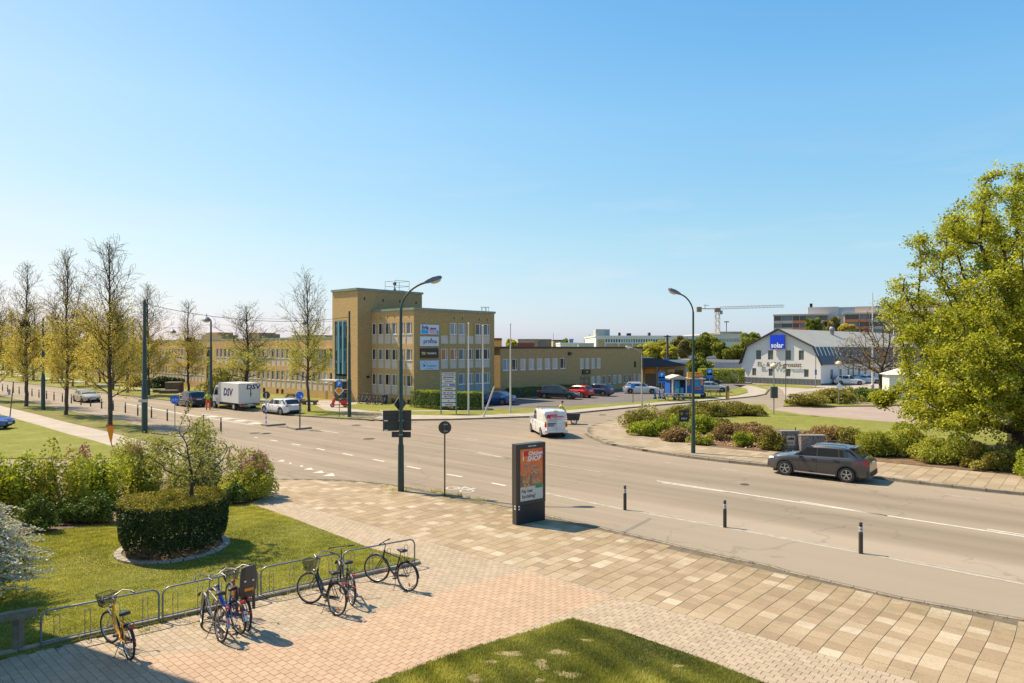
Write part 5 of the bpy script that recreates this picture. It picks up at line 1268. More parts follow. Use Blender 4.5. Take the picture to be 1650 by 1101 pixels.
me, ch = limb_mesh('trunk', N, par, BARKM, .48, .016, 2.25, 6); link('trunk', me, maple)
tips = N[(ch <= 1)]; tips = tips[np.linalg.norm(tips - np.array([0, 0, 3.]), axis=1) > 2.2]
cl = tips[rng.choice(len(tips), 8200)] + rng.normal(size=(8200, 3)) * .16
c = np.repeat(cl, 28, axis=0) + rng.normal(size=(8200 * 28, 3)) * np.array([.19, .19, .11])
tint = np.clip(np.repeat(rng.uniform(.05, .85, 8200), 28) + rng.normal(size=len(c)) * .18, 0, 1)
lf = link('crown', leaves_mesh('crown', c, .125, LV_M, .75, flat=.5, tint=tint, rng=rng), maple)
# --- nearly bare brownish tree before the white building
LV_B = leaf_mat('bare_tree_bud', (0.17, 0.09, 0.03), (0.24, 0.15, 0.045), None, .3)
rng = np.random.default_rng(5); b0 = G(1420, 630, Z2); btree = thing('bare_tree', 'nearly leafless brown tree in front of the side of the white gabled building', 'tree', b0)
P = rng.uniform((-7, -5, 2.5), (6, 5, 13), (5200, 3)); R = np.interp(P[:, 2], [2.5, 4, 6, 8, 11, 13], [4.5, 6.5, 6.2, 4.2, 2.6, .8]); P = P[np.hypot(P[:, 0], P[:, 1]) < R][:1500]
N, par = grow(rng, P, (0, 0, 0), (0, 0, 1), step=.30, influence=2.6, kill=.5, trunk=1.5, grav=.0)
me, ch = limb_mesh('trunk', N, par, BARKM, .30, .018, 2.2, 5); link('trunk', me, btree)
tips = N[ch <= 1]; tips = tips[tips[:, 2] < 8.5]; c = tips[rng.choice(len(tips), 3600)] + rng.normal(size=(3600, 3)) * .2; link('buds', leaves_mesh('buds', c, .17, LV_B, .6, rng=rng), btree)
# --- mid distance round trees behind the shed
LV_D = leaf_mat('mid_tree_leaf', (0.08, 0.095, 0.016), (0.15, 0.17, 0.028), (0.26, 0.27, 0.05), .35); LV_DB = leaf_mat('mid_tree_brown_leaf', (0.12, 0.10, 0.035), (0.17, 0.15, 0.055), (.23, .21, .09), .3)
def round_tree(name, label, px, Y, ytop, wpx, mat, seed, group=None, ybot=585, n=9000, ls=.42):
 rng = np.random.default_rng(seed); X = XW(px, Y); R = wpx / 2 * Y / F; zt_ = ZH(ytop, Y); zb = max(.8, ZH(ybot, Y)); c0 = (zt_ + zb) / 2; rz = (zt_ - zb) / 2
 t = thing(name, label, 'tree', (X, Y, 0), 0, group); k = int(n)
 nc = 46; cc = rng.normal(size=(nc, 3)); cc /= np.linalg.norm(cc, axis=1)[:, None]; cc *= rng.uniform(.35, .86, (nc, 1)); cr_ = rng.uniform(.16, .34, nc)
 j = rng.integers(0, nc, k); d = rng.normal(size=(k, 3)); d /= np.linalg.norm(d, axis=1)[:, None]
 Pn = cc[j] + d * (cr_[j] * rng.uniform(.75, 1.08, k))[:, None]
 Pn = Pn * np.array([R, R * .9, rz]) + np.array([0, 0, c0]);
 tint = np.clip(rng.random(nc)[j] * .6 + rng.random(k) * .4, 0, 1)
 link('crown', leaves_mesh('crown', Pn, ls, mat, .7, flat=.3, tint=tint, rng=rng), t)
 mb = MB(); mb.tube([(0, 0, 0), (.1, 0, c0 * .6), (.2, .1, c0)], [.3, .22, .1], 6)
 for a in range(5):
  an = a * 1.3; mb.tube([(.1, 0, c0 * .5), (math.cos(an) * R * .35, math.sin(an) * R * .3, c0), (math.cos(an) * R * .6, math.sin(an) * R * .5, c0 + rz * .5)], [.12, .08, .03], 5)
 mb.build('trunk', BARK, t); return t
GM = 'trees behind the long grey shed'
round_tree('round_tree', 'pale yellow green tree right above the end of the low brick wing', 1058, 140, 548, 62, LV_G, 31, GM, 580)
round_tree('round_tree', 'small pale bush like tree left of the dark wooden mast', 1078, 136, 559, 34, LV_G, 32, GM, 582)
round_tree('round_tree', 'brownish tree left of the near street lamp post', 1098, 145, 542, 40, LV_DB, 33, GM, 580)
round_tree('round_tree', 'dark green round tree just right of the street lamp post', 1133, 142, 536, 52, LV_D, 34, GM, 580, n=12000)
round_tree('round_tree', 'bright green tree low before the grey shed, behind the snack kiosk', 1124, 116, 575, 46, LV_D, 35, GM, 609, n=9000)
round_tree('round_tree', 'green tree between the lamp post and the gabled building', 1163, 138, 551, 36, LV_D, 36, GM, 580)
round_tree('round_tree', 'green tree near the grey shed roof left of the gable', 1185, 134, 556, 44, LV_D, 37, GM, 582)
round_tree('round_tree', 'tall green tree touching the left slope of the gambrel roof', 1212, 150, 534, 46, LV_D, 38, GM, 575)
round_tree('round_tree', 'bright green round tree in front of the apartment block', 1311, 200, 510, 32, LV_D, 39, None, 540, ls=.5)
round_tree('round_tree', 'brown leafless looking round tree in front of the apartment block', 1340, 205, 510, 30, LV_DB, 40, None, 540, ls=.5)
round_tree('round_tree', 'low yellowish tree above the light grey roof', 1365, 200, 521, 26, LV_Y, 41, None, 540, ls=.5)
round_tree('round_tree', 'small yellow green tree on the skyline behind the low wing', 824, 125, 546, 19, LV_G, 42, None, 566, n=3500)
round_tree('round_tree', 'small dark green tree on the far skyline beside the sand coloured block', 913, 280, 546, 16, LV_D, 43, None, 560, n=2500, ls=.6)
tm = thing('wooden_mast', 'dark wooden mast among the trees behind the shed', 'mast', (XW(1075.5, 132), 132, 0)); mb = MB(); mb.tube([(0, 0, 0), (0, 0, ZH(540, 132))], [.28, .2], 7); mb.box(-.7, -.15, ZH(543, 132), .7, .15, ZH(541.5, 132)); mb.build('pole', M('dark_wood', (.08, .06, .05), .9), tm)
# --- bushes: leaf clouds on lumpy mounds, with stems
def bush(name, label, c, rx, ry, h, n, mat, ls, seed, rz=0.0, group=None, cat='bush', stems=10, lumps=26, z=0.05, base=.12, tintb=0.0, flat=.2, shell=.7, sprig=None):
 rng = np.random.default_rng(seed); h *= 1.0 if group and 'island' in group else 1.24; rx *= 1.2; ls *= 1.1; n = int(n * 1.35); t = thing(name, label, cat, (c[0], c[1], z), rz, group)
 cc = rng.normal(size=(lumps, 3)); cc[:, 2] = np.abs(cc[:, 2]); cc /= np.linalg.norm(cc, axis=1)[:, None]; cc *= rng.uniform(.25, .82, (lumps, 1)) ; cr_ = rng.uniform(.18, .34, lumps)
 j = rng.integers(0, lumps, n); d = rng.normal(size=(n, 3)); d /= np.linalg.norm(d, axis=1)[:, None]
 Pn = cc[j] + d * (cr_[j] * rng.uniform(shell, 1.1, n))[:, None]; Pn[:, 2] = np.abs(Pn[:, 2])
 Pn = Pn * np.array([rx, ry, h * .93]) + np.array([0, 0, base]); Pn = Pn[Pn[:, 2] > base * .4 + .03]
 tint = np.clip(tintb + rng.random(lumps)[j[:len(Pn)]] * .55 + rng.random(len(Pn)) * .45, 0, 1)
 link('foliage', leaves_mesh('foliage', Pn, ls, mat, .62, flat=flat, tint=tint, rng=rng), t)
 if stems:
  mb = MB()
  for k in range(stems):
   a = rng.uniform(0, 2 * PI); q = cc[rng.integers(0, lumps)] * np.array([rx, ry, h]); b_ = np.array([math.cos(a) * rx * .2, math.sin(a) * ry * .2, 0])
   m_ = (b_ + q) / 2 + rng.normal(size=3) * .08; mb.tube([b_, m_, q, q + rng.normal(size=3) * .15 + np.array([0, 0, .12])], [.022, .017, .01, .004], 4, cap=False)
  mb.build('stems', TWIG, t)
 if sprig:
  smat, k, sz, zmin = sprig; q = Pn[(Pn[:, 2] > zmin * h)]; q = q[rng.choice(len(q), k)]
  S_ = np.repeat(q, 26, axis=0) + rng.normal(size=(k * 26, 3)) * np.array([.045, .045, .10]) + np.array([0, 0, .07])
  link('blossom', leaves_mesh('blossom', S_, sz, smat, .7, rng=rng), t)
 return t
LV_LIL = leaf_mat('lilac_leaf', (0.13, 0.15, 0.022), (0.25, 0.265, 0.04), (0.40, 0.38, 0.08), .45); LV_LD = leaf_mat('dark_shrub_leaf', (0.035, 0.06, 0.014), (0.07, 0.11, 0.022), (0.14, 0.18, 0.04), .25)
LV_PUR = leaf_mat('lilac_blossom', (0.16, 0.055, 0.085), (0.25, 0.10, 0.14), (.36, .20, .22), .3); LV_PALE = leaf_mat('pale_lilac_leaf', (0.15, 0.16, 0.05), (0.25, 0.26, 0.08), (.36, .35, .14), .4)
LV_OL = leaf_mat('olive_shrub_leaf', (0.09, 0.08, 0.015), (0.17, 0.15, 0.026), (.28, .25, .055), .3); LV_BR = leaf_mat('brown_shrub_leaf', (0.13, 0.075, 0.032), (0.22, 0.14, 0.06), (.34, .25, .12), .25); LV_BG = leaf_mat('bright_shrub_leaf', (0.12, 0.155, 0.015), (0.23, 0.265, 0.028), (.38, .39, .055), .45)
GLI = 'lilac shrubs behind the left lawn'
def bpx(px, py, z=.05): p = G(px, py, z); return (p.x, p.y)
def bushpx(name, label, px, py, wpx, ytop, depth, n, mat, ls, seed, **k):
 z = k.get('z', .05); p = G(px, py, z); rx = wpx / 2 * p.y / F; p2 = p + Vector((p.x, p.y, 0)).normalized() * depth * .8; h = ZH(ytop, p2.y) - z
 return bush(name, label, (p2.x, p2.y), rx, depth, h, n, mat, ls, seed, **k)
bushpx('lilac_bush', 'lilac bush with purple flower spikes at the edge of the paving', 405, 809, 100, 722, 1.15, 8200, LV_LIL, .085, 51, group=GLI, sprig=(LV_PUR, 110, .05, .42), stems=22)
bushpx('lilac_bush', 'pale green lilac behind the small tree in the round hedge', 318, 800, 130, 690, 1.2, 6200, LV_PALE, .09, 52, group=GLI, stems=26)
bushpx('lilac_bush', 'lilac with a purple brown patch left of the small tree', 232, 812, 100, 704, 1.2, 6000, LV_LIL, .09, 53, group=GLI, sprig=(LV_PUR, 34, .05, .6), stems=26)
bushpx('lilac_bush', 'tall bright green shrub directly left of the round hedge', 158, 822, 110, 724, 1.25, 7000, LV_BG, .095, 54, group=GLI, stems=28)
bushpx('lilac_bush', 'shrub with open bare stems and a leafy top, second from the left', 92, 838, 105, 716, 1.0, 4200, LV_LIL, .10, 55, group=GLI, stems=40, shell=.9)
bushpx('lilac_bush', 'yellow green shrub at the left edge of the photo above the white bush', 18, 846, 120, 730, 1.3, 6500, LV_BG, .095, 56, group=GLI, stems=30)
bushpx('lilac_bush', 'shrub out at the left of the white bush', -60, 858, 120, 735, 1.3, 4500, LV_LIL, .1, 57, group=GLI, stems=20)
bushpx('lilac_bush', 'pale lilac tops rising behind the purple brown patch', 215, 780, 90, 693, .9, 3600, LV_PALE, .09, 58, group=GLI, stems=16)
bushpx('lilac_bush', 'purple leaved sprigs between the two leftmost green shrubs', 128, 795, 46, 722, .6, 1400, LV_PUR, .09, 59, group=GLI, stems=12)
GLO = 'low dark green shrubs at the front of the soil bed'
for i, (px, py, w, yt, lab) in enumerate([(62, 860, 72, 812, 'low leafy green shrub at the lawn edge above the white bush'), (120, 846, 54, 803, 'low dark green shrub next to the bare soil gap'), (160, 846, 60, 801, 'low dark green shrub beside the round hedge'), (376, 815, 40, 785, 'low green growth at the foot of the purple flowering lilac')]):
 bushpx('low_shrub', lab, px, py, w, yt, .5, 2600, LV_LD, .075, 60 + i, group=GLO, stems=5)
# --- white spirea at the lower left
LV_SP = leaf_mat('white_spirea_blossom', (0.30, 0.295, 0.26), (0.42, 0.405, 0.35), (.60, .56, .47), .25); LV_SPG = leaf_mat('spirea_leaf', (0.05, 0.075, 0.02), (0.09, 0.11, 0.03), (.14, .16, .05), .25)
rng = np.random.default_rng(77); sp = thing('spirea_bush', 'large arching bush covered in white blossom at the lower left corner', 'bush', (-12.85, 15.2, .03)); mb = MB(); pts = []; drs = []; lp = []
for k in range(760):
 a = rng.uniform(0, 2 * PI); el = rng.uniform(.05, 1.5); L = rng.uniform(1.5, 2.1); r0 = np.array([math.cos(a), math.sin(a), 0]); b_ = r0 * rng.uniform(0, .3)
 path = []; hh = (1.95 * math.sin(el) + .45) * rng.uniform(.8, 1.08)
 out = L * math.cos(el) * .80 + .25
 for s in np.linspace(0, 1, 9):
  path.append(b_ + r0 * out * s ** 1.15 + np.array([0, 0, 1]) * hh * math.sin(min(1, s * 1.02) * PI * .62) * 1.02)
 path = np.array(path) + rng.normal(size=(9, 3)) * .015; mb.tube(path[::2], [.008, .007, .006, .004, .003], 3, cap=False)
 for s in np.arange(.40, 1.0, .013):
  i = min(7, int(s * 8)); f = s * 8 - i; q = path[i] * (1 - f) + path[i + 1] * f; d = path[i + 1] - path[i]
  pts.append(q + rng.normal(size=3) * .016 + np.array([0, 0, .012])); drs.append(d / np.linalg.norm(d) + rng.normal(size=3) * .25)
 for s in rng.uniform(.1, .95, 14):
  i = min(7, int(s * 8)); f = s * 8 - i; lp.append(path[i] * (1 - f) + path[i + 1] * f + rng.normal(size=3) * .05)
mb.build('stems', TWIG, sp); link('blossom', leaves_mesh('blossom', np.array(pts), .075, LV_SP, .42, dirs=np.array(drs), rng=rng), sp); link('foliage', leaves_mesh('foliage', np.array(lp), .07, LV_SPG, .5, rng=rng), sp)
# --- round clipped yew hedge with a young tree growing through it
LV_YEW = leaf_mat('yew_needles', (0.014, 0.026, 0.009), (0.026, 0.044, 0.013), (.05, .075, .02), .1); LV_YT = leaf_mat('yew_new_growth', (0.085, 0.09, 0.013), (0.17, 0.15, 0.02), (.28, .22, .03), .3)
hc = G(280, 884, .03); HR = 1.46; hz = 1.50; rng = np.random.default_rng(88)
hd = thing('round_hedge', 'dark clipped round yew hedge with a yellowish flat top on the lawn', 'hedge', (hc.x, hc.y, .03))
n = 30000; a = rng.uniform(0, 2 * PI, n); z = rng.uniform(.16, hz, n) ; lo = blob_noise(np.stack([np.cos(a) * 3, np.sin(a) * 3, z * 3], 1), rng, 6, .9) * .05
Rr = HR * np.interp(z, [0, .2, .5, 1.2, hz], [.80, .90, .97, 1.0, .99]) + lo * 1.5; r = Rr * (1 - np.abs(rng.normal(size=n)) * .07); keep = (z > .35 + blob_noise(np.stack([np.cos(a) * 5, np.sin(a) * 5, a * 0], 1), rng, 5, 1) * .12) | (rng.random(n) < .3)
S_ = np.stack([r * np.cos(a), r * np.sin(a), z], 1)[keep]; link('foliage', leaves_mesh('foliage', S_, .075, LV_YEW, .38, rng=rng), hd)
n = 11000; a = rng.uniform(0, 2 * PI, n); r = HR * np.sqrt(rng.random(n)); T_ = np.stack([r * np.cos(a), r * np.sin(a), hz + rng.normal(size=n) * .035 + .03 * np.sin(a * 3 + r * 3)], 1)
link('new_growth', leaves_mesh('new_growth', T_, .07, LV_YT, .4, rng=rng), hd)
n = 9000; P = rng.uniform((-HR, -HR, .2), (HR, HR, hz - .1), (n, 3)); P = P[np.hypot(P[:, 0], P[:, 1]) < HR * .85]; link('inner_foliage', leaves_mesh('inner_foliage', P, .09, LV_YEW, .4, rng=rng), hd)
mb = MB()
for k in range(16):
 a = k * .4; mb.tube([(math.cos(a) * .35, math.sin(a) * .35, -.02), (math.cos(a) * .8, math.sin(a) * .8, .5), (math.cos(a) * 1.2, math.sin(a) * 1.2, 1.1)], [.04, .03, .015], 5)
mb.build('stems', BARKM, hd)
soil = MB(); soil.lathe([(HR * .94, 0), (HR * .94, .02), (.001, .05)], 32, (0, 0, .01)); soil.build('soil', SOIL, hd)
for k in range(30):
 a = 2 * PI * k / 30; w_ = 2 * PI * HR * .98 / 30 - .015; mb = MB(); mb.obox((0, 0, .04), .19, w_, .05, 0, (RD.uniform(-.03, .03), RD.uniform(-.03, .03))); mb.build('edge_stone', STONE, hd, loc=(math.cos(a) * HR * .99, math.sin(a) * HR * .99, 0), rotz=a + RD.uniform(-.05, .05))
yt = thing('young_tree', 'small thin tree with sparse green leaves growing out of the round hedge', 'tree', (hc.x + .40, hc.y + .1, .03)); rng = np.random.default_rng(19)
topz = 4.35; P = rng.uniform((-1.5, -1.4, 1.9), (1.7, 1.4, topz), (900, 3)); R = np.interp(P[:, 2], [1.9, 2.3, 2.9, 3.3, 3.7, topz], [.8, 1.45, 1.5, .8, .45, .3]); P = P[np.hypot(P[:, 0], P[:, 1]) < R][:240]
N, par = grow(rng, P, (0, 0, 0), (.06, 0, 1), step=.11, influence=.9, kill=.17, trunk=2.2, grav=-.02)
me, ch = limb_mesh('trunk', N, par, BARKM, .055, .007, 2.3, 6); link('trunk', me, yt); tips = N[(ch <= 1) & (N[:, 2] > 1.9)]
cl = tips[rng.choice(len(tips), 430)]; c = np.repeat(cl, 9, axis=0) + rng.normal(size=(3870, 3)) * .05; LV_YG = leaf_mat('young_tree_leaf', (0.12, 0.13, 0.04), (0.22, 0.22, 0.07), (.36, .34, .14), .4)
link('leaves', leaves_mesh('leaves', c, .065, LV_YG, .6, rng=rng), yt)
# --- shrubs on the right hand island
GI = 'shrubs on the right hand island'
ib = dict(z=Z2, group=GI)
bushpx('shrub', 'rounded olive shrub at the tip of the island nearest the crossing', 1046, 694, 92, 650, 2.1, 9000, LV_OL, .11, 71, **ib)
bushpx('shrub', 'bright green shrub below the olive one at the island tip', 1052, 704, 84, 668, 1.1, 6200, LV_BG, .11, 72, **ib)
bushpx('shrub', 'bright green shrub left of the lamp post behind the black arrow sign', 1092, 697, 46, 662, 1.3, 3200, LV_BG, .11, 73, **ib)
bushpx('shrub', 'dead brown twiggy shrub at the foot of the lamp post', 1086, 713, 56, 684, .9, 3600, LV_BR, .12, 74, **ib)
bushpx('shrub', 'long olive brown mound furthest back on the island, left half', 1145, 674, 92, 645.5, 2.4, 7000, LV_OL, .14, 75, **ib)
bushpx('shrub', 'long olive mound furthest back on the island, right half with greener top', 1190, 671.5, 84, 646, 2.2, 6500, LV_OL, .14, 76, **ib)
bushpx('shrub', 'green shrub right of the lamp post before the grass', 1135, 702, 62, 670, 1.3, 3800, LV_BG, .11, 77, **ib)
bushpx('shrub', 'brown red twiggy shrub in the middle of the bed with yellow sprays', 1170, 712, 70, 682, 1.1, 3600, LV_BR, .11, 78, **ib)
bushpx('shrub', 'olive shrub between the island tip shrub and the rear mound', 1102, 682, 84, 654, 1.8, 6500, LV_OL, .12, 70, **ib)
bushpx('low_shrub', 'low green yellow plant beside the lamp post on the bed', 1130, 719, 44, 697, .7, 1900, LV_LIL, .10, 79, **ib)
bushpx('low_shrub', 'glossy green plant in the middle of the leaf litter', 1198, 722, 44, 696, .7, 2200, LV_BG, .11, 80, **ib)
bushpx('shrub', 'brown olive shrub left of the grey utility box', 1218, 714, 76, 683, 1.1, 3800, LV_BR, .11, 81, **ib)
bushpx('shrub', 'yellow green shrub touching the left side of the grey utility box', 1246, 728, 50, 692, .8, 3000, LV_OL, .10, 82, **ib)
bushpx('shrub', 'greenish shrub filling the bed right behind the lamp post', 1160, 700, 70, 674, 1.3, 4000, LV_OL, .11, 68, **ib)
bushpx('shrub', 'brownish shrub filling the bed behind the glossy green plant', 1205, 704, 76, 678, 1.3, 4000, LV_BR, .11, 69, **ib)
bushpx('shrub', 'brown olive shrub behind the two utility boxes', 1322, 716, 88, 682, 1.4, 4400, LV_BR, .12, 83, **ib)
bushpx('shrub', 'olive shrub between the utility boxes and the bright hedge', 1372, 722, 60, 686, 1.2, 3600, LV_OL, .11, 84, **ib)
bushpx('shrub', 'dense bright green hedge like shrub right behind the dark parked car', 1438, 739, 122, 679, 1.7, 12000, LV_LIL, .12, 85, tintb=0, **ib)
bushpx('shrub', 'olive green hedge part left of the maple trunk', 1535, 752, 120, 694, 1.5, 9500, LV_LIL, .10, 86, **ib)
bushpx('shrub', 'olive green hedge part in front of the maple trunk', 1605, 761, 112, 702, 1.4, 9000, LV_OL, .10, 87, tintb=.15, **ib)
bushpx('shrub', 'bright green bush at the right edge of the photo', 1665, 774, 62, 722, 1.0, 5000, LV_BG, .11, 88, **ib)
for k, (px, py) in enumerate([(1015, 700), (1030, 706), (1105, 717), (1150, 722), (1215, 727), (1120, 712)]): pass
GB = 'low shrubs across the parking road'
bushpx('shrub', 'low green brown bush at the left end of the bed across the parking road', 1300, 655.5, 84, 637.5, 2.2, 5000, LV_OL, .17, 91, z=Z2, group=GB)
bushpx('shrub', 'brownish bush in the middle of the bed across the parking road', 1345, 651, 80, 631, 2.2, 4800, LV_OL, .17, 92, z=Z2, group=GB)
bushpx('shrub', 'green bush left of the white shed', 1400, 648.5, 80, 627, 2.0, 4800, LV_LD, .17, 93, z=Z2, group=GB, tintb=.2)
bushpx('shrub', 'small green bush behind the lamp with the tilted sign', 1375, 640, 60, 623, 2.0, 3000, LV_OL, .17, 94, z=Z2, group=GB)
# clipped hedges before the office
def hedge(label, A, B, w, h, mat, n, ls, seed, z=Z2, top=None):
 d = B - A; d.z = 0; L = d.length; r = ang(d); t = thing('clipped_hedge', label, 'hedge', (A.x, A.y, z), r); rng = np.random.default_rng(seed)
 P = rng.uniform((0, -w / 2, .05), (L, w / 2, h), (n, 3)); s = rng.integers(0, 5, n)
 P[s == 0, 2] = h; P[s == 1, 1] = -w / 2; P[s == 2, 1] = w / 2; P[s == 3, 0] = np.where(rng.random((s == 3).sum()) < .5, 0, L)
 P += rng.normal(size=P.shape) * .05; P[:, 2] += .06 * np.sin(P[:, 0] * 2.1); P[:, 2] = np.maximum(P[:, 2], .03); link('foliage', leaves_mesh('foliage', P, ls, mat, .6, rng=rng), t)
 if top:
  n2 = n // 3; P = rng.uniform((0, -w / 2, h), (L, w / 2, h + .05), (n2, 3)); P += rng.normal(size=P.shape) * .04; link('new_growth', leaves_mesh('new_growth', P, ls, top, .6, rng=rng), t)
 return t
hedge('clipped green hedge left of the company board in front of the brick block', G(671, 655.5, Z2), G(708, 659.5, Z2) + Vector((.3, 0, 0)), 1.5, 1.6, LV_LD, 5500, .13, 101, top=LV_BG)
hedge('clipped green hedge right of the company board behind the flagpoles', G(713, 659.8, Z2), G(777, 659.0, Z2), 1.5, 1.55, LV_LD, 8000, .13, 102, top=LV_BG)
hedge('long low dark hedge along the foot of the low brick wing', K1 + dR * .5 + dL * -.9, K1 + dR * 12.6 + dL * -.9, 1.0, 1.05, LV_LD, 6000, .13, 103)
hedge('yellow green hedge behind the white parked van', Vector((XW(1128, 112), 112, 0)), Vector((XW(1196, 112), 112, 0)), 2.4, 2.3, LV_BG, 7000, .2, 104, top=LV_G)
bushpx('dark_hedge', 'wide dark evergreen hedge left of the stair entrance of the long wing', 266, 626, 64, 609, 2.5, 6500, LV_YEW, .22, 105, z=Z2, cat='hedge', tintb=.3)
bushpx('shrub', 'large rounded green brown shrub behind the white box truck', 362, 650, 84, 603, 3.0, 9500, LV_OL, .17, 106, z=Z2)
bushpx('shrub', 'dark bush behind the tree row near the sawtooth part of the wing', 214, 624, 30, 608, 2, 2600, LV_OL, .2, 107, z=Z2)
# grass blades near the camera, weeds, leaf litter
def blades(name, label, poly, n, h, mat, seed, z, keepout=(), w=.006, cat=None):
 rng = np.random.default_rng(seed); A = np.array([(p[0], p[1]) for p in poly]); lo, hi = A.min(0), A.max(0)
 hi[1] = min(hi[1], 30); lo[1] = max(lo[1], 8)
 P = rng.uniform(lo, hi, (n * 3, 2)); P = P[inpoly_np(P, [tuple(a) for a in A])]
 px = CX + P[:, 0] / P[:, 1] * F; py = HY + CAMH / P[:, 1] * F; P = P[(px > -40) & (px < 1690) & (py < 1130)]
 for (cx, cy, sx, sy) in keepout:
  q = ((P[:, 0] - cx) / sx) ** 2 + ((P[:, 1] - cy) / sy) ** 2; P = P[(q > 1) | (rng.random(len(P)) < .12 + .5 * q)]
 P = P[:n]; n = len(P); a = rng.uniform(0, PI, n); H = h * rng.uniform(.5, 1.4, n) * (1 + .35 * blob_noise(np.c_[P, P[:, 0] * 0], rng, 6, 1.2)).clip(.4, 2); ww = w * rng.uniform(.7, 1.5, n)
 Vv = np.zeros((n, 3, 3)); Vv[:, 0, 0] = P[:, 0] - np.cos(a) * ww; Vv[:, 0, 1] = P[:, 1] - np.sin(a) * ww; Vv[:, 1, 0] = P[:, 0] + np.cos(a) * ww; Vv[:, 1, 1] = P[:, 1] + np.sin(a) * ww
 ln = rng.normal(size=(n, 2)) * .35 * H[:, None]; Vv[:, 2, :2] = P + ln; Vv[:, :2, 2] = z; Vv[:, 2, 2] = z + H
 tint = np.clip(rng.random(n) * .35 + .2 + .24 * blob_noise(np.c_[P, P[:, 0] * 0], rng, 6, .9) + .26 * blob_noise(np.c_[P, P[:, 0] * 0], rng, 9, 7.0), 0, 1)
 o = link(name, np_mesh(name, Vv.reshape(-1, 3), np.arange(n * 3).reshape(n, 3), mat, np.repeat(tint, 3), 3)); tag(o, label, None, None, 'stuff'); return o
LV_GR = leaf_mat('grass_blade', (0.16, 0.17, 0.036), (0.30, 0.285, 0.06), (.46, .41, .14), .4, .7); LV_GRN = leaf_mat('grass_blade_near', (0.07, 0.085, 0.018), (0.22, 0.22, 0.045), (.42, .38, .11), .4, .7)
blades('grass', 'short dark green grass of the near lawn corner', lawnA, 95000, .05, LV_GRN, 201, .028, bare)
blades('grass', 'short sunlit grass of the lawn round the clipped hedge', lawnB, 150000, .035, LV_GR, 202, .035, [(hc.x, hc.y, HR * 1.15, HR * 1.15)], w=.007)
rng = np.random.default_rng(512); dz_ = rng.uniform((-14, 14), (-3, 24), (2600, 2)); dz_ = dz_[inpoly_np(dz_, lB2)]; dz_ = dz_[blob_noise(np.c_[dz_, dz_[:, 0] * 0], rng, 6, .8) > .1][:320]
o = link('daisies', leaves_mesh('daisies', np.c_[dz_, np.full(len(dz_), .075)], .02, LV_SP, 1.0, flat=2, rng=rng)); tag(o, 'tiny white daisies scattered over the lawn', None, None, 'stuff')
def tuft(px, py, n, sp_, h, seed):
 p = G(px, py); rng = np.random.default_rng(seed); P = rng.normal(size=(n, 2)) * sp_; Vv = np.zeros((n, 3, 3)); a = rng.uniform(0, PI, n); w = .006
 Vv[:, 0, 0] = P[:, 0] - np.cos(a) * w; Vv[:, 0, 1] = P[:, 1] - np.sin(a) * w; Vv[:, 1, 0] = P[:, 0] + np.cos(a) * w; Vv[:, 1, 1] = P[:, 1] + np.sin(a) * w
 Vv[:, 2, :2] = P + rng.normal(size=(n, 2)) * h * .5; Vv[:, 2, 2] = h * rng.uniform(.4, 1.3, n); return Vv.reshape(-1, 3) + np.array([p.x, p.y, .01])
VV = []
for i, (px, py, n, s, h) in enumerate([(622, 785, 70, .10, .08), (634, 790, 120, .14, .10), (655, 791, 90, .12, .08), (697, 793, 60, .08, .14), (707, 793, 70, .09, .18), (716, 797, 90, .10, .14), (726, 799, 50, .08, .12), (741, 800, 60, .07, .18), (755, 804, 50, .08, .12), (770, 807, 60, .08, .15), (779, 808, 110, .10, .1), (800, 813, 60, .08, .06), (830, 817, 70, .08, .09), (597, 777, 40, .1, .05), (893, 836, 50, .08, .05), (921, 840, 60, .12, .05), (750, 811, 30, .05, .04),
                               (1184, 899, 40, .1, .04), (1124, 889, 60, .15, .05), (1240, 914, 30, .1, .04), (1310, 930, 30, .1, .04), (235, 1018, 90, .12, .07), (250, 1010, 60, .1, .05), (315, 1005, 60, .12, .06), (445, 965, 90, .2, .06), (475, 957, 90, .15, .08), (496, 950, 70, .12, .07)]):
 VV.append(tuft(px, py, n, s, h, 300 + i))
VV = np.concatenate(VV); o = link('weeds', np_mesh('weeds', VV, np.arange(len(VV)).reshape(-1, 3), LV_GR, np.repeat(RNG.random(len(VV) // 3), 3), 3)); tag(o, 'weeds growing in the paving joints along the road edge', None, None, 'stuff')
# moss and weed line in the joint between paving and road
rng = np.random.default_rng(404); q = []
for i in range(len(edge_w) - 1):
 a, b_ = edge_w[i], edge_w[i + 1]; n = int((b_ - a).length * 26)
 for k in range(n):
  if rng.random() < .5: p = a + (b_ - a) * rng.random() - V * rng.uniform(.06, .16); q.append((p.x, p.y, .012 + rng.random() * .02))
o = link('moss', leaves_mesh('moss', np.array(q), .045, LV_OL, .6, flat=1.5, rng=rng)); tag(o, 'moss along the joint between paving and road', None, None, 'stuff')
# leaf litter on the island bed
rng = np.random.default_rng(405); P = []
lit = P2([G(p[0], p[1], Z2) for p in [(1012, 690), (1030, 698), (1110, 714), (1240, 727), (1300, 732), (1300, 712), (1200, 700), (1110, 695), (1020, 684)]]); A = np.array(lit); P = rng.uniform(A.min(0), A.max(0), (9000, 2)); P = P[inpoly_np(P, lit)]
o = link('leaf_litter', leaves_mesh('leaf_litter', np.c_[P, Z2 + .03 + rng.random(len(P)) * .08], .10, leaf_mat('dry_leaf', (.16, .08, .035), (.30, .18, .09), (.45, .33, .2), .1), .6, flat=1, rng=rng)); tag(o, 'dry brown leaf litter on the shrub bed', None, None, 'stuff')
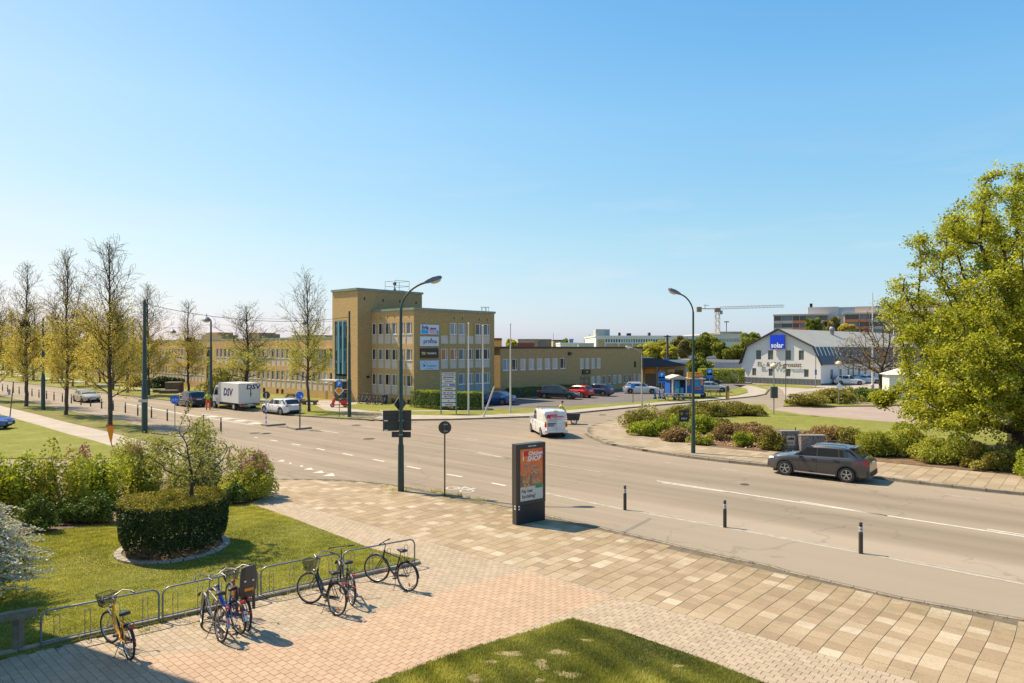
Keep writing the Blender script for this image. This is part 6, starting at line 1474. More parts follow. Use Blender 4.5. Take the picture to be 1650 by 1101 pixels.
# ------------------------------------------------------------------ street furniture
GREENP_ = M('dark_green_pole', (0.035, 0.065, 0.048), 0.45, ns=4, amt=.3); GREYM = M('grey_metal', (0.33, 0.33, 0.33), 0.45, metal=.5, ns=6, amt=.2); DARKM = M('dark_sign_back', (0.055, 0.055, 0.052), 0.6, ns=3, amt=.2)
BROWNP = M('brown_pole', (0.13, 0.095, 0.07), 0.6, ns=4, amt=.3); WHITEM = M('white_paint', (0.72, 0.70, 0.66), 0.5); LAMPG = M('lamp_glass', (0.55, 0.50, 0.40), 0.25); LAMPH = M('lamp_housing', (0.17, 0.18, 0.19), 0.5, metal=.3)
BLK = M('black_plastic', (0.018, 0.017, 0.016), 0.5); YELP = M('yellow_paint', (0.70, 0.42, 0.02), 0.5); ORP = M('orange_marker_face', (0.80, 0.26, 0.01), 0.5)
def street_lamp(label, px, py, z, H, arm, head_dir, thick=.085, mat=GREENP_, ctrl=None, headmat=LAMPH, hl=.75, rb=None):
 """arm: (reach, rise) curve to the head"""
 p = G(px, py, z); t = thing('street_lamp', label, 'street lamp', (p.x, p.y, z)); reach, rise = arm; d = Vector((math.cos(head_dir), math.sin(head_dir), 0))
 mb = MB(); mb.lathe([(thick * 1.25, 0), (thick * 1.25, .02), (thick * 1.12, 1.9), (thick * .85, 2.0), (thick * .72, H * .62), (thick * .55, H * .63)], 12); mb.build('pole_base', mat, t, True)
 zb = H * .63; top = H; pts = [Vector((0, 0, zb - .02)), Vector((0, 0, H - rise - .35)), Vector((0, 0, H - rise))]
 for s_ in np.linspace(0.1, 1, 9):
  a = s_ * PI / 2; pts.append(d * (reach * (1 - math.cos(a)) * .42 + reach * .58 * s_ ** 1.6) + Vector((0, 0, H - rise + rise * (math.sin(a) * .62 + .38 * s_))))
 mb = MB(); mb.tube(pts, [thick * .55] * 3 + [thick * .42] * 9, 10); mb.build('arm', mat, t, True)
 e = pts[-1]; dd = (pts[-1] - pts[-2]).normalized(); hd = thing('lamp_head', None, None); hd.parent = t
 bpy.data.objects.remove(hd)
 s_ = d.cross(Vector((0, 0, 1))); up = s_.cross(dd); mb = MB(); v = []
 for (u_, w_, h0, h1) in ((-.06, .05, -.04, .05), (.15, .11, -.06, .09), (.45, .16, -.07, .12), (.8, .15, -.06, .10), (.95, .09, -.03, .06)):
  c = e + dd * (u_ * hl); v += [c - s_ * w_ + up * h0, c + s_ * w_ + up * h0, c + s_ * w_ * .8 + up * h1, c - s_ * w_ * .8 + up * h1]
 f = [(0, 1, 2, 3), (19, 18, 17, 16)] + [(i * 4 + k, i * 4 + (k + 1) % 4, (i + 1) * 4 + (k + 1) % 4, (i + 1) * 4 + k) for i in range(4) for k in range(4)]
 mb.add(v, f); h_ = mb.build('lamp_head', headmat, t); mb = MB(); c = e + dd * (.56 * hl) - up * .06; mb.ball((0, 0, 0), .14, 12, 6, (1, 1, 1)); mb.v = [tuple(c + dd * (x * 1.7) + s_ * y + up * (z_ * .8)) for x, y, z_ in mb.v]
 mb.build('lamp_glass', LAMPG, h_, True); return t
lampA = street_lamp('tall dark green street lamp at the paving edge carrying grey sign backs', 646, 791.5, .01, 8.75, (1.03, 1.15), 0.15, .11)
lampB = street_lamp('dark green street lamp on the island with its arm bent to the left', 1117, 730.5, Z2, 8.9, (.72, 1.05), PI - .1, .10)
lampC = street_lamp('thin pale street lamp beside the crossing pavement with its arm to the left', 1034, 655.5, Z2, 5.9, (.95, .7), PI - .15, .06, M('pale_pole', (.45, .42, .36), .5), headmat=WHITEM, hl=.7)
# dir signs on lamp A
pA = lampA.location
def flat_sign(parent, name, cx, cz, w, h, mat, rot, y=-.13, th=.03, mat2=None):
 mb = MB(); mb.box(-w / 2, -th / 2, -h / 2, w / 2, th / 2, h / 2); o = mb.build(name, mat, parent, loc=(cx, y, cz), rotz=rot); return o
zc = lambda py: ZH(py, pA.y)
sgnA = thing('direction_sign', 'large dark grey direction sign back on the green lamp post', 'sign', (pA.x - .18, pA.y + .14, zc(678.5)), .16)
mb = MB(); w_, h_ = 1.18, .86; mb.box(-w_ / 2, 0, -h_ / 2, w_ / 2, .025, h_ / 2); mb.build('sign_plate', DARKM, sgnA)
for k in range(5): mb = MB(); mb.box(-w_ / 2, -.022, -h_ / 2 + .08 + k * .18, w_ / 2, -.002, -h_ / 2 + .11 + k * .18); mb.build('stiffening_rib', DARKM, sgnA)
for zz in (0.0, -.40): mb = MB(); mb.box(-w_ / 2 + .04, -.03, zz - .02, -w_ / 2 + .2, -.024, zz + .03); mb.build('white_label', WHITEM, sgnA)
for zz in (.42, 0.0, -.40): mb = MB(); mb.lathe([(.13, 0), (.13, .04)], 12, (.16, -.12, zz)); mb.build('clamp', GREYM, sgnA)
sgnB = thing('direction_sign', 'small dark grey direction sign back below the large one on the green lamp post', 'sign', (pA.x, pA.y + .13, zc(701)), -.1)
mb = MB(); mb.box(-.42, 0, -.12, .40, .025, .12); mb.build('sign_plate', DARKM, sgnB); mb = MB(); mb.lathe([(.11, 0), (.11, .04)], 12, (0, -.12, 0)); mb.build('clamp', GREYM, sgnB)
sgnC = thing('diamond_sign', 'dark diamond sign seen from behind above the direction signs on the green lamp post', 'sign', (pA.x - .04, pA.y + .12, zc(651)), .9)
mb = MB(); r_ = .36; mb.add([(0, y, -r_) for y in (0, .02)] + [(r_, y, 0) for y in (0, .02)] + [(0, y, r_) for y in (0, .02)] + [(-r_, y, 0) for y in (0, .02)], [(0, 2, 4, 6), (7, 5, 3, 1), (0, 1, 3, 2), (2, 3, 5, 4), (4, 5, 7, 6), (6, 7, 1, 0)]); mb.build('sign_plate', DARKM, sgnC)
def round_sign(label, px, pyb, z, pyc, r, face, polemat=GREYM, back=False, pole_r=.03, yaw=0, icon=None, ring=None, striped=False, group=None, bn='round_sign'):
 p = G(px, pyb, z); zz = ZH(pyc, p.y) - z; t = thing(bn, label, 'sign', (p.x, p.y, z), yaw, group)
 mb = MB(); mb.tube([(0, 0.03, 0), (0, .03, zz + (r * .55 if back else r * .9))], pole_r, 8); mb.build('pole', polemat, t, True)
 if striped:
  for k in range(9):
   if k % 2 == 0: mb = MB(); mb.lathe([(pole_r * 1.25, 0), (pole_r * 1.25, .17)], 8, (0, .03, .12 + k * .17)); mb.build('blue_band', BLUES, t)
 yy = .075 if back else -.02
 mb = MB(); mb.lathe([(.001, yy), (r, yy), (r, yy + .02), (.001, yy + .02)], 24, (0, 0, zz), 'y'); d = mb.build('sign_disc', face, t)
 if ring: mb = MB(); mb.ring((0, yy - .002, zz), r * .94, r * .03, 24, 4); mb.build('white_rim', ring, t)
 if icon: icon(t, zz, yy - .006, r)
 if back:
  for s_ in (-.5, .5): mb = MB(); mb.box(-.05, -.02, zz + s_ * r - .02, .12, .07, zz + s_ * r + .02); mb.build('clamp', GREYM, t)
 return t
BLUES = M('traffic_blue', (.01, .14, .62), .4)
round_sign('round dark grey sign back on a thin pole at the paving edge', 716.5, 799, .01, 689.5, .265, DARKM, BROWNP, back=True)
def ic_bike(t, z, y, r):
 mb = MB();
 for sx in (-1, 1): mb.ring((sx * r * .42, y, z - r * .15), r * .26, r * .045, 14, 4)
 for a, b_ in (((-.42, -.15), (0, -.15)), ((0, -.15), (.3, .25)), ((-.2, .22), (.3, .25)), ((-.42, -.15), (-.2, .22)), ((.42, -.15), (.28, .4)), ((-.28, .3), (-.1, .3))): mb.beam((a[0] * r, y, z + a[1] * r), (b_[0] * r, y, z + b_[1] * r), r * .07, .006)
 mb.build('bicycle_symbol', WHITEP, t)
def ic_arrow(t, z, y, r):
 mb = MB(); mb.beam((-r * .5, y, z + r * .42), (r * .42, y, z - r * .36), r * .14, .006); mb.add([(r * .62, y - .003, z - r * .52), (r * .12, y - .003, z - r * .42), (r * .52, y - .003, z + .02 * r)], [(0, 1, 2)]); mb.build('white_arrow', WHITEP, t)
round_sign('round blue cycle sign on a grey pole left of the small tree', 281.5, 694, .02, 644, .33, BLUES, GREYM, icon=ic_bike, ring=None)
round_sign('round blue sign with a white arrow down right on the refuge island', 483, 690, .13, 637, .31, BLUES, BROWNP, icon=ic_arrow, ring=WHITEP, pole_r=.05)
round_sign('round dark sign back on a blue and white striped post on the refuge island', 428.5, 684.5, .13, 637, .285, DARKM, WHITEM, back=True, striped=True, pole_r=.035)
def square_sign(t, z, y, w, h, mat, name='sign_plate', x=0.0, rotate=False):
 mb = MB();
 if rotate: mb.add([(x, y, z - h), (x + w, y, z), (x, y, z + h), (x - w, y, z), (x, y + .02, z - h), (x + w, y + .02, z), (x, y + .02, z + h), (x - w, y + .02, z)], [(0, 1, 2, 3), (7, 6, 5, 4), (0, 4, 5, 1), (1, 5, 6, 2), (2, 6, 7, 3), (3, 7, 4, 0)])
 else: mb.box(x - w / 2, y, z - h / 2, x + w / 2, y + .02, z + h / 2)
 return mb.build(name, mat, t)
def sign_post(label, px, pyb, z, pytop, plates, polemat=GREYM, r=.03, name='sign_post', cat='sign', yaw=0.0, group=None, lean=0.0):
 p = G(px, pyb, z); t = thing(name, label, cat, (p.x, p.y, z), yaw, group); mb = MB(); H = ZH(pytop, p.y) - z; mb.tube([(0, .03, 0), (lean, .03, H)], r, 8); mb.build('pole', polemat, t, True)
 for (py, w, h, mat, text, tm) in plates:
  zz = ZH(py, p.y) - z; square_sign(t, zz, -.02, w, h, mat)
  if text: txt(text, h * .72 if len(text) < 3 else w / len(text) * 1.5, tm, t, (0, -.028, zz), bold=.01)
 return t
BP = M('parking_blue', (.01, .20, .70), .4)
t = sign_post('blue parking sign above a yellow diamond on a brown pole beside the red scooter', 546.5, 672.5, Z2, 611, [(618.5, .46, .62, BP, 'P', WHITEP)], BROWNP)
square_sign(t, ZH(629.5, t.location.y) - Z2, -.02, .42, .42, WHITEP, rotate=True); square_sign(t, ZH(629.5, t.location.y) - Z2, -.03, .33, .33, ORP, 'orange_diamond', rotate=True)
t = sign_post('blue parking sign with two lower plates beside the kiosk', 1066.5, 643, Z2 + .05, 600.5, [(604.5, .75, .75, BP, 'P', WHITEP), (610.5, .75, .42, BP, None, None), (614.3, .8, .35, BP, None, None)], GREYM, .05)
sign_post('blue parking sign between the kiosk and the white van', 1143.5, 627, Z2, 596, [(599.5, .8, .9, BP, 'P', WHITEP), (605.5, .8, .7, BP, None, None)], GREYM, .05)
sign_post('thin post with a small blue plate on the grass strip of the car park', 1020, 649, Z2, 618, [(621.5, .45, .5, BP, None, None)], BROWNP, .035)
sign_post('leaning bare pale post beside the flagpoles', 779, 672.2, Z2, 623.5, [], M('bare_pale_post', (.5, .46, .4), .7), .07, lean=.92)
sign_post('thin dark post with small plates on the left lawn by the foot path', 15, 678.5, .05, 615, [(632, .2, .45, GREYM, None, None)], BROWNP, .04, lean=.32)
t = sign_post('brown post with a small flag like plate among the left trees', 1314.5, 625.5, .05, 570, [(600, .3, .8, BLUES, None, None)], GREYM, .06)
sign_post('post at the lower right under the big tree', 1497.5, 687.5, Z2, 618, [], GREYM, .07)
sign_post('slim lamp pole with a white band in front of the gable lettering', 1266.3, 646, .02, 559, [], BROWNP, .045)
# company board
pb = [G(710.6, 667.5, Z2), G(735.2, 667.2, Z2)]; d_ = pb[1] - pb[0]; bd = thing('company_board', 'tall white board of stacked company names between two green posts', 'sign', pb[0], ang(d_)); L_ = d_.length; Hb = ZH(598, pb[0].y) - Z2
GP2 = M('green_post_light', (.12, .22, .17), .5)
for x in (0, L_): mb = MB(); mb.tube([(x, 0, 0), (x, 0, Hb)], .055, 8); mb.build('post', GP2, bd)
rows = [('FÖRETAGSHUSET', 600.5, 605.3, 'HYLLIE ENTRÉ'), ('BJÖRKMANS', 606.0, 611.0, ''), ('Grönlund', 611.8, 617.2, ''), ('system', 618.2, 623.0, 'b'), ('Sportfiskarna', 624.4, 629.0, ''), ('Nordisk Hälsa', 630.9, 635.9, 'h'), ('AKUTTEAM', 637.0, 641.8, 'c'), ('cl', 643.0, 648.6, 's'), ('Fastighetsbyrån', 649.8, 655.0, '')]
for s_, y0, y1, k in rows:
 z1, z0 = ZH(y0, pb[0].y) - Z2, ZH(y1, pb[0].y) - Z2; mb = MB(); mb.box(.07, -.03, z0 + .01, L_ - .07, .03, z1 - .01); o = mb.build('name_plate', SW if 0 else M('board_white', (.62, .60, .58), .5), bd)
 h = z1 - z0; txt(s_, min(h * .62, (L_ - .3) / max(4, len(s_)) * 1.6), [BLACKP, NAVY][k in 'bhc' and k != ''], o, (L_ * (.5 if k not in ('b',) else .28), -.036, (z0 + z1) / 2), bold=.006)
 if k == 'b': mb = MB(); mb.box(L_ * .54, -.036, z0 + .06, L_ * .92, -.031, z1 - .06); mb.build('blue_label', BLUE, o)
 if k == 'h': mb = MB(); mb.ball((L_ * .2, -.03, (z0 + z1) / 2), .07, 8, 6); mb.build('blue_heart', BLUE, o)
# flagpoles
for lab, px, py, yt in [('white flagpole right of the company board, the leftmost of three', 755, 666.5, 522), ('white flagpole before the corner of the block, middle one of three', 778.2, 661, 525.5), ('white flagpole standing alone before the low wing, rightmost of three', 822.5, 665.5, 522.5)]:
 p = G(px, py, Z2); t = thing('flagpole', lab, 'flagpole', p, 0, 'flagpoles by the company board'); H = ZH(yt, p.y) - Z2; mb = MB(); mb.tube([(0, 0, 0), (0, 0, H)], [.085, .045], 9); mb.build('pole', M('flagpole_white', (.62, .58, .5), .5), t, True); mb = MB(); mb.ball((0, 0, H + .03), .08, 8, 6); mb.build('finial', WHITEM, t, True)
# big poles with span wires and hanging lamps
def big_pole(label, px, py, z, yt, r=.16, mat=GREENP_, step=True):
 p = G(px, py, z); t = thing('utility_pole', label, 'pole', (p.x, p.y, z)); H = ZH(yt, p.y) - z; mb = MB(); mb.lathe([(r * 1.25, 0), (r * 1.25, H * .35), (r, H * .36), (r * .85, H * .7), (r * .7, H * .71), (r * .62, H), (.001, H)], 12); mb.build('pole', mat, t, True); return t, p, H
pw1, q1, h1 = big_pole('thick dark green pole with a small white plate left of the shrubs', 233, 697.5, .05, 484, .155)
square_sign(pw1, ZH(646.8, q1.y), -.24, .62, .2, M('pale_plate', (.5, .45, .38), .6))
pw2, q2_, h2 = big_pole('tall dark pole in front of the stair tower', 563, 672, Z2, 501.5, .13); mb = MB(); mb.beam((-.5, 0, ZH(630, q2_.y)), (.55, 0, ZH(630, q2_.y) + .05), .2, .03); mb.build('small_plate', M('pale_plate2', (.5, .45, .4), .6), pw2)
pw3, q3, h3 = big_pole('tall dark pole behind the front of the white box truck', 340, 656, Z2, 518, .13)
pw4, q4, h4 = big_pole('dark pole between the first two trees of the left row', 69.5, 660.5, .05, 513, .14)
pw5, q5, h5 = big_pole('dark pole among the far trees left of the green pole', 205.5, 633, Z2, 520, .13)
WIRE = M('wire_dark', (.05, .05, .05), .6)
def wire(a, b_, sag, label, r=.018, n=10):
 mb = MB(); mb.tube([a.lerp(b_, i / n) - Vector((0, 0, sag * 4 * (i / n) * (1 - i / n))) for i in range(n + 1)], r, 4); o = mb.build('span_wire', WIRE); tag(o, label, 'wire'); return o
topp = lambda q, h: Vector((q.x, q.y, q.z + h))
A_, B_ = topp(q1, h1 - .25), topp(q2_, h2 - .5); wire(A_, B_, .75, 'thin wire sagging from the thick green pole to the pole by the stair tower')
C_, D_ = topp(q4, h4 - .2), topp(q5, h5 - .3);
def hang_lamp(label, p):
 t = thing('hanging_lamp', label, 'street lamp', p); mb = MB(); mb.lathe([(.02, .35), (.03, .12), (.12, .1), (.3, -.08), (.36, -.2), (.34, -.2), (.1, -.05), (.001, -.05)], 16); mb.build('lamp_shade', LAMPH, t, True); mb = MB(); mb.ball((0, 0, -.17), .26, 12, 5, (1, 1, .6)); mb.build('lamp_glass', LAMPG, t, True); return t
f_ = .315; wp = A_.lerp(B_, .315) - Vector((0, 0, .75 * 4 * f_ * (1 - f_)))
k_ = (333 - CX) / F; tt = (k_ * A_.y - A_.x) / ((B_ - A_).x - k_ * (B_ - A_).y); wp = A_.lerp(B_, tt) - Vector((0, 0, .75 * 4 * tt * (1 - tt) + .2)); hang_lamp('hanging street lamp on the long wire right of the green pole', wp)
P6 = Vector((XW(278.5, 70), 70, ZH(533, 70))); hang_lamp('hanging street lamp between the two tall poles on the left, smaller one', P6); wire(Vector((XW(205.5, 92.7), 92.7, ZH(525, 92.7))), P6 + Vector((0, 0, .3)), .1, 'thin wire to the smaller hanging lamp'); wire(P6 + Vector((0, 0, .3)), Vector((XW(341, 69.8), 69.8, ZH(522, 69.8))), .1, 'thin wire from the smaller hanging lamp to the pole behind the truck')
P7 = Vector((XW(490, 62), 62, ZH(518.5, 62))); hang_lamp('hanging street lamp beside the bare tree before the long wing', P7); wire(P7 + Vector((0, 0, .3)), topp(q2_, h2 - .9), .1, 'short wire from the hanging lamp to the pole by the tower')
wire(P7 + Vector((0, 0, .3)), Vector((XW(399, 77), 77, ZH(512, 77))), .1, 'wire from the hanging lamp towards the spreading young tree')
# bollards
BOL = MB(); BOL.lathe([(.055, 0), (.055, .72), (.05, .74), (.05, .88), (.035, .90), (.035, .92), (.055, .94), (.055, .99), (.03, 1.02), (.001, 1.03)], 12)
def bollard_proto():
 t = thing('bollard', 'x', 'bollard'); m = MB(); m.lathe([(.06, 0), (.06, .66), (.05, .67), (.05, .90)], 12); m.build('post', M('bollard_dark', (.045, .042, .036), .6, ns=8, amt=.3), t, True)
 for z in (.70, .79): m = MB(); m.lathe([(.054, z), (.054, z + .07)], 12); m.build('reflective_band', M('reflective_grey', (.45, .45, .46), .35), t, True)
 m = MB(); m.lathe([(.035, .9), (.03, .925), (.05, .935), (.055, .965), (.03, .99), (.001, 1.0)], 12); m.build('cap', BLK, t, True); return t
bp = bollard_proto(); first = True
near = [(1007, 822, 'dark bollard on the cycle lane line, nearest to the advertising pillar'), (1168, 850, 'dark bollard on the cycle lane line, middle one of the three right of the pillar'), (1387, 892, 'dark bollard on the cycle lane line, rightmost and nearest to the camera')]
far = [(356, 695.4), (328, 689.6), (269.5, 678.5), (244, 674), (222, 670), (202, 665.7), (182.5, 662), (163.7, 658.8), (146, 655.6), (130.5, 653), (115, 650.3), (100.5, 648), (87, 645.6), (75, 643.3), (62.8, 641.1), (51.5, 639), (30.8, 635.3), (21.5, 633.6), (12.3, 632), (4, 630.6)]
labs = ['thin dark bollard nearest the crossing in the left row, right of the small tree top', 'thin dark bollard behind the tip of the small tree', 'thin bollard just right of the thick green pole', 'thin bollard hidden partly by the thick green pole', 'thin bollard immediately left of the thick green pole', 'thin bollard between the green pole and the nearest row tree', 'thin bollard close to the right of the nearest row tree trunk', 'thin bollard left of the nearest row tree, right of the gold car', 'thin bollard in front of the right headlight of the gold car', 'thin bollard in front of the left side of the gold car', 'first thin bollard left of the gold car']
for i, (px, py, lab) in enumerate(near):
 p = G(px, py); o = bp if i == 0 else copy_tree(bp); o.location = p; o['label'] = lab; o['group'] = 'bollards along the cycle lane'; o.rotation_euler.z = i; o.scale = (1, 1, .92)
for i, (px, py) in enumerate(far):
 o = copy_tree(bp, G(px, py), i * .7, labs[i] if i < len(labs) else 'thin dark bollard in the distant part of the left row', 'bollards along the cycle lane'); o.scale = (1, 1, 1.0)
# orange marker
t = thing('road_marker', 'orange wedge shaped marker panel on the foot path before the row tree', 'marker', G(178, 718, .03)); mb = MB(); y0 = t.location.y; z1, z0 = ZH(686, y0), ZH(714, y0); w1 = 6.8 * y0 / F;
mb.add([(-w1, -.02, z1), (w1 * .9, -.02, z1), (w1 * .25, -.02, z0), (-w1 * .0, -.02, z0), (-w1, .02, z1), (w1 * .9, .02, z1), (w1 * .25, .02, z0), (0, .02, z0)], [(0, 3, 2, 1), (4, 5, 6, 7), (0, 1, 5, 4), (1, 2, 6, 5), (2, 3, 7, 6), (3, 0, 4, 7)]); mb.build('panel', ORP, t); mb = MB(); mb.tube([(w1 * .15, 0.03, 0), (w1 * .15, .03, z0 + .3)], .03, 6); mb.build('pole', BROWNP, t)
mb = MB(); mb.box(-w1, -.03, z1 - .06, w1 * .9, -.021, z1 + .02); mb.build('red_edge', REDP, t)
# advertising pillar
pl = G(833, 847.3); pr = G(878.3, 838.3); dA = pr - pl; L_ = dA.length; HP = ZH(717, pl.y); ad = thing('advertising_pillar', 'tall dark advertising pillar with an orange food poster standing on the paving', 'advertising pillar', pl, ang(dA)); DK = M('pillar_dark', (.035, .033, .034), .38, ns=2, amt=.2); DP = .26
mb = MB(); mb.box(0, 0, 0, L_, DP, HP * .235); mb.build('base_cabinet', M('pillar_base', (.022, .024, .032), .32, ns=1.2, amt=.3), ad)
mb = MB(); fr = .13; z0, z1 = HP * .24, HP
mb.box(0, -.02, z0, fr, DP + .02, z1); mb.box(L_ - fr * .75, -.02, z0, L_, DP + .02, z1); mb.box(fr, -.02, z1 - .18, L_ - fr * .75, DP + .02, z1); mb.box(fr, -.02, z0, L_ - fr * .75, DP + .02, z0 + .13); mb.build('frame', DK, ad)
mb = MB(); mb.box(-.012, .02, 0, -.002, DP - .02, HP); mb.build('side_strip', M('pillar_side', (.06, .05, .045), .4), ad)
x0, x1, y0, y1 = fr, L_ - fr * .75, z0 + .13, z1 - .18; PW, PH = x1 - x0, y1 - y0
ps = thing('poster', None, None); bpy.data.objects.remove(ps)
mb = MB(); mb.box(x0, .0, y0, x1, .02, y1); po = mb.build('poster', M('poster_orange', (.80, .22, .03), .5, ns=1.6, amt=.3, col2=(.72, .12, .03)), ad)
def pq(name, a, b_, c, d, mat, k): mb = MB(); mb.box(x0 + PW * a, -.001 * k, y0 + PH * b_, x0 + PW * c, -.001 * k + .0008, y0 + PH * d); return mb.build(name, mat, po)
pq('poster_white_foot', 0, 0, 1, .27, M('poster_white', (.55, .52, .47), .5), 2); pq('poster_brown_band', 0, .28, .93, .50, M('poster_brown', (.22, .15, .08), .5), 2)
BXM = M('food_box', (.36, .12, .05), .5, ns=14, amt=.5, col2=(.55, .36, .2))
for a, b_, c, d in ((.15, .57, .40, .73), (.47, .52, .84, .68), (.12, .34, .42, .53), (.52, .30, .93, .52)):
 pq('food_package', a, b_, c, d, BXM, 4); pq('package_label', a + .05, b_ + (d - b_) * .5, c - .07, d - .03, M('label_red', (.55, .14, .08), .5), 6)
for i, (a, b_) in enumerate(((.2, .31), (.3, .36), (.16, .38), (.36, .30), (.25, .27))): mb = MB(); mb.lathe([(.05, 0), (.001, 0)], 9, (x0 + PW * a, -.007, y0 + PH * b_), 'y'); mb.build('poster_food', M('nugget', (.55, .33, .12), .6), po)
pq('poster_logo', .14, .86, .36, .96, REDP, 4); pq('logo_stem', .12, .78, .16, .95, WHITEP, 4); pq('green_label', .66, .22, .97, .30, GREENP, 6)
txt('Chicken', .19, WHITEP, po, (x0 + PW * .66, -.006, y0 + PH * .905), bold=.005, shear=.2); txt('SHOP', .24, WHITEP, po, (x0 + PW * .6, -.006, y0 + PH * .80), bold=.006, shear=.2)
txt('Ny het', .17, BLACKP, po, (x0 + PW * .30, -.006, y0 + PH * .185), bold=.003); txt('kyckling!', .17, BLACKP, po, (x0 + PW * .38, -.006, y0 + PH * .085), bold=.003)
txt('CLEAR CHANNEL', .045, WHITEP, ad, (L_ * .52, -.025, z1 - .09), bold=.002)
for zz in (.52, .61): mb = MB(); mb.box(.035, -.03, zz, .10, -.021, zz + .05); mb.build('white_tag', WHITEM, ad)
for zz in (.52, .61): mb = MB(); mb.box(-.014, .06, zz, -.0125, .13, zz + .05); mb.build('white_tag', WHITEM, ad)
# utility cabinets on the island
CAB = M('cabinet_grey', (.27, .25, .24), .7, ns=9, amt=.55, col2=(.09, .08, .08)); CABF = M('cabinet_plain', (.26, .25, .24), .6, ns=3, amt=.2)
def cabinet(label, px0, px1, pyb, yt, dep, rot):
 p = G(px0, pyb, Z2); p1 = G(px1, pyb, Z2); w = (p1 - p).length; H = ZH(yt, p.y) - Z2; t = thing('utility_cabinet', label, 'utility box', p, rot, 'utility boxes at the shrub bed')
 mb = MB(); mb.box(.03, .02, 0, w - .03, dep, .12); mb.build('plinth', KERB, t); mb = MB(); mb.box(0, 0, .12, w, dep, H - .05); mb.build('body', CAB, t)
 mb = MB(); mb.box(-.03, -.03, H - .05, w + .03, dep + .03, H); mb.build('lid', CABF, t); mb = MB(); mb.box(w * .5 - .006, -.004, .2, w * .5 + .006, -.001, H - .12); mb.build('door_gap', DARKW, t); return t, w, H
t, w, H = cabinet('taller grey utility box with a poster and graffiti in front of the brown shrub', 1259.5, 1288, 727.0, 694.5, .35, 0.03)
mb = MB(); mb.box(w * .28, -.006, .3, w * .78, -.002, H - .28); o = mb.build('poster', M('poster_beige', (.48, .42, .33), .7), t); txt('uglæ', .2, BLACKP, o, (w * .53, -.008, H * .62), bold=.012); txt('2 3 4', .1, BLACKP, o, (w * .53, -.008, H * .40), bold=.008)
mb = MB(); mb.tube([(w * .86, .15, H), (w * .86, .15, H + .2)], .03, 6); mb.build('vent_pipe', DARKM, t)
t, w, H = cabinet('lower wider grey utility box with graffiti right of the taller one', 1291, 1330, 729.5, 701.5, .35, 0.0); mb = MB(); mb.box(.1, -.005, H - .2, .28, -.002, H - .12); mb.build('orange_sticker', ORANGE, t)
# black parking sign in the shrubs
p = G(1102, 705, Z2); t = thing('parking_sign', 'square black sign with a white arrow standing in the island shrubs', 'sign', p, .1); z0, z1 = ZH(679.5, p.y) - Z2, ZH(661, p.y) - Z2; wd = (1109.8 - 1093.6) * p.y / F
mb = MB(); mb.box(-wd / 2, -.05, z0, wd / 2, .05, z1); mb.build('sign_box', M('sign_black_face', (.02, .02, .022), .4), t); hh = z1 - z0
mb = MB(); mb.beam((.02, -.056, z0 + hh * .72), (wd * .36, -.056, z0 + hh * .72), .035, .006); mb.beam((wd * .24, -.056, z0 + hh * .86), (wd * .4, -.056, z0 + hh * .72), .035, .006); mb.beam((wd * .24, -.056, z0 + hh * .58), (wd * .4, -.056, z0 + hh * .72), .035, .006); mb.build('white_arrow', WHITEP, t)
txt('P K V', .16, WHITEP, t, (0, -.056, z0 + hh * .26), bold=.006); mb = MB(); mb.ball((-wd * .26, -.05, z0 + hh * .7), .1, 10, 6, (1, .1, 1)); mb.build('yellow_emblem', M('olive_yellow', (.25, .27, .02), .5), t)
for x in (-wd * .4, wd * .4): mb = MB(); mb.tube([(x, 0, 0), (x, 0, z0)], .03, 6); mb.build('leg', GREYM, t)
# ticket machine, globe lamps
p = G(1172, 644.5, Z2); t = thing('ticket_machine', 'narrow brown and yellow post with a rounded top by the grass island', 'ticket machine', p); mb = MB(); H = ZH(620.5, p.y) - Z2; mb.box(-.16, -.14, 0, .16, .14, H * .85); mb.build('body', BROWNP, t); mb = MB(); mb.lathe([(.001, -.15), (.19, -.15), (.19, .15), (.001, .15)], 14, (0, 0, H * .84), 'y'); mb.build('rounded_top', BROWNP, t); mb = MB(); mb.box(-.05, -.15, .05, .12, -.142, H * .55); mb.build('yellow_panel', YELP, t)
def globe_lamp(label, px, py, yt, box=None):
 p = G(px, py, Z2); t = thing('park_lamp', label, 'street lamp', p, 0, 'mushroom shaped lamps by the parking road'); H = ZH(yt, p.y) - Z2; mb = MB(); mb.tube([(0, 0, 0), (0, 0, H - .3)], .05, 8); mb.build('pole', GREYM, t)
 mb = MB(); mb.lathe([(.33, -.06), (.30, .06), (.2, .17), (.08, .23), (.001, .24)], 16, (0, 0, H - .22)); mb.build('lamp_shade', M('lamp_cream', (.55, .48, .36), .5), t, True); mb = MB(); mb.lathe([(.08, -.3), (.2, -.18), (.3, -.06)], 14, (0, 0, H - .22)); mb.build('lamp_glass', LAMPG, t, True); return t, p, H
t, p, H = globe_lamp('mushroom lamp carrying a dark box on the grass of the island', 1247, 668, 585.5); mb = MB(); zz = ZH(632.5, p.y) - Z2; mb.box(-.28, -.14, zz - .5, .3, .12, zz + .5); mb.build('dark_box', M('box_greengrey', (.07, .08, .075), .6), t)
t, p, H = globe_lamp('mushroom lamp with a tilted white plate across the parking road', 1351.5, 652.5, 582); zz = ZH(623, p.y) - Z2; mb = MB(); mb.obox((.05, -.08, zz), .55, .03, .5, 0, (0, .75)); mb.build('white_plate', WHITEM, t)
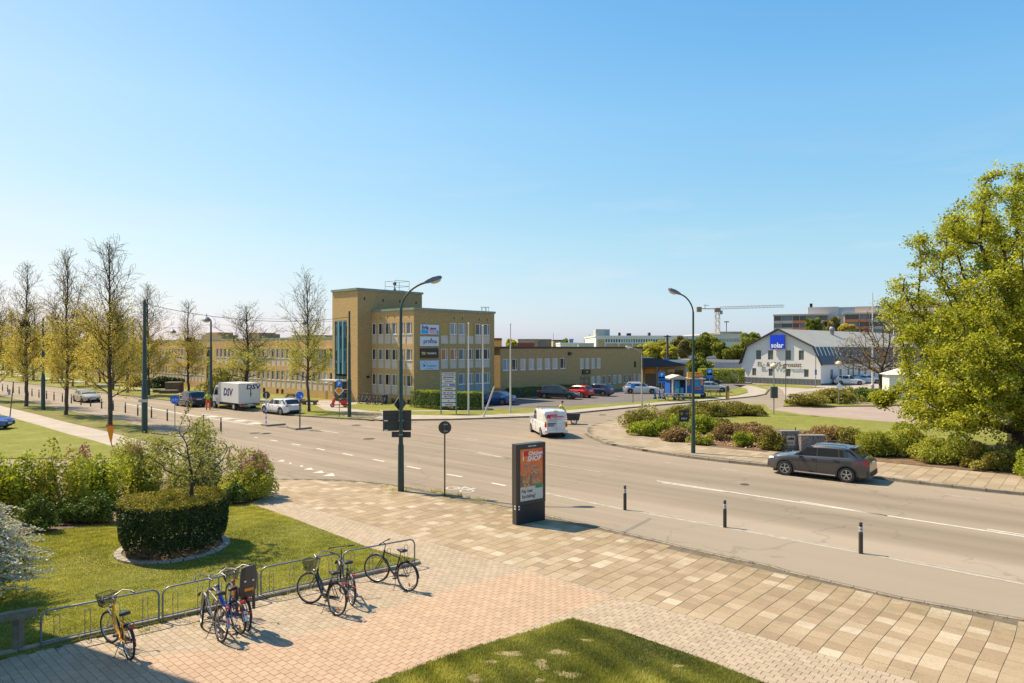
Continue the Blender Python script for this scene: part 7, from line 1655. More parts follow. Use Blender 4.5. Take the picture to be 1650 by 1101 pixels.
# white double posts by the white building
for lab, px, py, yt, r in [('thick white post with a dark base line left of the bare tree', 1406, 625, 472, .14), ('thinner white flagpole right behind the bare tree', 1440, 620, 485, .10)]:
 p = G(px, py, .05); t = thing('flagpole', lab, 'flagpole', p); H = ZH(yt, p.y); mb = MB(); mb.tube([(0, 0, 0), (0, 0, H)], [r, r * .5], 8); mb.build('pole', M('flagpole_white', (.62, .58, .5), .5), t, True); mb = MB(); mb.lathe([(r * 1.8, 0), (r * 1.6, .5), (r, .6)], 8); mb.build('base', GREYM, t)
p = G(1233, 619.5, .05)
# --- kiosk with picnic tables and small blue posts
kx = G(1083, 641.5, Z2 + .05); KB = M('kiosk_blue', (.01, .10, .42), .5, ns=1.5, amt=.15); KB2 = M('kiosk_light_blue', (.02, .28, .62), .5)
k = thing('snack_kiosk', 'blue snack trailer kiosk with a white framed porch and an orange roof sign', 'kiosk', kx, .04); s1 = kx.y / F; w1 = (1106.5 - 1083) * s1; w2 = (1136 - 1083) * s1; Hk = ZH(608.5, kx.y) - kx.z
mb = MB(); mb.box(w1, .3, .45, w2, 2.6, Hk - .25); mb.box(0, .9, .3, w1 - .01, 3.2, Hk - .25); mb.build('body', KB, k)
mb = MB(); mb.box(-.3, -.1, Hk - .25, w2 + .15, 3.3, Hk - .12); mb.build('roof', M('kiosk_roof', (.42, .36, .28), .7), k)
mb = MB(); mb.add([(-.35, -.15, Hk - .12), (w1 + .1, -.15, Hk - .12), (w1 / 2, -.15, Hk + .28), (-.35, 3, Hk - .12), (w1 + .1, 3, Hk - .12), (w1 / 2, 3, Hk + .28)], [(0, 1, 2), (0, 2, 5, 3), (1, 4, 5, 2), (5, 4, 3)]); mb.build('porch_gable', M('porch_roof', (.5, .45, .38), .6), k)
for x in (0, w1 - .1): mb = MB(); mb.box(x, -.1, .3, x + .1, 0, Hk - .25); mb.build('porch_post', WHITEM, k)
mb = MB(); mb.box(0, -.1, .25, w1, 0, .38); mb.build('porch_sill', WHITEM, k)
mb = MB(); mb.box(w1 * .32, .86, .4, w1 * .66, .895, Hk - .45); mb.build('door', KB2, k); mb = MB(); mb.box(w1 * .36, .83, .5, w1 * .62, .855, 1.05); mb.build('door_panel', M('pale_cyan', (.2, .5, .65), .4), k)
FOODP = M('food_poster', (.45, .12, .05), .5, ns=6, amt=.5, col2=(.62, .42, .3))
for z in (.5, 1.45): mb = MB(); mb.box(.12, .85, z, w1 * .28, .89, z + .85); mb.build('food_poster', FOODP, k)
mb = MB(); mb.box(w1 * .7, .85, 1.25, w1 * .93, .89, 2.1); mb.build('menu_board', DARKW, k); mb = MB(); mb.box(w1 * .72, .8, .55, w1 * .96, .85, 1.15); mb.build('counter', M('cyan_counter', (.05, .45, .65), .4), k)
mb = MB(); mb.box(w1 + .8, .26, 1.35, w2 - .5, .295, 2.35); mb.build('serving_hatch', KB2, k); mb = MB(); mb.box(w1 + .78, .1, 1.27, w2 - .45, .295, 1.34); mb.build('hatch_shelf', GREYM, k)
mb = MB(); mb.box(w2 - .42, .26, 1.45, w2 - .1, .295, 2.15); mb.build('food_poster', FOODP, k); mb = MB(); mb.box(w1 + .15, .26, 1.45, w1 + .5, .295, 2.15); mb.build('food_poster', FOODP, k); mb = MB(); mb.box(w1 + .9, .265, .9, w1 + 1.9, .295, 1.2); mb.build('name_strip', M('strip_greyred', (.28, .16, .16), .5), k)
mb = MB(); mb.box(w1, .25, .40, w2, .3, .46); mb.build('skirt_trim', WHITEM, k)
for x in (w1 + 2.1,): mb = MB(); mb.lathe([(.001, -.12), (.3, -.12), (.33, -.08), (.33, .08), (.3, .12), (.001, .12)], 16, (x, .4, .33), 'y'); mb.build('wheel', BLK, k)
sgk = thing('roof_sign', 'orange yellow sign with red lettering on the kiosk roof', 'sign', (kx.x + (1109 - 1083) * s1, kx.y + .5, kx.z + Hk - .12), .04); wS = (1133.5 - 1109) * s1; mb = MB(); mb.box(0, -.1, .05, wS, .1, .72); mb.build('sign_box', M('sign_amber', (.75, .38, .03), .5), sgk); mb = MB(); mb.box(wS * .24, -.11, .12, wS * .97, -.101, .65); o = mb.build('red_panel', M('sign_red', (.55, .08, .03), .5), sgk); txt('GRILLEN', .42, M('amber_letter', (.8, .5, .1), .5), o, (wS * .6, -.12, .38), bold=.01)
WOODP = M('weathered_wood', (.22, .17, .11), .85, ns=4, amt=.3)
def picnic(label, px, py, rot):
 t = thing('picnic_table', label, 'picnic table', G(px, py, Z2 + .05), rot, 'picnic tables by the kiosk')
 for y in (-.3, -.1, .1, .3): mb = MB(); mb.box(-.9, y - .09, .70, .9, y + .09, .74); mb.build('table_plank', WOODP, t)
 for y in (-.75, .75): mb = MB(); mb.box(-.9, y - .12, .42, .9, y + .12, .46); mb.build('bench_plank', WOODP, t)
 for x in (-.6, .6):
  mb = MB(); mb.beam((x, -.55, 0), (x, -.15, .70), .08, .05); mb.beam((x, .55, 0), (x, .15, .70), .08, .05); mb.beam((x, -.8, .4), (x, .8, .4), .08, .05); mb.build('leg_frame', WOODP, t)
 return t
picnic('picnic table in front of the porch of the kiosk, left one', 1083, 645.2, .1); picnic('picnic table in front of the kiosk porch, right one', 1103, 645, -.05); picnic('picnic table on the grass right of the kiosk', 1150, 638.0, .2)
for i, (px, py, lab) in enumerate([(1055.3, 643.8, 'blue tapered concrete post left of the parking sign, leftmost'), (1062.8, 643.0, 'blue tapered concrete post directly left of the parking sign'), (1069.5, 644.0, 'blue tapered concrete post directly right of the parking sign'), (1087.3, 645.0, 'blue post in front of the kiosk door'), (1100.5, 644.3, 'blue post in front of the right end of the kiosk porch')]):
 t = thing('blue_post', lab, 'post', G(px, py, Z2), 0, 'blue posts before the kiosk'); mb = MB(); mb.lathe([(.2, 0), (.2, .3), (.13, .36), (.09, .8), (.1, .84), (.05, 1.0), (.001, 1.02)], 10); mb.build('post', M('post_blue', (.02, .10, .20), .6, ns=4, amt=.2), t)
# stone benches, planters by the office
for lab, px, py, w, d, h in [('long low brick planter before the sawtooth part of the wing, left', 262, 632.5, 2.2, .8, .35), ('low brick planter right of the long one', 272, 634, 2.2, .8, .35), ('square grey boulder like block on the lawn', 281, 632.5, 1.9, 1.2, 1.3)]:
 t = thing('planter', lab, 'planter', G(px, py, Z2)); mb = MB(); mb.box(-w / 2, -d / 2, 0, w / 2, d / 2, h); mb.build('stone_body', M('planter_stone', (.16, .11, .08), .9, ns=3, amt=.3), t); mb = MB(); mb.box(-w / 2 - .04, -d / 2 - .04, h, w / 2 + .04, d / 2 + .04, h + .08); mb.build('coping', KERB, t)
for lab, px, py in [('low stone bench beside the entrance path behind the white estate car, left', 470, 647.5), ('low stone bench on the path beside the roadside tree', 499, 652), ('low stone bench under the lawn edge right of the white estate car', 478, 650)]:
 t = thing('stone_bench', lab, 'bench', G(px, py, Z2), -.2, 'stone benches by the entrance path'); mb = MB(); mb.box(-.85, -.25, .25, .85, .25, .45); mb.build('seat', M('bench_stone', (.20, .15, .10), .9, ns=3, amt=.4), t)
 for x in (-.6, .6): mb = MB(); mb.box(x - .12, -.2, 0, x + .12, .2, .25); mb.build('foot', MATS['bench_stone'], t)
t = thing('planter', 'dark planter with low plants beside the left stone bench', 'planter', G(471, 646, Z2)); mb = MB(); mb.box(-.7, -.4, 0, .7, .4, .5); mb.build('stone_body', MATS['planter_stone'], t); rng = np.random.default_rng(9); link('plants', leaves_mesh('plants', rng.uniform((-.6, -.35, .5), (.6, .35, .8), (260, 3)), .14, LV_BR), t)
# small blue disc signs above the hedge of the low wing
for i, (px, py) in enumerate([(806, 632), (829, 630.5), (851, 628.5), (871, 627.5)]):
 p = K1 + dR * (meet(px, K1, dR)) + dL * -.9; t = thing('bay_sign', ['small pale blue bay sign above the blue sedan', 'small violet bay sign right of the single flagpole', 'small blue bay sign in the middle of the low hedge', 'small blue bay sign behind the dark estate car'][i], 'sign', (p.x, p.y, Z2), 0, 'small bay signs above the low hedge'); z = ZH(py, p.y) - Z2
 mb = MB(); mb.tube([(0, 0, 0), (0, 0, z)], .03, 5); mb.build('pole', GREYM, t); mb = MB(); mb.box(-.2, -.04, z - .12, .2, -.02, z + .14); mb.build('plate', BP, t)
# pole at left of picture near the white bush: wooden rail
t = thing('wooden_rail', 'weathered wooden rail on a square post in front of the white blossoming bush', 'railing', G(29.5, 1050.5)); WD = M('rail_wood', (.24, .20, .14), .9, ns=6, amt=.4, obj=True)
mb = MB(); mb.box(-.07, -.07, 0, .07, .07, .72); mb.build('post', WD, t); a = Vector((XW(-60, 12.4), 12.4, 0)) - t.location; mb = MB(); b_ = G(64, 1051) + Vector((0, 0, 0)) - t.location; mb.beam((-1.9, -1.15, .72), (b_.x * .85, b_.y * .85 + .0, .80), .15, .15); mb.build('rail', WD, t)
# kerb behind racks, racks
RK = M('rack_galvanised', (.23, .25, .28), .45, metal=.5, ns=5, amt=.25); dk = rack1 - rack0; L_ = dk.length; kr = thing('rack_kerb', 'narrow concrete kerb between the paving and the lawn behind the racks', None); kr['kind'] = 'structure'
me = block_mesh('kerb_stone', .98, .13, .14, KERB, .012)
n = int((L_ + 4));
for i in range(n + 1):
 p = rack1 - W * (i + .5); o = link('kerb_stone', me, kr, (p.x, p.y, -.05), ang(W) + RD.uniform(-.008, .008))
 if not seen(p, 200): break
def rack(label, a, b_):
 d = b_ - a; L = d.length; t = thing('bicycle_rack', label, 'bicycle rack', a, ang(d), 'bicycle racks along the lawn'); H = .74
 mb = MB(); R = .16; pts = [(0, 0, 0)] + [(R * (1 - math.cos(x)), 0, H - R + R * math.sin(x)) for x in np.linspace(0, PI / 2, 6)] + [(L - R * (1 - math.cos(x)), 0, H - R + R * math.sin(x)) for x in np.linspace(PI / 2, 0, 6)] + [(L, 0, 0)]
 mb.tube(pts, .021, 8); mb.build('hoop_frame', RK, t, True); mb = MB(); mb.tube([(0, 0, .13), (L, 0, .13)], .015, 6); mb.build('lower_rail', RK, t)
 for k in range(4):
  x = L * (k + .5) / 4; mb = MB(); w = .05; pts = [(x - w, 0, .13), (x - w, 0, .56)] + [(x - w * math.cos(q), 0, .56 + .06 * math.sin(q)) for q in np.linspace(.3, PI - .3, 5)] + [(x + w, 0, .56), (x + w, 0, .13)]; mb.tube(pts, .007, 5); mb.build('wheel_slot', RK, t)
  mb = MB(); pts = [(x - w, 0, .13), (x - w, -.02, .03)] + [(x - w * math.cos(q), -.02 - .33 * math.sin(q), .025) for q in np.linspace(0, PI, 7)] + [(x + w, 0, .13)]; mb.tube(pts, .006, 4); mb.build('floor_loop', RK, t)
 return t
rack('bicycle rack section holding the yellow bicycle, leftmost', G(66, 1046), G(256, 1003.5)); rack('rack section holding the three bicycles with the child seat', G(262, 1002.5), G(415, 966.5)); rack('rack section with the two black bicycles in the middle', G(420.5, 965), G(548, 937)); rack('empty ended rack section holding the black bicycle on the right', G(553, 935.5), G(668, 911.5))
# ------------------------------------------------------------------ bicycles
TYRE = M('tyre_rubber', (.022, .02, .018), .8); RIM = M('rim_steel', (.45, .43, .40), .35, metal=.7); CHR = M('chrome', (.24, .235, .23), .45, metal=.5); SADD = M('saddle_black', (.025, .023, .022), .45); REDL = M('rear_red', (.55, .02, .015), .3); REFO = M('reflector_orange', (.75, .22, .01), .35); WIREM = M('basket_wire', (.05, .055, .045), .5, metal=.3)
def wheel_part(t, x, R, mb_sp=32, turn=0.0):
 mb = MB(); mb.ring((0, 0, 0), R - .02, .022, 36, 8); o = mb.build('wheel', TYRE, t, True, loc=(x, 0, R)); o.rotation_euler = (0, 0, turn)
 mb = MB(); mb.ring((0, 0, 0), R - .045, .012, 36, 6); mb.build('rim', RIM, o, True)
 mb = MB()
 for k in range(24):
  a = 2 * PI * k / 24; b_ = a + (.35 if k % 2 else -.35); sy = .03 if k % 4 < 2 else -.03; mb.tube([(math.cos(b_) * .03, sy, math.sin(b_) * .03), (math.cos(a) * (R - .05), 0, math.sin(a) * (R - .05))], .0016, 3, False)
 mb.lathe([(.001, -.045), (.025, -.045), (.018, 0), (.025, .045), (.001, .045)], 8, (0, 0, 0), 'y'); mb.build('spokes_and_hub', CHR, o)
 mb = MB(); mb.box(R * .55 - .03, -.012, -.012, R * .55 + .05, .012, .012); mb.build('spoke_reflector', REFO, o).rotation_euler = (0, 1.9 + x, 0); return o
def bicycle(label, cF, cR, paint, R=.35, step=False, basket=None, bars='city', fender=None, rack_=True, seat_h=.93, child=False, bar_h=1.06, lean=.08, chainguard=None, steer=0.0, sadmat=None, fend_tip=None, lights=True, bar_w=.3, stemm=None):
 """cF, cR: front and rear wheel contact points on the ground"""
 d = cF - cR; WB = 1.08; t = thing('bicycle', label, 'bicycle', cR, ang(d), 'bicycles parked at the racks'); t.rotation_euler = (lean, 0, ang(d)); R0 = R
 t.location = cR.copy(); t.location.z = .012
 P_ = M('frame_' + paint[0], paint[1], .35, coat=.5); rw, fw_ = 0.0, WB; bb = (.44, 0, .29); st = (.28, 0, seat_h - .19); hd0 = (.86, 0, .66); hd1 = (.82, 0, .86); ra = (0, 0, R); fa = (WB, 0, R)
 wheel_part(t, 0, R); wheel_part(t, WB, R, turn=steer)
 mb = MB(); T = lambda a, b_, r: mb.tube([a, b_], r, 8)
 T(bb, st, .020)
 if step: mb.tube([hd0, (.72, 0, .48), (.58, 0, .34), bb], .032, 8); mb.tube([(.83, 0, .78), (.66, 0, .56), (.5, 0, .44), (.405, 0, .42)], .018, 8) if step == 2 else None
 else: T((.825, 0, .82), (st[0] + .02, 0, st[2] - .03), .019); T(hd0, bb, .022)
 T(hd0, hd1, .024)
 for y in (-.045, .045): mb.tube([(bb[0], y * .5, bb[2]), (0, y, R)], .010, 6); mb.tube([(st[0], y * .4, st[2] - .04), (0, y, R)], .009, 6)
 mb.build('frame', P_, t, True)
 mb = MB()
 for y in (-.048, .048): mb.tube([(.865, y * .8, .66), (.92, y, .58), (WB, y, R)], .011, 6)
 mb.tube([(.865, -.045, .66), (.865, .045, .66)], .012, 6); mb.build('fork', M('fork_' + (stemm or 'dark'), {'dark': (.03, .03, .03), 'silver': (.42, .41, .4)}[stemm or 'dark'], .4, metal=.3), t, True)
 fm = MATS['frame_' + fender] if fender and 'frame_' + fender in MATS else (P_ if fender == 'own' else BLK)
 for (cx, a0, a1, nm) in ((0, .05, 2.75, 'rear_mudguard'), (WB, .55, 2.65, 'front_mudguard')):
  mb = MB(); v = []; n = 16
  for i in range(n + 1):
   a = a0 + (a1 - a0) * i / n
   if cx == 0: a = a + .35
   for y, rr in ((-.028, R + .012), (0, R + .026), (.028, R + .012)): v.append((cx + math.cos(a) * rr, y, R + math.sin(a) * rr))
  f = [(i * 3 + k, i * 3 + k + 1, i * 3 + k + 4, i * 3 + k + 3) for i in range(n) for k in range(2)]; mb.add(v, f); g = mb.build(nm, fm, t, True)
  if cx == 0 and fend_tip: mb = MB(); mb.ring((0, 0, R), R + .022, .03, 6, 6, 'y', 2.55, 3.08); mb.build('mudguard_tip', fend_tip, g, True)
 # saddle
 mb = MB(); mb.tube([(st[0], 0, st[2] - .02), (st[0] - .035, 0, seat_h - .03)], .012, 8); mb.build('seat_post', CHR, t, True)
 mb = MB(); v = []; sx = st[0] - .05
 for (x, w, z) in ((-.13, .06, .005), (-.11, .10, .03), (-.04, .095, .035), (.03, .05, .025), (.10, .025, .02), (.145, .012, .005)):
  for k in range(9):
   a = PI * k / 8; v.append((sx + x, math.cos(a) * w, seat_h - .02 + math.sin(a) * z + (.0 if k not in (0, 8) else -.03)))
 f = [(i * 9 + k, i * 9 + k + 1, (i + 1) * 9 + k + 1, (i + 1) * 9 + k) for i in range(5) for k in range(8)]; mb.add(v, f + [tuple(range(9))[::-1], tuple(range(45, 54)), ]); mb.build('saddle', sadmat or SADD, t, True)
 # handlebar
 cs, sn = math.cos(steer), math.sin(steer); rot = lambda x, y, z: (.82 + (x - .82) * cs - y * sn, (x - .82) * sn + y * cs, z)
 mb = MB(); mb.tube([(.82, 0, .84), rot(.80, 0, bar_h - .06), rot(.86, 0, bar_h - .03)], .012, 8); mb.build('stem', CHR if bars == 'city' else BLK, t, True)
 mb = MB()
 if bars == 'city': pts = [rot(.60, -bar_w, bar_h + .01), rot(.72, -bar_w, bar_h + .03), rot(.83, -.20, bar_h + .06), rot(.87, -.08, bar_h), rot(.86, 0, bar_h - .02), rot(.87, .08, bar_h), rot(.83, .20, bar_h + .06), rot(.72, bar_w, bar_h + .03), rot(.60, bar_w, bar_h + .01)]
 else: pts = [rot(.82, -.30, bar_h), rot(.84, -.1, bar_h), rot(.84, .1, bar_h), rot(.82, .30, bar_h)]
 mb.tube(pts, .011, 8); hb = mb.build('handlebar', CHR if bars == 'city' else BLK, t, True)
 for s_ in (0, -1):
  a, b_ = (Vector(pts[s_]), Vector(pts[1 if s_ == 0 else -2])); mb = MB(); mb.tube([a, a.lerp(b_, min(1, .12 / (b_ - a).length))], .017, 8); mb.build('grip', BLK, hb, True)
  mb = MB(); mb.tube([a.lerp(b_, .9), a.lerp(b_, .4) + Vector((.03, 0, -.035))], .005, 5); mb.build('brake_lever', CHR, hb)
 # crank, chain, pedals
 mb = MB(); mb.lathe([(.001, -.055), (.09, -.055), (.09, -.048), (.001, -.048)], 16, bb, 'y'); mb.tube([(bb[0], -.07, bb[2]), (bb[0] + .11, -.07, bb[2] - .12)], .009, 6); mb.tube([(bb[0], .07, bb[2]), (bb[0] - .11, .07, bb[2] + .12)], .009, 6); mb.tube([bb, (bb[0], -.08, bb[2])], .014, 6); mb.build('crank', CHR, t)
 for s_, x, z in ((-1, .11, -.12), (1, -.11, .12)): mb = MB(); mb.obox((bb[0] + x, s_ * .12, bb[2] + z), .09, .09, .022); mb.build('pedal', BLK, t)
 mb = MB(); mb.obox(((bb[0]) / 2 + .02, -.055, (bb[2] + R) / 2 + .0), .5, .012, .085 if chainguard != 'none' else .03, 0, (0, .13)); mb.build('chain_guard', BLK, t)
 if rack_:
  mb = MB();
  for y in (-.06, 0, .06): mb.tube([(.2, y, R * 2 + .06), (-.2, y, R * 2 + .06)], .005, 5)
  for x in (-.2, .0, .2): mb.tube([(x, -.06, R * 2 + .06), (x, .06, R * 2 + .06)], .005, 5)
  for y in (-.06, .06): mb.tube([(-.12, y, R * 2 + .06), (0, y, R)], .005, 5)
  mb.build('luggage_rack', BLK, t)
 if lights:
  mb = MB(); mb.box(-.25, -.04, R * 2 + .015, -.22, .04, R * 2 + .05); mb.build('rear_light', REDL, t); mb = MB(); mb.box(-.335, -.03, R * 1.42, -.31, .03, R * 1.60) if False else mb.ball((-.37 * math.cos(.35) - .01, 0, R + .15), .026, 8, 6); mb.build('rear_reflector', REDL, t)
  mb = MB(); mb.lathe([(.001, 0), (.035, 0), (.03, -.05), (.001, -.06)], 10, rot(.93, 0, .80), 'x'); mb.build('front_light', CHR, t)
 mb = MB(); mb.tube([(.36, .03, .27), (.28, .17, .015), (.31, .19, .01)], .008, 6); mb.build('kickstand', BLK, t)
 if basket:
  mb = MB(); x0, x1, yb, yt_, z0, z1 = .93, 1.17, .12, .17, .80, 1.04
  def loop(f, r):
   q = [(x0 + (x1 - x0) * (.1 * (1 - f)), yb + (yt_ - yb) * f)]; xa, xb = x0 + .03 * (1 - f), x1 - .04 * (1 - f); w = yb + (yt_ - yb) * f; z = z0 + (z1 - z0) * f
   c = [rot(xa, -w, z), rot(xb, -w * .9, z), rot(xb, w * .9, z), rot(xa, w, z), rot(xa, -w, z)]; mb.tube(c, r, 4); return c
  for f in np.linspace(0, 1, 9): loop(f, .004 if f < 1 else .008)
  for k in range(40):
   s_ = k / 40 * 4; i = int(s_); f = s_ - i; ca, cb_ = [], []
   xa0, xb0, w0 = x0 + .03, x1 - .04, yb; xa1, xb1, w1_ = x0, x1, yt_; A4 = [(xa0, -w0), (xb0, -w0 * .9), (xb0, w0 * .9), (xa0, w0)]; B4 = [(xa1, -w1_), (xb1, -w1_ * .9), (xb1, w1_ * .9), (xa1, w1_)]
   p0 = [A4[i][j] * (1 - f) + A4[(i + 1) % 4][j] * f for j in (0, 1)]; p1 = [B4[i][j] * (1 - f) + B4[(i + 1) % 4][j] * f for j in (0, 1)]; mb.tube([rot(p0[0], p0[1], z0), rot(p1[0], p1[1], z1)], .003, 3, False)
  for y in np.linspace(-.1, .1, 9): mb.tube([rot(x0 + .03, y, z0), rot(x1 - .04, y, z0)], .002, 3, False)
  mb.build('basket', WIREM, t)
 if child:
  CS = M('child_seat_grey', (.06, .055, .05), .55); mb = MB(); v = []
  for (z, w, x) in ((.78, .13, -.16), (.90, .16, -.2), (1.1, .17, -.23), (1.3, .165, -.27), (1.42, .14, -.29), (1.46, .08, -.30)):
   for dx in (0, -.035):
    for y in (-w, -w * .5, w * .5, w): v.append((x + dx + (.05 if abs(y) == w else 0), y, z))
  n = 6; f = []
  for i in range(n - 1):
   for k in range(3): f.append((i * 8 + k, i * 8 + k + 1, (i + 1) * 8 + k + 1, (i + 1) * 8 + k)); f.append((i * 8 + 4 + k + 1, i * 8 + 4 + k, (i + 1) * 8 + 4 + k, (i + 1) * 8 + 4 + k + 1))
   f += [(i * 8, (i + 1) * 8, (i + 1) * 8 + 4, i * 8 + 4), (i * 8 + 3, i * 8 + 7, (i + 1) * 8 + 7, (i + 1) * 8 + 3)]
  f += [(40, 41, 42, 43, 47, 46, 45, 44), (3, 2, 1, 0, 4, 5, 6, 7)]; mb.add(v, f); cs_ = mb.build('child_seat', CS, t)
  mb = MB(); mb.box(-.18, -.14, .78, .1, .14, .83); mb.box(-.1, -.17, .80, .08, -.14, .98); mb.box(-.1, .14, .80, .08, .17, .98); mb.box(-.02, -.19, .42, .08, -.15, .85); mb.box(-.02, .15, .42, .08, .19, .85); mb.build('seat_shell', CS, cs_)
  mb = MB(); mb.box(-.255, -.09, .92, -.238, .09, .98); o = mb.build('orange_reflector', REFO, cs_); o.location = (-.004, 0, 0)
  for y in (-.08, .08): mb = MB(); mb.box(-.285, y - .02, 1.12, -.262, y + .02, 1.15); mb.build('white_slot', WHITEM, cs_)
 return t
GZ = lambda px, py: G(px, py, .012)
bicycle('yellow bicycle with a wire front basket and black saddle, leftmost', GZ(176, 1034), GZ(208, 1063), ('yellow', (.80, .33, .005)), R=.33, step=True, basket=True, bars='city', fender=None, seat_h=.88, bar_h=1.02, stemm='silver', lean=-.03, steer=.25)
bicycle('silver grey city bicycle with chrome bars beside the blue one', GZ(321, 1006), GZ(354, 1034), ('silvergrey', (.20, .19, .17)), R=.35, bars='city', fender=None, seat_h=.95, bar_h=1.10, lean=.09, steer=-.3, stemm='silver', fend_tip=M('blue_grey_tip', (.15, .25, .42), .4))
bicycle('blue framed bicycle between the silver and the red one', GZ(343, 996), GZ(385, 1021), ('blue', (.015, .06, .42)), R=.35, step=2, bars='city', seat_h=.95, bar_h=1.08, lean=-.06, steer=.2, fend_tip=M('pale_blue_tip', (.4, .55, .75), .4))
bicycle('red bicycle with a front basket and a dark child seat on the back', GZ(368, 984), GZ(397, 1016), ('red', (.60, .04, .025)), R=.35, step=True, basket=True, child=True, bars='city', seat_h=.90, bar_h=1.08, lean=-.02, steer=.1)
bicycle('black city bicycle with a front basket leaning with turned front wheel', GZ(489, 969), GZ(541, 992), ('black', (.02, .02, .02)), R=.36, step=2, basket=True, bars='city', seat_h=.92, bar_h=1.16, lean=.10, steer=.42, rack_=True)
bicycle('upright black bicycle with a worn rear wheel between the other two black ones', GZ(541, 944), GZ(566, 974.5), ('black', (.02, .02, .02)), R=.36, step=False, bars='flat', seat_h=.97, bar_h=1.14, lean=-.02, steer=-.15)
bicycle('black sports bicycle with flat handlebar at the right end of the racks', GZ(602, 937), GZ(656, 952.5), ('matt_black', (.025, .022, .02)), R=.36, step=False, bars='flat', seat_h=.98, bar_h=1.07, lean=.04, steer=.35, lights=False, chainguard='none')
# bicycles against the brick block, simplified but with wheels and frames
def small_bike(label, p, rot, col, white=False):
 t = thing('bicycle', label, 'bicycle', p, rot, 'bicycles parked at the brick wall');
 for x in (-.52, .52): mb = MB(); mb.ring((x, 0, .34), .32, .025, 18, 5); o = mb.build('wheel', TYRE, t); mb = MB(); mb.ring((x, 0, .34), .29, .012, 18, 4); mb.build('rim', RIM, o)
 mb = MB(); [mb.tube(q, .02, 5) for q in ([(-.52, 0, .34), (-.08, 0, .3), (.3, 0, .78), (-.2, 0, .8), (-.52, 0, .34)], [(.3, 0, .78), (.52, 0, .34)], [(-.08, 0, .3), (-.22, 0, .92)])]; mb.build('frame', col, t)
 mb = MB(); mb.box(-.34, -.08, .92, -.1, .08, .97); mb.build('saddle', SADD, t); mb = MB(); mb.tube([(.2, -.28, 1.03), (.3, 0, 1.05), (.2, .28, 1.03)], .016, 5); mb.tube([(.3, 0, .78), (.3, 0, 1.05)], .015, 5); mb.build('handlebar', CHR, t)
 return t
for i, (px, py, r, c) in enumerate([(582, 649.5, 1.2, (.05, .05, .05)), (588, 650, .9, (.25, .22, .2)), (594, 650.5, 1.4, (.03, .03, .04)), (600, 651, 1.0, (.35, .12, .12)), (606, 651.5, 1.3, (.05, .06, .1)), (612, 652, 1.1, (.03, .03, .03)), (619, 652.5, 1.35, (.04, .06, .12))]):
 p = G(px, py, Z2); small_bike(['black bicycle nearest the tower corner in the row against the brick wall', 'grey bicycle second from the tower in the row at the brick wall', 'dark bicycle third from the tower at the brick wall', 'reddish bicycle in the middle of the row at the brick wall', 'dark blue bicycle right of the reddish one at the brick wall', 'black bicycle second from the right end at the brick wall', 'blue black bicycle at the right end of the row at the brick wall'][i], p, r, M('smallframe_%d' % i, c, .5))
mb = MB(); t = thing('covered_bin', 'dark blue covered bin at the right end of the wall bicycles', 'bin', G(620, 651, Z2)); mb.lathe([(.3, 0), (.32, .9), (.3, 1.0), (.001, 1.1)], 12); mb.build('body', M('bin_navy', (.02, .03, .06), .5), t)
t = thing('bicycle', 'x', 'bicycle'); bpy.data.objects.remove(t)
# red scooter
sc_ = thing('scooter', 'bright red motor scooter parked on the entrance path', 'scooter', G(546, 656.5, Z2), .15); RS = M('scooter_red', (.62, .01, .015), .25, coat=.6)
for x in (-.62, .62): mb = MB(); mb.ring((x, 0, .22), .17, .055, 16, 6); o = mb.build('wheel', TYRE, sc_, True); mb = MB(); mb.lathe([(.001, -.03), (.1, -.03), (.1, .03), (.001, .03)], 10, (x, 0, .22), 'y'); mb.build('hub', CHR, o)
mb = MB(); mb.ball((.45, 0, .55), .34, 12, 8, (1.15, .55, .8)); mb.ball((.5, 0, .35), .25, 10, 6, (1.2, .6, .8)); mb.build('rear_body', RS, sc_, True)
mb = MB(); mb.tube([(-.62, 0, .28), (-.5, 0, .6), (-.38, 0, .95)], [.13, .16, .10], 10); mb.build('front_shield', RS, sc_, True); mb = MB(); mb.obox((-.1, 0, .25), .75, .32, .07); mb.build('footboard', RS, sc_)
mb = MB(); mb.ball((.35, 0, .78), .3, 10, 6, (1.2, .5, .3)); mb.build('seat', SADD, sc_, True); mb = MB(); mb.tube([(-.3, -.32, 1.02), (-.38, 0, .98), (-.3, .32, 1.02)], .02, 6); mb.build('handlebar', CHR, sc_)
mb = MB(); mb.add([(-.42, -.2, 1.0), (-.42, .2, 1.0), (-.33, .16, 1.4), (-.33, -.16, 1.4)], [(0, 1, 2, 3)]); mb.build('windscreen', GLASSB, sc_); mb = MB(); mb.ball((-.45, 0, .93), .08, 8, 6); mb.build('headlight', LAMPG, sc_); mb = MB(); mb.ball((.85, 0, .55), .06, 8, 6); mb.build('rear_light', REDL, sc_)
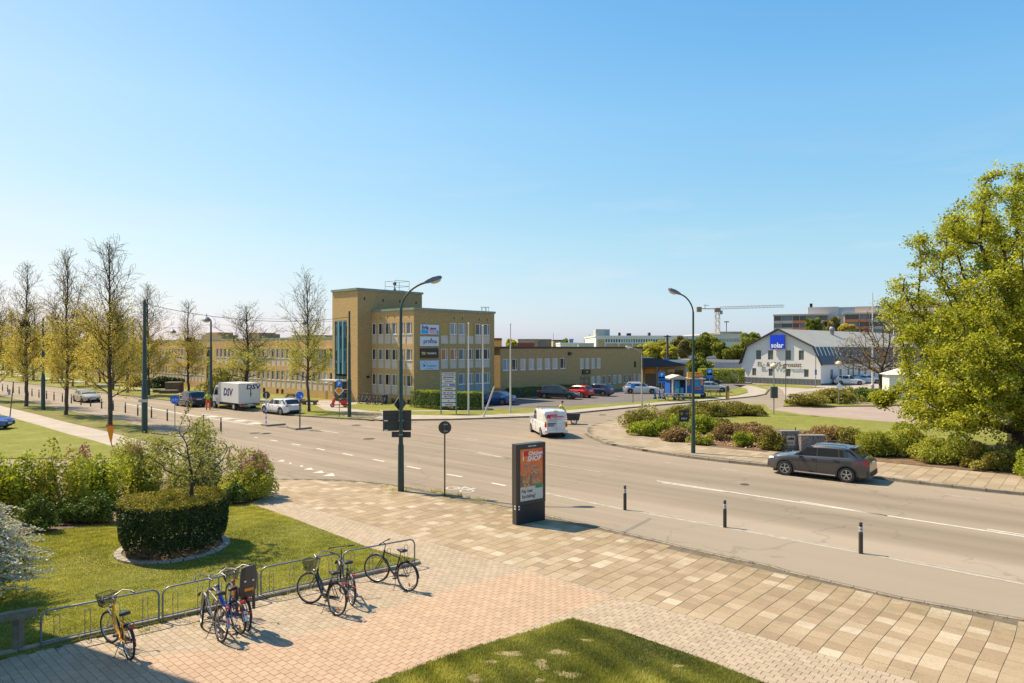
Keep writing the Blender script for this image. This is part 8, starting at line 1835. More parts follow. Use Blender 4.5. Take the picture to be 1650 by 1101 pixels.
# ------------------------------------------------------------------ vehicles
CGL = glass_mat('car_glass', (.018, .022, .028), .04); CGB = glass_mat('car_glass_sky', (.05, .09, .13), .04); CLAD = M('dark_cladding', (.035, .034, .034), .7); ALLOY = M('alloy_rim', (.50, .49, .47), .3, metal=.5); PLATE = M('number_plate', (.55, .58, .62), .5); HEADL = M('headlight_glass', (.65, .66, .68), .15); CHRM = M('car_trim_silver', (.5, .5, .5), .3, metal=.6)
def paint(name, col, metal=.25): return M('paint_' + name, col, .32, metal, coat=.9)
def sm(a, b_, x): t = min(1, max(0, (x - a) / (b_ - a))); return t * t * (3 - 2 * t)
def car(name, label, cat, loc, heading, L, W_, H, pm, belt, gh, pillars, wheels, R=.33, sill=.22, group=None, detail=False, cladding=False, nose=.5, tail=.6, glassm=None, tumble=.80, rails=False, rear_glass=True, sidewin=None, spokes=5, plate_txt=None, tail_shape=None, lowdet=False):
 """x forward from the centre. belt: [(x, z)] top of the lower body; gh: (rear base x, rear top x, front top x, front base x); pillars: side windows as [(rear bottom, rear top, front bottom, front top)]"""
 glassm = glassm or CGL; t = thing(name, label, cat, loc, heading, group); hl, hw = L / 2, W_ / 2; ra = R + .055
 bx, bz = [b_[0] for b_ in belt], [b_[1] for b_ in belt]; zb = lambda x: float(np.interp(x, bx, bz))
 xs = sorted(set([-hl, -hl + .03, -hl + .09, -hl + .2, -hl + .35, hl - .35, hl - .2, hl - .09, hl - .03, hl] + [float(q) for q in np.linspace(-hl + .35, hl - .35, 14)] + [w + ra * math.cos(a) for w in wheels for a in np.linspace(0, PI, 11)] + bx)); xs = [x for i, x in enumerate(xs) if i == 0 or x - xs[i - 1] > .008]
 def hwx(x): return hw * (1 - .26 * sm(hl - .75, hl + .02, abs(x)) ** 1.6 - (.02 if x > 0 else 0))
 def low(x):
  z = sill + .10 * sm(hl - .30, hl, abs(x))
  for w in wheels:
   if abs(x - w) < ra: z = max(z, R + math.sqrt(max(0, ra * ra - (x - w) ** 2)))
  return z
 prof = [(0, .95), (.12, .985), (.35, 1.0), (.62, 1.0), (.80, .985), (.93, .955), (1.0, .915)]; deck = [(.80, .02), (.5, .035), (0, .045)]
 rows = []
 for x in xs:
  w = hwx(x); z0 = low(x); z1 = zb(x) - .05 * sm(hl - .08, hl, abs(x)); full = []
  for (f, y) in prof: zz = sill + (z1 - sill) * f; zz = max(zz, z0 + (z1 - z0) * f * .0); full.append((y * w, max(zz, z0)))
  for (y, dz) in deck: full.append((y * w * .915, z1 + dz * min(1, (hl - abs(x)) / .25 + .2)))
  rows.append([(x, a, b_) for a, b_ in full] + [(x, -a, b_) for a, b_ in full[::-1][1:]])
 n = len(rows[0]); mb = MB(); v = [p for r_ in rows for p in r_]; f = []
 for i in range(len(rows) - 1):
  for k in range(n - 1): f.append((i * n + k, (i + 1) * n + k, (i + 1) * n + k + 1, i * n + k + 1))
 f.append(tuple(range(n))); f.append(tuple(range((len(rows) - 1) * n, len(rows) * n))[::-1]); mb.add(v, f); body = mb.build('body', pm, t, True, .5)
 mb = MB(); mb.box(-hl + .3, -hw * .82, .16, hl - .3, hw * .82, .7); mb.build('underbody', DARKW, t)
 # greenhouse shell
 rb, rt, ft, fb = gh; yb = lambda x: hwx(x) * .905; yt = lambda x: hw * tumble; zr = lambda s: H - .055 * (2 * s - 1) ** 2 - .035 * (1 - s)
 mb = MB(); N_ = 9; v = []
 for s in np.linspace(0, 1, N_):
  xb, xt = rb + (fb - rb) * s, rt + (ft - rt) * s; z = zr(s); v += [(xb, yb(xb), zb(xb) - .02), (xb * .25 + xt * .75, yt(xt) * 1.035 , zb(xb) + (z - zb(xb)) * .78), (xt, yt(xt) * .93, z - .025), (xt, yt(xt) * .5, z), (xt, 0, z + .012)]; v += [(xt, -yt(xt) * .5, z), (xt, -yt(xt) * .93, z - .025), (xb * .25 + xt * .75, -yt(xt) * 1.035, zb(xb) + (z - zb(xb)) * .78), (xb, -yb(xb), zb(xb) - .02)]
 f = [(i * 9 + k, (i + 1) * 9 + k, (i + 1) * 9 + k + 1, i * 9 + k + 1) for i in range(N_ - 1) for k in range(8)] + [tuple(range(9)), tuple(range((N_ - 1) * 9, N_ * 9))[::-1]]; mb.add(v, f); mb.build('roof', pm, t, True, .5)
 def sidept(x_b, x_t, fr, off, sgn):
  """point on the shell side at height fraction fr"""
  z_t = H - .05; zb_ = zb(x_b); xt_ = x_t; k = .78
  if fr <= k: g = fr / k; x = x_b + (xt_ - x_b) * .75 * g; y = yb(x_b) + (yt(xt_) * 1.035 - yb(x_b)) * g; z = zb_ - .02 + (zb_ + (z_t - zb_) * .78 - zb_ + .02) * g
  else: g = (fr - k) / (1 - k); x = x_b + (xt_ - x_b) * (.75 + .25 * g); y = yt(xt_) * (1.035 + (.93 - 1.035) * g); z = zb_ + (z_t - zb_) * .78 + ((z_t - .03) - zb_ - (z_t - zb_) * .78) * g
  return (x, sgn * (y + off), z)
 for sgn in (1, -1):
  for (a, at, b_, bt) in pillars:
   mb = MB(); p = [sidept(a, at, .09, .006, sgn), sidept(b_, bt, .09, .006, sgn), sidept(b_, bt, .78, .008, sgn), sidept(b_, bt, .93, .008, sgn), sidept(a, at, .93, .008, sgn), sidept(a, at, .78, .008, sgn)]; mb.add(p, [(0, 1, 2, 5), (5, 2, 3, 4)]); mb.build('side_window', glassm, t)
 def end_glass(nm, xb, xt, off):
  zb_ = zb(xb); zt_ = H - .06; lo, hi = .08, .92; P_ = []
  for fr in (lo, hi):
   x = xb + (xt - xb) * fr; z = zb_ - .02 + (zt_ - zb_) * fr; y = yb(xb) * (1 - fr) + yt(xt) * .95 * fr; P_.append([(x + off * .8, s_ * y * .9, z + abs(off) * .6) for s_ in (-1, -.5, 0, .5, 1)])
  mb = MB();
  for r_ in P_:
   for k, q in enumerate(r_): r_[k] = (q[0] + off * (1.5 - 1.5 * abs(k - 2) / 2 * .6), q[1], q[2])
  mb.add(P_[0] + P_[1], [(k, k + 1, 6 + k, 5 + k) for k in range(4)]); return mb.build(nm, glassm, t)
 end_glass('windscreen', fb, ft, .012)
 if rear_glass: end_glass('rear_window', rb, rt, -.012)
 # wheels
 for w in wheels:
  for sgn in (1, -1):
   mb = MB(); mb.lathe([(R * .62, -.11), (R * .93, -.11), (R, -.08), (R, .08), (R * .93, .11), (R * .66, .11)], 24, (0, 0, 0), 'y'); o = mb.build('wheel', TYRE, t, True, loc=(w, sgn * (hw - .115), R))
   mb = MB(); s_ = sgn; mb.lathe([(R * .68, s_ * .11), (R * .64, s_ * .105), (R * .62, s_ * .06), (.001, s_ * .055)], 20, (0, 0, 0), 'y', 1); mb.lathe([(R * .13, s_ * .085), (.001, s_ * .09)], 10, (0, 0, 0), 'y', 0); mb.lathe([(R * .69, s_ * .105), (R * .60, s_ * .108), (R * .60, s_ * .09)], 20, (0, 0, 0), 'y', 0)
   for k in range(spokes):
    a = 2 * PI * k / spokes + .3
    for dlt in ((-.13, .13) if detail else (0,)):
     ca, sa = math.cos(a + dlt), math.sin(a + dlt); c0 = (math.cos(a) * R * .1, math.sin(a) * R * .1); mb.beam((c0[0], s_ * .088, c0[1]), (ca * R * .64, s_ * .10, sa * R * .64), R * (.07 if detail else .15), .02, 0)
   mb.build('rim', [ALLOY, M('wheel_dark', (.03, .03, .03), .6)], o)
 # lights, plates, mirrors, handles
 for sgn in (1, -1):
  mb = MB(); w = hwx(-hl + .06); zt_ = (tail_shape or (tail, tail + .16, .24)); x0 = -hl + .012; mb.add([(x0 - .004, sgn * w * .50, zt_[0] + .03), (x0 + .06, sgn * (w * 1.0), zt_[0]), (x0 + zt_[2], sgn * (hwx(-hl + zt_[2]) * 1.012), zt_[0] + .03), (x0 + zt_[2] * 1.1, sgn * (hwx(-hl + zt_[2]) * 1.005), zt_[1]), (x0 + .05, sgn * (w * .985), zt_[1]), (x0 - .004, sgn * w * .50, zt_[1] - .02)], [(0, 1, 4, 5), (1, 2, 3, 4)]); mb.build('tail_light', REDL, t)
  mb = MB(); w = hwx(hl - .06); x0 = hl - .01; mb.add([(x0 + .004, sgn * w * .45, nose + .0), (x0 - .05, sgn * w * .98, nose), (x0 - .35, sgn * hwx(hl - .35) * 1.004, nose + .08), (x0 - .33, sgn * hwx(hl - .33) * .99, nose + .15), (x0 - .06, sgn * w * .96, nose + .13), (x0, sgn * w * .45, nose + .10)], [(0, 1, 4, 5), (1, 2, 3, 4)]); mb.build('headlight', HEADL, t)
  mb = MB(); mb.obox((fb - .32, sgn * (hwx(fb - .4) + .07), zb(fb - .3) + .09), .12, .2, .13); mb.build('wing_mirror', pm if not detail else CLAD, t)
  if not lowdet:
   for (a, at, b_, bt) in pillars[-2:]: mb = MB(); xh = a + .12; mb.obox((xh, sgn * (hwx(xh) * .985 + .015), zb(xh) - .10), .17, .03, .03); mb.build('door_handle', pm, t)
   for (a, at, b_, bt) in pillars[-2:]:
    for xx in ((a - .05,) if (a, at, b_, bt) != pillars[-1] else (a - .04, fb - .32)): mb = MB(); mb.tube([(xx, sgn * (hwx(xx) * .99 + .001), sill + .14), (xx, sgn * (hwx(xx) * 1.0 + .001), .55), (xx, sgn * (hwx(xx) * .985 + .001), zb(xx) - .07)], .006, 4); mb.build('door_gap', DARKW, t)
 mb = MB(); mb.box(-hl - .015, -.26, tail - .02, -hl + .0, .26, tail + .10); pl_ = mb.build('number_plate', PLATE, t)
 mb = MB(); mb.box(hl - .005, -.26, .38, hl + .012, .26, .49); mb.build('number_plate', PLATE, t)
 mb = MB(); mb.box(-hl - .01, -hw * .62, sill + .08, -hl + .08, hw * .62, sill + .22); mb.build('rear_bumper_insert', CLAD, t); mb = MB(); mb.box(hl - .09, -hw * .6, sill + .10, hl + .006, hw * .6, sill + .30); mb.build('front_grille', CLAD, t)
 if cladding:
  mb = MB()
  for w in wheels:
   for sgn in (1, -1):
    v = [];
    for a in np.linspace(-.12, PI + .12, 15):
     for rr in (ra - .012, ra + .055): x = w + rr * math.cos(a); z = R + rr * math.sin(a); v.append((x, sgn * (hwx(x) * 1.0 + .008), z))
    mb.add(v, [(i * 2, i * 2 + 1, i * 2 + 3, i * 2 + 2) for i in range(14)])
  for sgn in (1, -1): mb.box(wheels[0] + ra, sgn * (hw - .02) - .015, sill - .02, wheels[1] - ra, sgn * (hw - .02) + .02, sill + .10)
  mb.build('wheel_arch_cladding', CLAD, t); mb = MB()
  for sgn in (1, -1): mb.box(wheels[0] + ra + .05, sgn * (hw + .01) - .012, sill + .0, wheels[1] - ra - .05, sgn * (hw + .01) + .012, sill + .045)
  mb.build('sill_trim', CHRM, t)
 if rails:
  for sgn in (1, -1): mb = MB(); mb.tube([(rt + .1, sgn * yt(0) * .93, H - .03), (rt + .2, sgn * yt(0) * .92, H + .03), ((rt + ft) / 2, sgn * yt(0) * .92, H + .045), (ft - .25, sgn * yt(0) * .92, H + .02), (ft - .12, sgn * yt(0) * .93, H - .03)], .018, 6); mb.build('roof_rail', BLK if detail else CHRM, t)
 return t
def head_uv(dirv): return ang(dirv)
def mid(px, py, z=0.0): return G(px, py, z)
# dark grey suv on the right
fc, rc = G(1263.3, 766), G(1363.6, 778); dX = (fc - rc).normalized(); side = Vector((-dX.y, dX.x, 0)); ctr = (fc + rc) / 2; nrm = side if side.y > 0 else -side
suv_p = paint('graphite', (.075, .07, .072), .55)
suv = car('parked_car', 'dark grey estate like car driving past the shrubs on the right', 'car', ctr + nrm * .86 - dX * .03, ang(dX), 4.45, 1.82, 1.58, suv_p, [(-2.225, .98), (-2.0, 1.08), (-1.5, 1.10), (-.6, 1.06), (.9, 1.0), (1.25, .98), (1.8, .89), (2.1, .79), (2.225, .70)], (-2.06, -1.42, .14, 1.02), [(-1.80, -1.36, -1.30, -1.16), (-1.22, -1.13, -1.05, -.98), (-.98, -.92, -.10, -.12), (-.02, -.04, .78, .22)], (-1.33, 1.34), R=.345, sill=.25, detail=True, cladding=True, nose=.70, tail=.84, rails=True, tail_shape=(.80, 1.0, .50))
mb = MB(); mb.obox((-1.52, 0, 1.515), .26, 1.12, .035, 0, (0, .12)); mb.build('roof_spoiler', suv_p, suv); mb = MB(); mb.box(-2.24, -.75, .30, -2.16, .75, .52); mb.build('rear_bumper', CLAD, suv)
for s_ in (-1, 1): mb = MB(); mb.box(-2.245, s_ * .55 - .07, .28, -2.2, s_ * .55 + .07, .34); mb.build('exhaust_tip', CHRM, suv)
for s_ in (-1, 1): mb = MB(); mb.box(-2.232, s_ * .6 - .12, .50, -2.225, s_ * .6 + .12, .545); mb.build('bumper_reflector', REDL, suv)
# generic shapes
def wagon(label, loc, hd, pm, group=None, clad=False, **k):
 return car('parked_car', label, 'car', loc, hd, 4.65, 1.82, 1.48, pm, [(-2.32, .86), (-2.1, .94), (-1.5, .95), (.9, .93), (1.35, .91), (1.9, .80), (2.2, .68), (2.325, .60)], (-2.12, -1.72, .10, 1.08), [(-1.9, -1.62, -1.18, -1.14), (-1.08, -1.05, -.16, -.20), (-.08, -.12, .84, .16)], (-1.37, 1.38), R=.33, sill=.21 + (.04 if clad else 0), cladding=clad, nose=.60, tail=.78, rails=True, group=group, **k)
def hatch(label, loc, hd, pm, L=4.1, H=1.48, group=None, **k):
 s = L / 4.1; X = lambda v: v * s
 return car('parked_car', label, 'car', loc, hd, L, 1.76, H, pm, [(X(-2.05), .85), (X(-1.9), .94), (X(-1.2), .95), (X(.8), .92), (X(1.2), .90), (X(1.7), .78), (X(1.95), .68), (X(2.05), .6)], (X(-1.92), X(-1.5), X(.05), X(1.02)), [(X(-1.6), X(-1.38), X(-1.05), X(-1.02)), (X(-.95), X(-.93), X(-.12), X(-.16)), (X(-.04), X(-.08), X(.78), X(.12))], (X(-1.25), X(1.27)), R=.32, sill=.21, nose=.60, tail=.78, group=group, **k)
def sedan(label, loc, hd, pm, group=None, L=4.6, H=1.44, **k):
 s = L / 4.6; X = lambda v: v * s
 return car('parked_car', label, 'car', loc, hd, L, 1.8, H, pm, [(X(-2.3), .82), (X(-2.15), .95), (X(-1.6), .97), (X(-1.2), .95), (X(.8), .92), (X(1.2), .89), (X(1.85), .78), (X(2.15), .66), (X(2.3), .58)], (X(-1.75), X(-1.02), X(.05), X(1.02)), [(X(-1.25), X(-.92), X(-.95), X(-.82)), (X(-.86), X(-.78), X(-.1), X(-.14)), (X(-.02), X(-.06), X(.78), X(.12))], (X(-1.33), X(1.38)), R=.32, sill=.2, nose=.58, tail=.72, group=group, **k)
AU = ang(U)
# white estate behind the refuge islands (driving away to the left)
p = G(449.5, 667.0); wagon('white estate car with dark lower trim beside the refuge islands', p + V * .2, AU + .02, paint('white', (.66, .64, .62), 0), clad=True)
p = G(300, 655.0); hatch('dark blue black car with red lights beside the man in the bright top', p + V * .4, AU - .02, paint('dark_navy', (.02, .025, .05)), L=4.5, H=1.62)
p = G(139.5, 647.5); sedan('pale gold sedan coming along the road on the left', p, AU + PI, paint('gold', (.42, .35, .22), .4))
p = G(-6, 694, .045); hatch('bright blue car cut by the left edge on the grass', p + Vector((-1.9, .9, 0)), 0.12, paint('bright_blue', (.015, .10, .42)))
CP = Z2 + .004; GC = 'cars in the car park before the low wing'
p = G(796, 651.5, CP); sedan('blue sedan seen from behind beside the clipped hedge and flagpoles', p, ang(dR) + PI * .62, paint('blue', (.012, .06, .20)), GC)
p = G(901, 643.5, CP); hatch('black car with pale wheels, largest in the car park, next to the red one', p + Vector((0, .8, 0)), -.38, paint('black', (.014, .014, .022)), L=4.9, H=1.62, group=GC)
p = G(931, 641.0, CP); hatch('bright red small car between the black and the dark blue car', p + Vector((0, .8, 0)), 2.45, paint('red', (.60, .015, .01)), L=4.0, group=GC)
p = G(962, 638.5, CP); hatch('dark blue hatchback right of the red car', p + Vector((0, .8, 0)), 2.55, paint('dark_blue', (.014, .035, .09)), L=4.3, H=1.55, group=GC)
p = G(1034, 634.5, CP); wagon('white estate car at the right end of the low brick wing', p + Vector((0, .4, 0)), -.18, paint('white', (.66, .64, .62), 0), GC)
p = G(1150, 632.5, CP); sedan('silver sedan behind the picnic table right of the kiosk', p + Vector((0, .8, 0)), -.35, paint('silver', (.36, .36, .37), .4), GC)
p = G(1140, 621, CP); hatch('dark estate car mostly hidden behind the kiosk and the silver sedan', p + Vector((0, .6, 0)), -.1, paint('black', (.014, .014, .022)), L=4.6, group=GC)
p = G(1373, 620.5, .05); hatch('white crossover car parked at the side of the white gabled building', p + Vector((0, 1.0, 0)), -.3, paint('white', (.66, .64, .62), 0), L=4.6, H=1.6)
p = G(1404, 618.5, .05); wagon('pale blue grey car behind the thick white post', p + Vector((0, 1.4, 0)), -.3, paint('pale_blue', (.40, .45, .52), .2))
# vans
def van(label, loc, hd, W_=1.72, H=1.86, L=4.4, group=None, sidewins=1, **k):
 hl = L / 2; return car('van', label, 'van', loc, hd, L, W_, H, paint('white', (.66, .64, .62), 0), [(-hl, 1.0), (-hl + .15, 1.02), (hl - 1.4, 1.02), (hl - 1.0, 1.0), (hl - .35, .88), (hl - .1, .78), (hl, .68)], (-hl + .04, -hl + .14, hl - 1.75, hl - .95), [(hl - 2.25, hl - 2.2, hl - 1.15, hl - 1.85)] if sidewins == 1 else [(-hl + .5, -hl + .5, -hl + 1.5, -hl + 1.5), (hl - 2.25, hl - 2.2, hl - 1.15, hl - 1.85)], (-hl + .85, hl - .82), R=.31, sill=.22, tumble=.88, nose=.66, tail=.62, group=group, tail_shape=(.62, .98, .10), **k)
p = G(890, 706.5); dV = Vector((-.075, 1, 0)); vn = van('white delivery van with red lettering on its rear doors crossing the junction', p + Vector((-.22, 2.2, 0)), ang(dV) + .14, rear_glass=False)
hl = 2.2; RV = -hl - .016
mb = MB(); mb.box(RV - .006, -.008, .45, RV + .03, .008, 1.7); mb.build('door_gap', GREYP, vn)
def vtxt(s, size, m_, y, z, **k): return txt(s, size, m_, vn, (-hl - .004 + .035 * max(0, (z - 1.0)), y, z), rot=(PI / 2, 0, -PI / 2), **k)
RT = M('van_red', (.60, .01, .04), .5)
mb = MB(); mb.box(-hl - .02 + .03, .36, 1.33, -hl + .012 + .03, .62, 1.56); mb.build('red_square', RT, vn); vtxt('el', .22, WHITEP, .49, 1.45, bold=.01); vtxt('ELEKTRO', .11, RT, .14, 1.53, bold=.01); vtxt('INSTALLATIONER AB', .105, RT, -.12, 1.42, bold=.008, sx=.85); vtxt('TEL 040 - 19 40 00  www.elinst.se', .06, RT, 0.05, 1.27, bold=.004); vtxt('Vi utför allt inom el', .06, BLACKP, .28, 1.15, bold=.003)
mb = MB(); mb.box(RV - .01, .05, .93, RV + .02, .62, 1.0); mb.build('door_handle_strip', BLK, vn)
mb = MB(); mb.box(RV - .012, .12, .78, RV + .012, .62, .90); o = mb.build('number_plate', M('plate_dark', (.16, .2, .26), .5), vn)
mb = MB(); mb.box(-hl + .05, -.14, 1.78, -hl + .11, .14, 1.83); mb.build('brake_light', REFO, vn)
for y in (.72, -.72):
 mb = MB(); mb.box(RV - .01, y - .06, .74, RV + .06, y + .06, .95); mb.build('lamp_cluster', REDL, vn); mb = MB(); mb.box(RV - .012, y - .06, .95, RV + .06, y + .06, 1.1); mb.build('amber_lamp', REFO, vn)
for x in (-1.5, -.2): mb = MB(); mb.tube([(x, -.78, 1.86), (x, -.76, 1.95), (x, .76, 1.95), (x, .78, 1.86)], .02, 6); mb.build('roof_bar', BLK, vn)
mb = MB(); mb.box(RV - .04, -.8, .38, RV + .06, .8, .52); mb.build('bumper', paint('white', (.66, .64, .62)), vn)
p = G(1168, 617, CP); van('white panel van parked beside the yellow green hedge', p + Vector((0, .6, 0)), -.22, sidewins=2)
# box truck
bx0, bx1 = G(345, 659.3), G(385.5, 662.8); bt = thing('box_truck', 'white box truck with DSV lettering parked at the far kerb', 'truck', G(386, 663.0) + V * 2.15, AU)
TB = M('truck_box_white', (.64, .62, .60), .5, ns=.8, amt=.05); pr = bt.location; Ltr, Wt = 4.3, 2.15
zt_ = ZH(617.5, pr.y); zb_ = .72
mb = MB(); mb.box(.15, 0, zb_, .15 + Ltr, Wt, zt_); mb.build('cargo_box', TB, bt)
mb = MB()
for (a, b_, c, d, e, f_) in ((.13, -.02, zb_ - .04, .19, .03, zt_ + .02), (.13, Wt - .03, zb_ - .04, .19, Wt + .02, zt_ + .02), (.13, -.02, zt_ - .03, .15 + Ltr + .02, .03, zt_ + .025), (.13, 0, zt_ - .03, .18, Wt, zt_ + .025), (.13, -.02, zb_ - .05, .15 + Ltr, .03, zb_ + .05), (.13, 0, zb_ - .05, .18, Wt, zb_ + .05), (.14 + Ltr, -.02, zb_ - .04, .18 + Ltr, .03, zt_ + .02)): mb.box(a, b_, c, d, e, f_)
mb.build('box_edge_trim', M('alu_trim', (.5, .5, .5), .4, metal=.5), bt)
DN = M('truck_navy', (.012, .012, .12), .5)
txt('DSV', .62, DN, bt, (.145, Wt * .34, zt_ - .36), rot=(PI / 2, 0, -PI / 2), bold=.02, sx=1.25, shear=.15, name='rear_lettering') if True else None
txt('DSV', 1.0, DN, bt, (.15 + Ltr * .52, Wt + .012, zb_ + (zt_ - zb_) * .52), rot=(PI / 2, 0, PI), bold=.03, shear=.15, name='side_lettering')
txt('DSV', 1.0, DN, bt, (.15 + Ltr * .52, -.024, zb_ + (zt_ - zb_) * .52), rot=(PI / 2, 0, 0), bold=.03, shear=.15, name='side_lettering')
mb = MB(); mb.box(.12, Wt * .44, 1.3, .148, Wt * .47, 2.2); mb.box(.12, Wt * .40, 1.55, .148, Wt * .50, 1.62); mb.build('door_latch', BLK, bt)
mb = MB(); mb.box(.2, .25, .42, 6.2, Wt - .25, .70); mb.build('chassis', CLAD, bt); mb = MB(); mb.box(.02, .1, .42, .12, Wt - .1, .58); mb.build('rear_bumper', GREYM, bt)
for y in (.12, Wt - .5): mb = MB(); mb.box(.0, y, .5, .05, y + .38, .66); mb.build('tail_light', REDL, bt)
mb = MB(); mb.box(-.0, Wt / 2 - .26, .5, .018, Wt / 2 + .26, .62); mb.build('number_plate', PLATE, bt)
for x in (1.25, 5.35):
 for y in (.14, Wt - .14): mb = MB(); mb.lathe([(.001, -.12), (.36, -.12), (.36, .12), (.001, .12)], 20, (x, y, .36), 'y'); o = mb.build('wheel', TYRE, bt); mb = MB(); s_ = -1 if y < 1 else 1; mb.lathe([(.2, s_ * .125), (.08, s_ * .13), (.001, s_ * .13)], 14, (x, y, .36), 'y'); mb.build('rim', ALLOY, o)
mb = MB(); cabp = [(4.5, .5), (4.5, 2.25), (5.2, 2.3), (5.75, 1.35), (6.35, 1.1), (6.5, .75), (6.45, .4), (4.6, .4)]; mb.add([(x, .12, z) for x, z in cabp] + [(x, Wt - .12, z) for x, z in cabp], [tuple(range(8)), tuple(range(15, 7, -1))] + [(i, i + 8, (i + 1) % 8 + 8, (i + 1) % 8) for i in range(8)]); mb.build('cab', paint('white', (.66, .64, .62)), bt)
for y in (.112, Wt - .118): mb = MB(); mb.add([(4.75, y, 1.35), (5.6, y, 1.35), (5.2, y, 2.1), (4.75, y, 2.1), (4.75, y + .006, 1.35), (5.6, y + .006, 1.35), (5.2, y + .006, 2.1), (4.75, y + .006, 2.1)], [(0, 1, 2, 3), (7, 6, 5, 4), (0, 4, 5, 1), (2, 6, 7, 3)]); mb.build('side_window', CGL, bt)
mb = MB(); mb.add([(5.28, .2, 2.2), (5.77, .2, 1.38), (5.77, Wt - .2, 1.38), (5.28, Wt - .2, 2.2)], [(0, 1, 2, 3)]); mb.build('windscreen', CGL, bt)
for y in (-.12, Wt + .12): mb = MB(); mb.obox((5.45, y, 1.6), .1, .24, .4); mb.build('wing_mirror', BLK, bt)
# ------------------------------------------------------------------ people
SKIN = M('skin', (.42, .25, .17), .6); HAIR = M('dark_hair', (.03, .02, .015), .8); HIVIS = M('yellow_green_vest', (.42, .55, .04), .7); ORTR = M('orange_red_trousers', (.75, .10, .02), .7); DTR = M('dark_trousers', (.03, .035, .05), .8); BSH = M('blue_shirt', (.02, .07, .25), .8)
def skinned(name, pts, edges, radii, mat, parent, root=0):
 me = bpy.data.meshes.new(name); me.from_pydata([Vector(p) for p in pts], edges, []); me.materials.append(mat); o = link(name, me, parent); m_ = o.modifiers.new('skin', 'SKIN'); m_.use_smooth_shade = True
 bpy.context.view_layer.update()
 for i, r_ in enumerate(radii):
  s_ = me.skin_vertices[0].data[i]; s_.radius = (r_, r_) if not hasattr(r_, '__len__') else r_; s_.use_root = (i == root)
 o.modifiers.new('sub', 'SUBSURF').levels = 1; o.modifiers['sub'].render_levels = 1
 bpy.context.view_layer.update(); dg = bpy.context.evaluated_depsgraph_get(); m2 = bpy.data.meshes.new_from_object(o.evaluated_get(dg)); o.modifiers.clear(); o.data = m2
 m2.polygons.foreach_set('use_smooth', [True] * len(m2.polygons)); return o
def person(label, loc, rot, J, top, legs, hat=None, shoes=BLK, group=None):
 """J: joints pelvis, chest, neck, head, shoulders/elbows/hands l r, knees/feet l r"""
 t = thing('person', label, 'person', loc, rot)
 k = ['pel', 'waist', 'chest', 'neck', 'head', 'top', 'sl', 'el', 'hl', 'fl', 'sr', 'er', 'hr', 'fr', 'hipl', 'kl', 'al', 'tl', 'hipr', 'kr', 'ar', 'tr']; P_ = {n: Vector(J[n]) for n in J}
 P_.setdefault('waist', P_['pel'].lerp(P_['chest'], .45)); P_['top'] = P_['head'] + (P_['head'] - P_['neck']).normalized() * .09
 for s in 'lr': P_['f' + s] = P_['h' + s] + (P_['h' + s] - P_['e' + s]).normalized() * .10
 I = {n: i for i, n in enumerate(k)}; E = [('pel', 'waist'), ('waist', 'chest'), ('chest', 'neck'), ('neck', 'head'), ('head', 'top')]
 for s in 'lr': E += [('chest', 's' + s), ('s' + s, 'e' + s), ('e' + s, 'h' + s), ('h' + s, 'f' + s), ('pel', 'hip' + s), ('hip' + s, 'k' + s), ('k' + s, 'a' + s), ('a' + s, 't' + s)]
 R_ = dict(pel=.11, waist=.11, chest=.125, neck=.05, head=.088, top=.06, s=.06, e=.042, h=.03, f=.032, hip=.085, k=.058, a=.04, t=.035); rr = [R_.get(n, R_.get(n[:-1], .05)) for n in k]
 skinned('body', [P_[n] for n in k], [(I[a], I[b_]) for a, b_ in E], rr, SKIN, t)
 kk = ['pel', 'waist', 'chest', 'sl', 'el', 'hl', 'sr', 'er', 'hr']; I = {n: i for i, n in enumerate(kk)}; E = [('pel', 'waist'), ('waist', 'chest'), ('chest', 'sl'), ('sl', 'el'), ('el', 'hl'), ('chest', 'sr'), ('sr', 'er'), ('er', 'hr')]; Q = {n: P_[n].copy() for n in kk}
 for s in 'lr': Q['h' + s] = P_['e' + s].lerp(P_['h' + s], .85)
 skinned('jacket', [Q[n] for n in kk], [(I[a], I[b_]) for a, b_ in E], [.145, .145, .16, .085, .062, .05, .085, .062, .05], top, t)
 kk = ['pel', 'hipl', 'kl', 'al', 'hipr', 'kr', 'ar']; I = {n: i for i, n in enumerate(kk)}; E = [('pel', 'hipl'), ('hipl', 'kl'), ('kl', 'al'), ('pel', 'hipr'), ('hipr', 'kr'), ('kr', 'ar')]; skinned('trousers', [P_[n] for n in kk], [(I[a], I[b_]) for a, b_ in E], [.13, .105, .078, .062, .105, .078, .062], legs, t)
 for s in 'lr': mb = MB(); a, b_ = P_['a' + s], P_['t' + s]; mb.tube([a + Vector((0, 0, -.01)), b_, b_ + (b_ - a).normalized() * .05], [.055, .05, .035], 8); mb.build('shoe', shoes, t, True)
 mb = MB(); c = P_['head'].lerp(P_['top'], .6); mb.ball(tuple(c), .108, 12, 8, (1, 1, 1.05), z0=-.1); mb.build('hair' if not hat else 'cap', HAIR if not hat else hat, t, True)
 hd = (P_['tl'] - P_['al'] + P_['tr'] - P_['ar']); hd.z = 0; hd.normalize(); sd_ = Vector((-hd.y, hd.x, 0)); c = P_['head'] + hd * .085
 mb = MB(); mb.ball(tuple(c + Vector((0, 0, -.01))), .018, 6, 4); [mb.ball(tuple(P_['head'] + sd_ * (s_ * .09)), .022, 6, 4) for s_ in (-1, 1)]; mb.build('nose_and_ears', SKIN, t)
 mb = MB(); [mb.ball(tuple(P_['head'] + hd * .083 + sd_ * (s_ * .032) + Vector((0, 0, .015))), .010, 6, 4) for s_ in (-1, 1)]; mb.build('eyes', BLK, t); return t
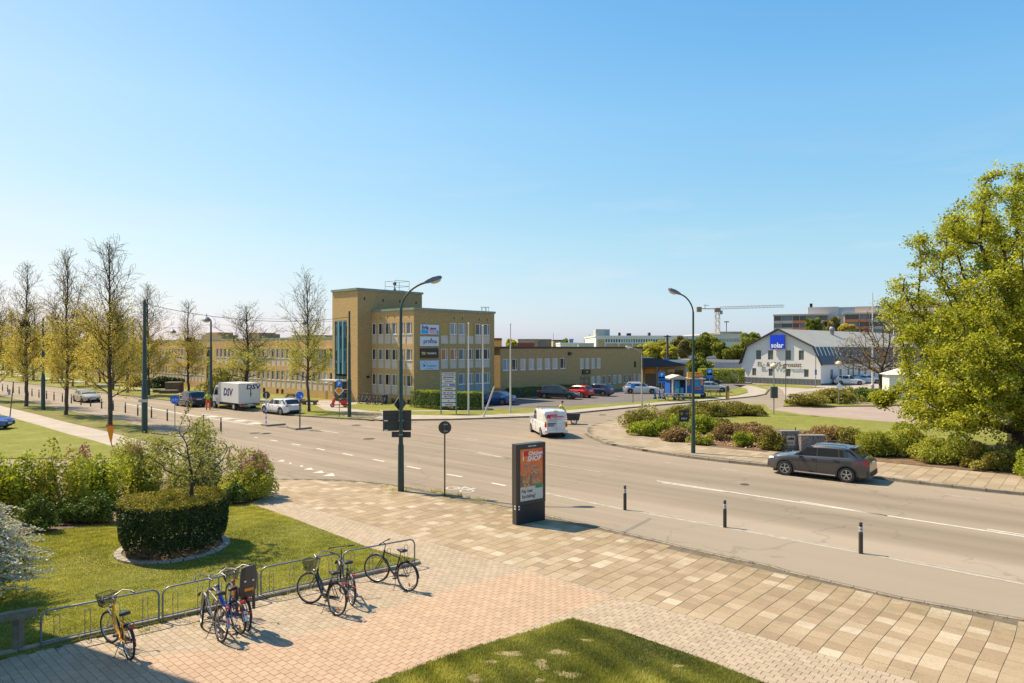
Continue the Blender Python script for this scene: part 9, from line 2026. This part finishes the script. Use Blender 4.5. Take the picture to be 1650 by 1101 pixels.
p = G(335.5, 660.8); person('man in green top and orange red trousers at the cab of the box truck', p, AU - .3, dict(pel=(0, 0, .92), chest=(.10, 0, 1.32), neck=(.18, 0, 1.48), head=(.24, 0, 1.60), sl=(.14, .20, 1.40), el=(.30, .30, 1.18), hl=(.48, .22, 1.15), sr=(.14, -.20, 1.40), er=(.28, -.34, 1.2), hr=(.42, -.44, 1.12), hipl=(0, .11, .88), kl=(.08, .14, .48), al=(-.02, .15, .08), tl=(.14, .16, .04), hipr=(0, -.11, .88), kr=(.04, -.13, .48), ar=(-.10, -.14, .08), tr=(.06, -.15, .04)), HIVIS, ORTR, hat=M('cap_brown', (.25, .10, .04), .8))
# cyclist with a cargo bicycle
cb = G(908, 688.0); cb = G(912, 683.5); hd_ = -.06
cg = thing('cargo_bicycle', 'cargo bicycle with a dark front box ridden past the white van', 'cargo bicycle', cb, hd_)
for x in (-.95,):
 mb = MB(); mb.ring((x, 0, .34), .32, .024, 22, 6); o = mb.build('wheel', TYRE, cg, True)
for y in (-.42, .42): mb = MB(); mb.ring((.62, y, .26), .24, .026, 22, 6); o = mb.build('wheel', TYRE, cg, True); mb = MB(); mb.ring((.62, y, .26), .21, .012, 22, 4); [mb.tube([(.62, y, .26), (.62 + math.cos(a) * .21, y, .26 + math.sin(a) * .21)], .003, 3) for a in np.linspace(0, 6, 12)]; mb.build('rim', RIM, o)
mb = MB(); mb.tube([(-.95, 0, .34), (-.4, 0, .32), (.3, 0, .38)], .022, 6); mb.tube([(-.4, 0, .32), (-.62, 0, .88)], .018, 6); mb.tube([(-.95, 0, .34), (-.58, 0, .75), (.05, 0, .5)], .016, 6); mb.build('frame', BLK, cg)
mb = MB(); mb.add([(.1, -.33, .32), (1.0, -.33, .32), (1.0, .33, .32), (.1, .33, .32), (.02, -.38, .86), (1.12, -.38, .86), (1.12, .38, .86), (.02, .38, .86)], [(0, 3, 2, 1), (0, 1, 5, 4), (1, 2, 6, 5), (2, 3, 7, 6), (3, 0, 4, 7), (4, 5, 6, 7)]); mb.build('cargo_box', M('cargo_dark', (.045, .042, .036), .7), cg)
mb = MB(); mb.box(-.76, -.09, .88, -.5, .09, .94); mb.build('saddle', SADD, cg); mb = MB(); mb.tube([(-.06, -.34, 1.02), (.02, 0, 1.0), (-.06, .34, 1.02)], .014, 6); mb.tube([(.02, 0, 1.0), (.02, 0, .8)], .014, 6); mb.build('handlebar', BLK, cg)
person('cyclist in a yellow vest with dark hair riding the cargo bicycle', cb, hd_, dict(pel=(-.62, 0, 1.02), chest=(-.42, 0, 1.40), neck=(-.34, 0, 1.55), head=(-.30, 0, 1.68), sl=(-.38, .19, 1.46), el=(-.22, .28, 1.22), hl=(-.05, .30, 1.05), sr=(-.38, -.19, 1.46), er=(-.22, -.28, 1.22), hr=(-.05, -.30, 1.05), hipl=(-.58, .1, .97), kl=(-.20, .12, .80), al=(-.32, .12, .40), tl=(-.18, .12, .36), hipr=(-.58, -.1, .97), kr=(-.26, -.12, .62), ar=(-.42, -.12, .24), tr=(-.28, -.12, .20)), M('vest_yellow', (.60, .60, .10), .7), DTR)
p = G(1072, 633, Z2 + .05); person('person in dark blue clothes standing behind the parking sign by the kiosk', p, -PI / 2, dict(pel=(0, 0, .92), chest=(0, 0, 1.32), neck=(0, 0, 1.5), head=(0.01, 0, 1.63), sl=(0, .2, 1.42), el=(.02, .25, 1.15), hl=(.08, .24, .92), sr=(0, -.2, 1.42), er=(.02, -.25, 1.15), hr=(.08, -.24, .92), hipl=(0, .1, .88), kl=(.02, .1, .48), al=(-.03, .1, .08), tl=(.1, .12, .04), hipr=(0, -.1, .88), kr=(.02, -.1, .48), ar=(-.03, -.1, .08), tr=(.1, -.12, .04)), BSH, DTR)
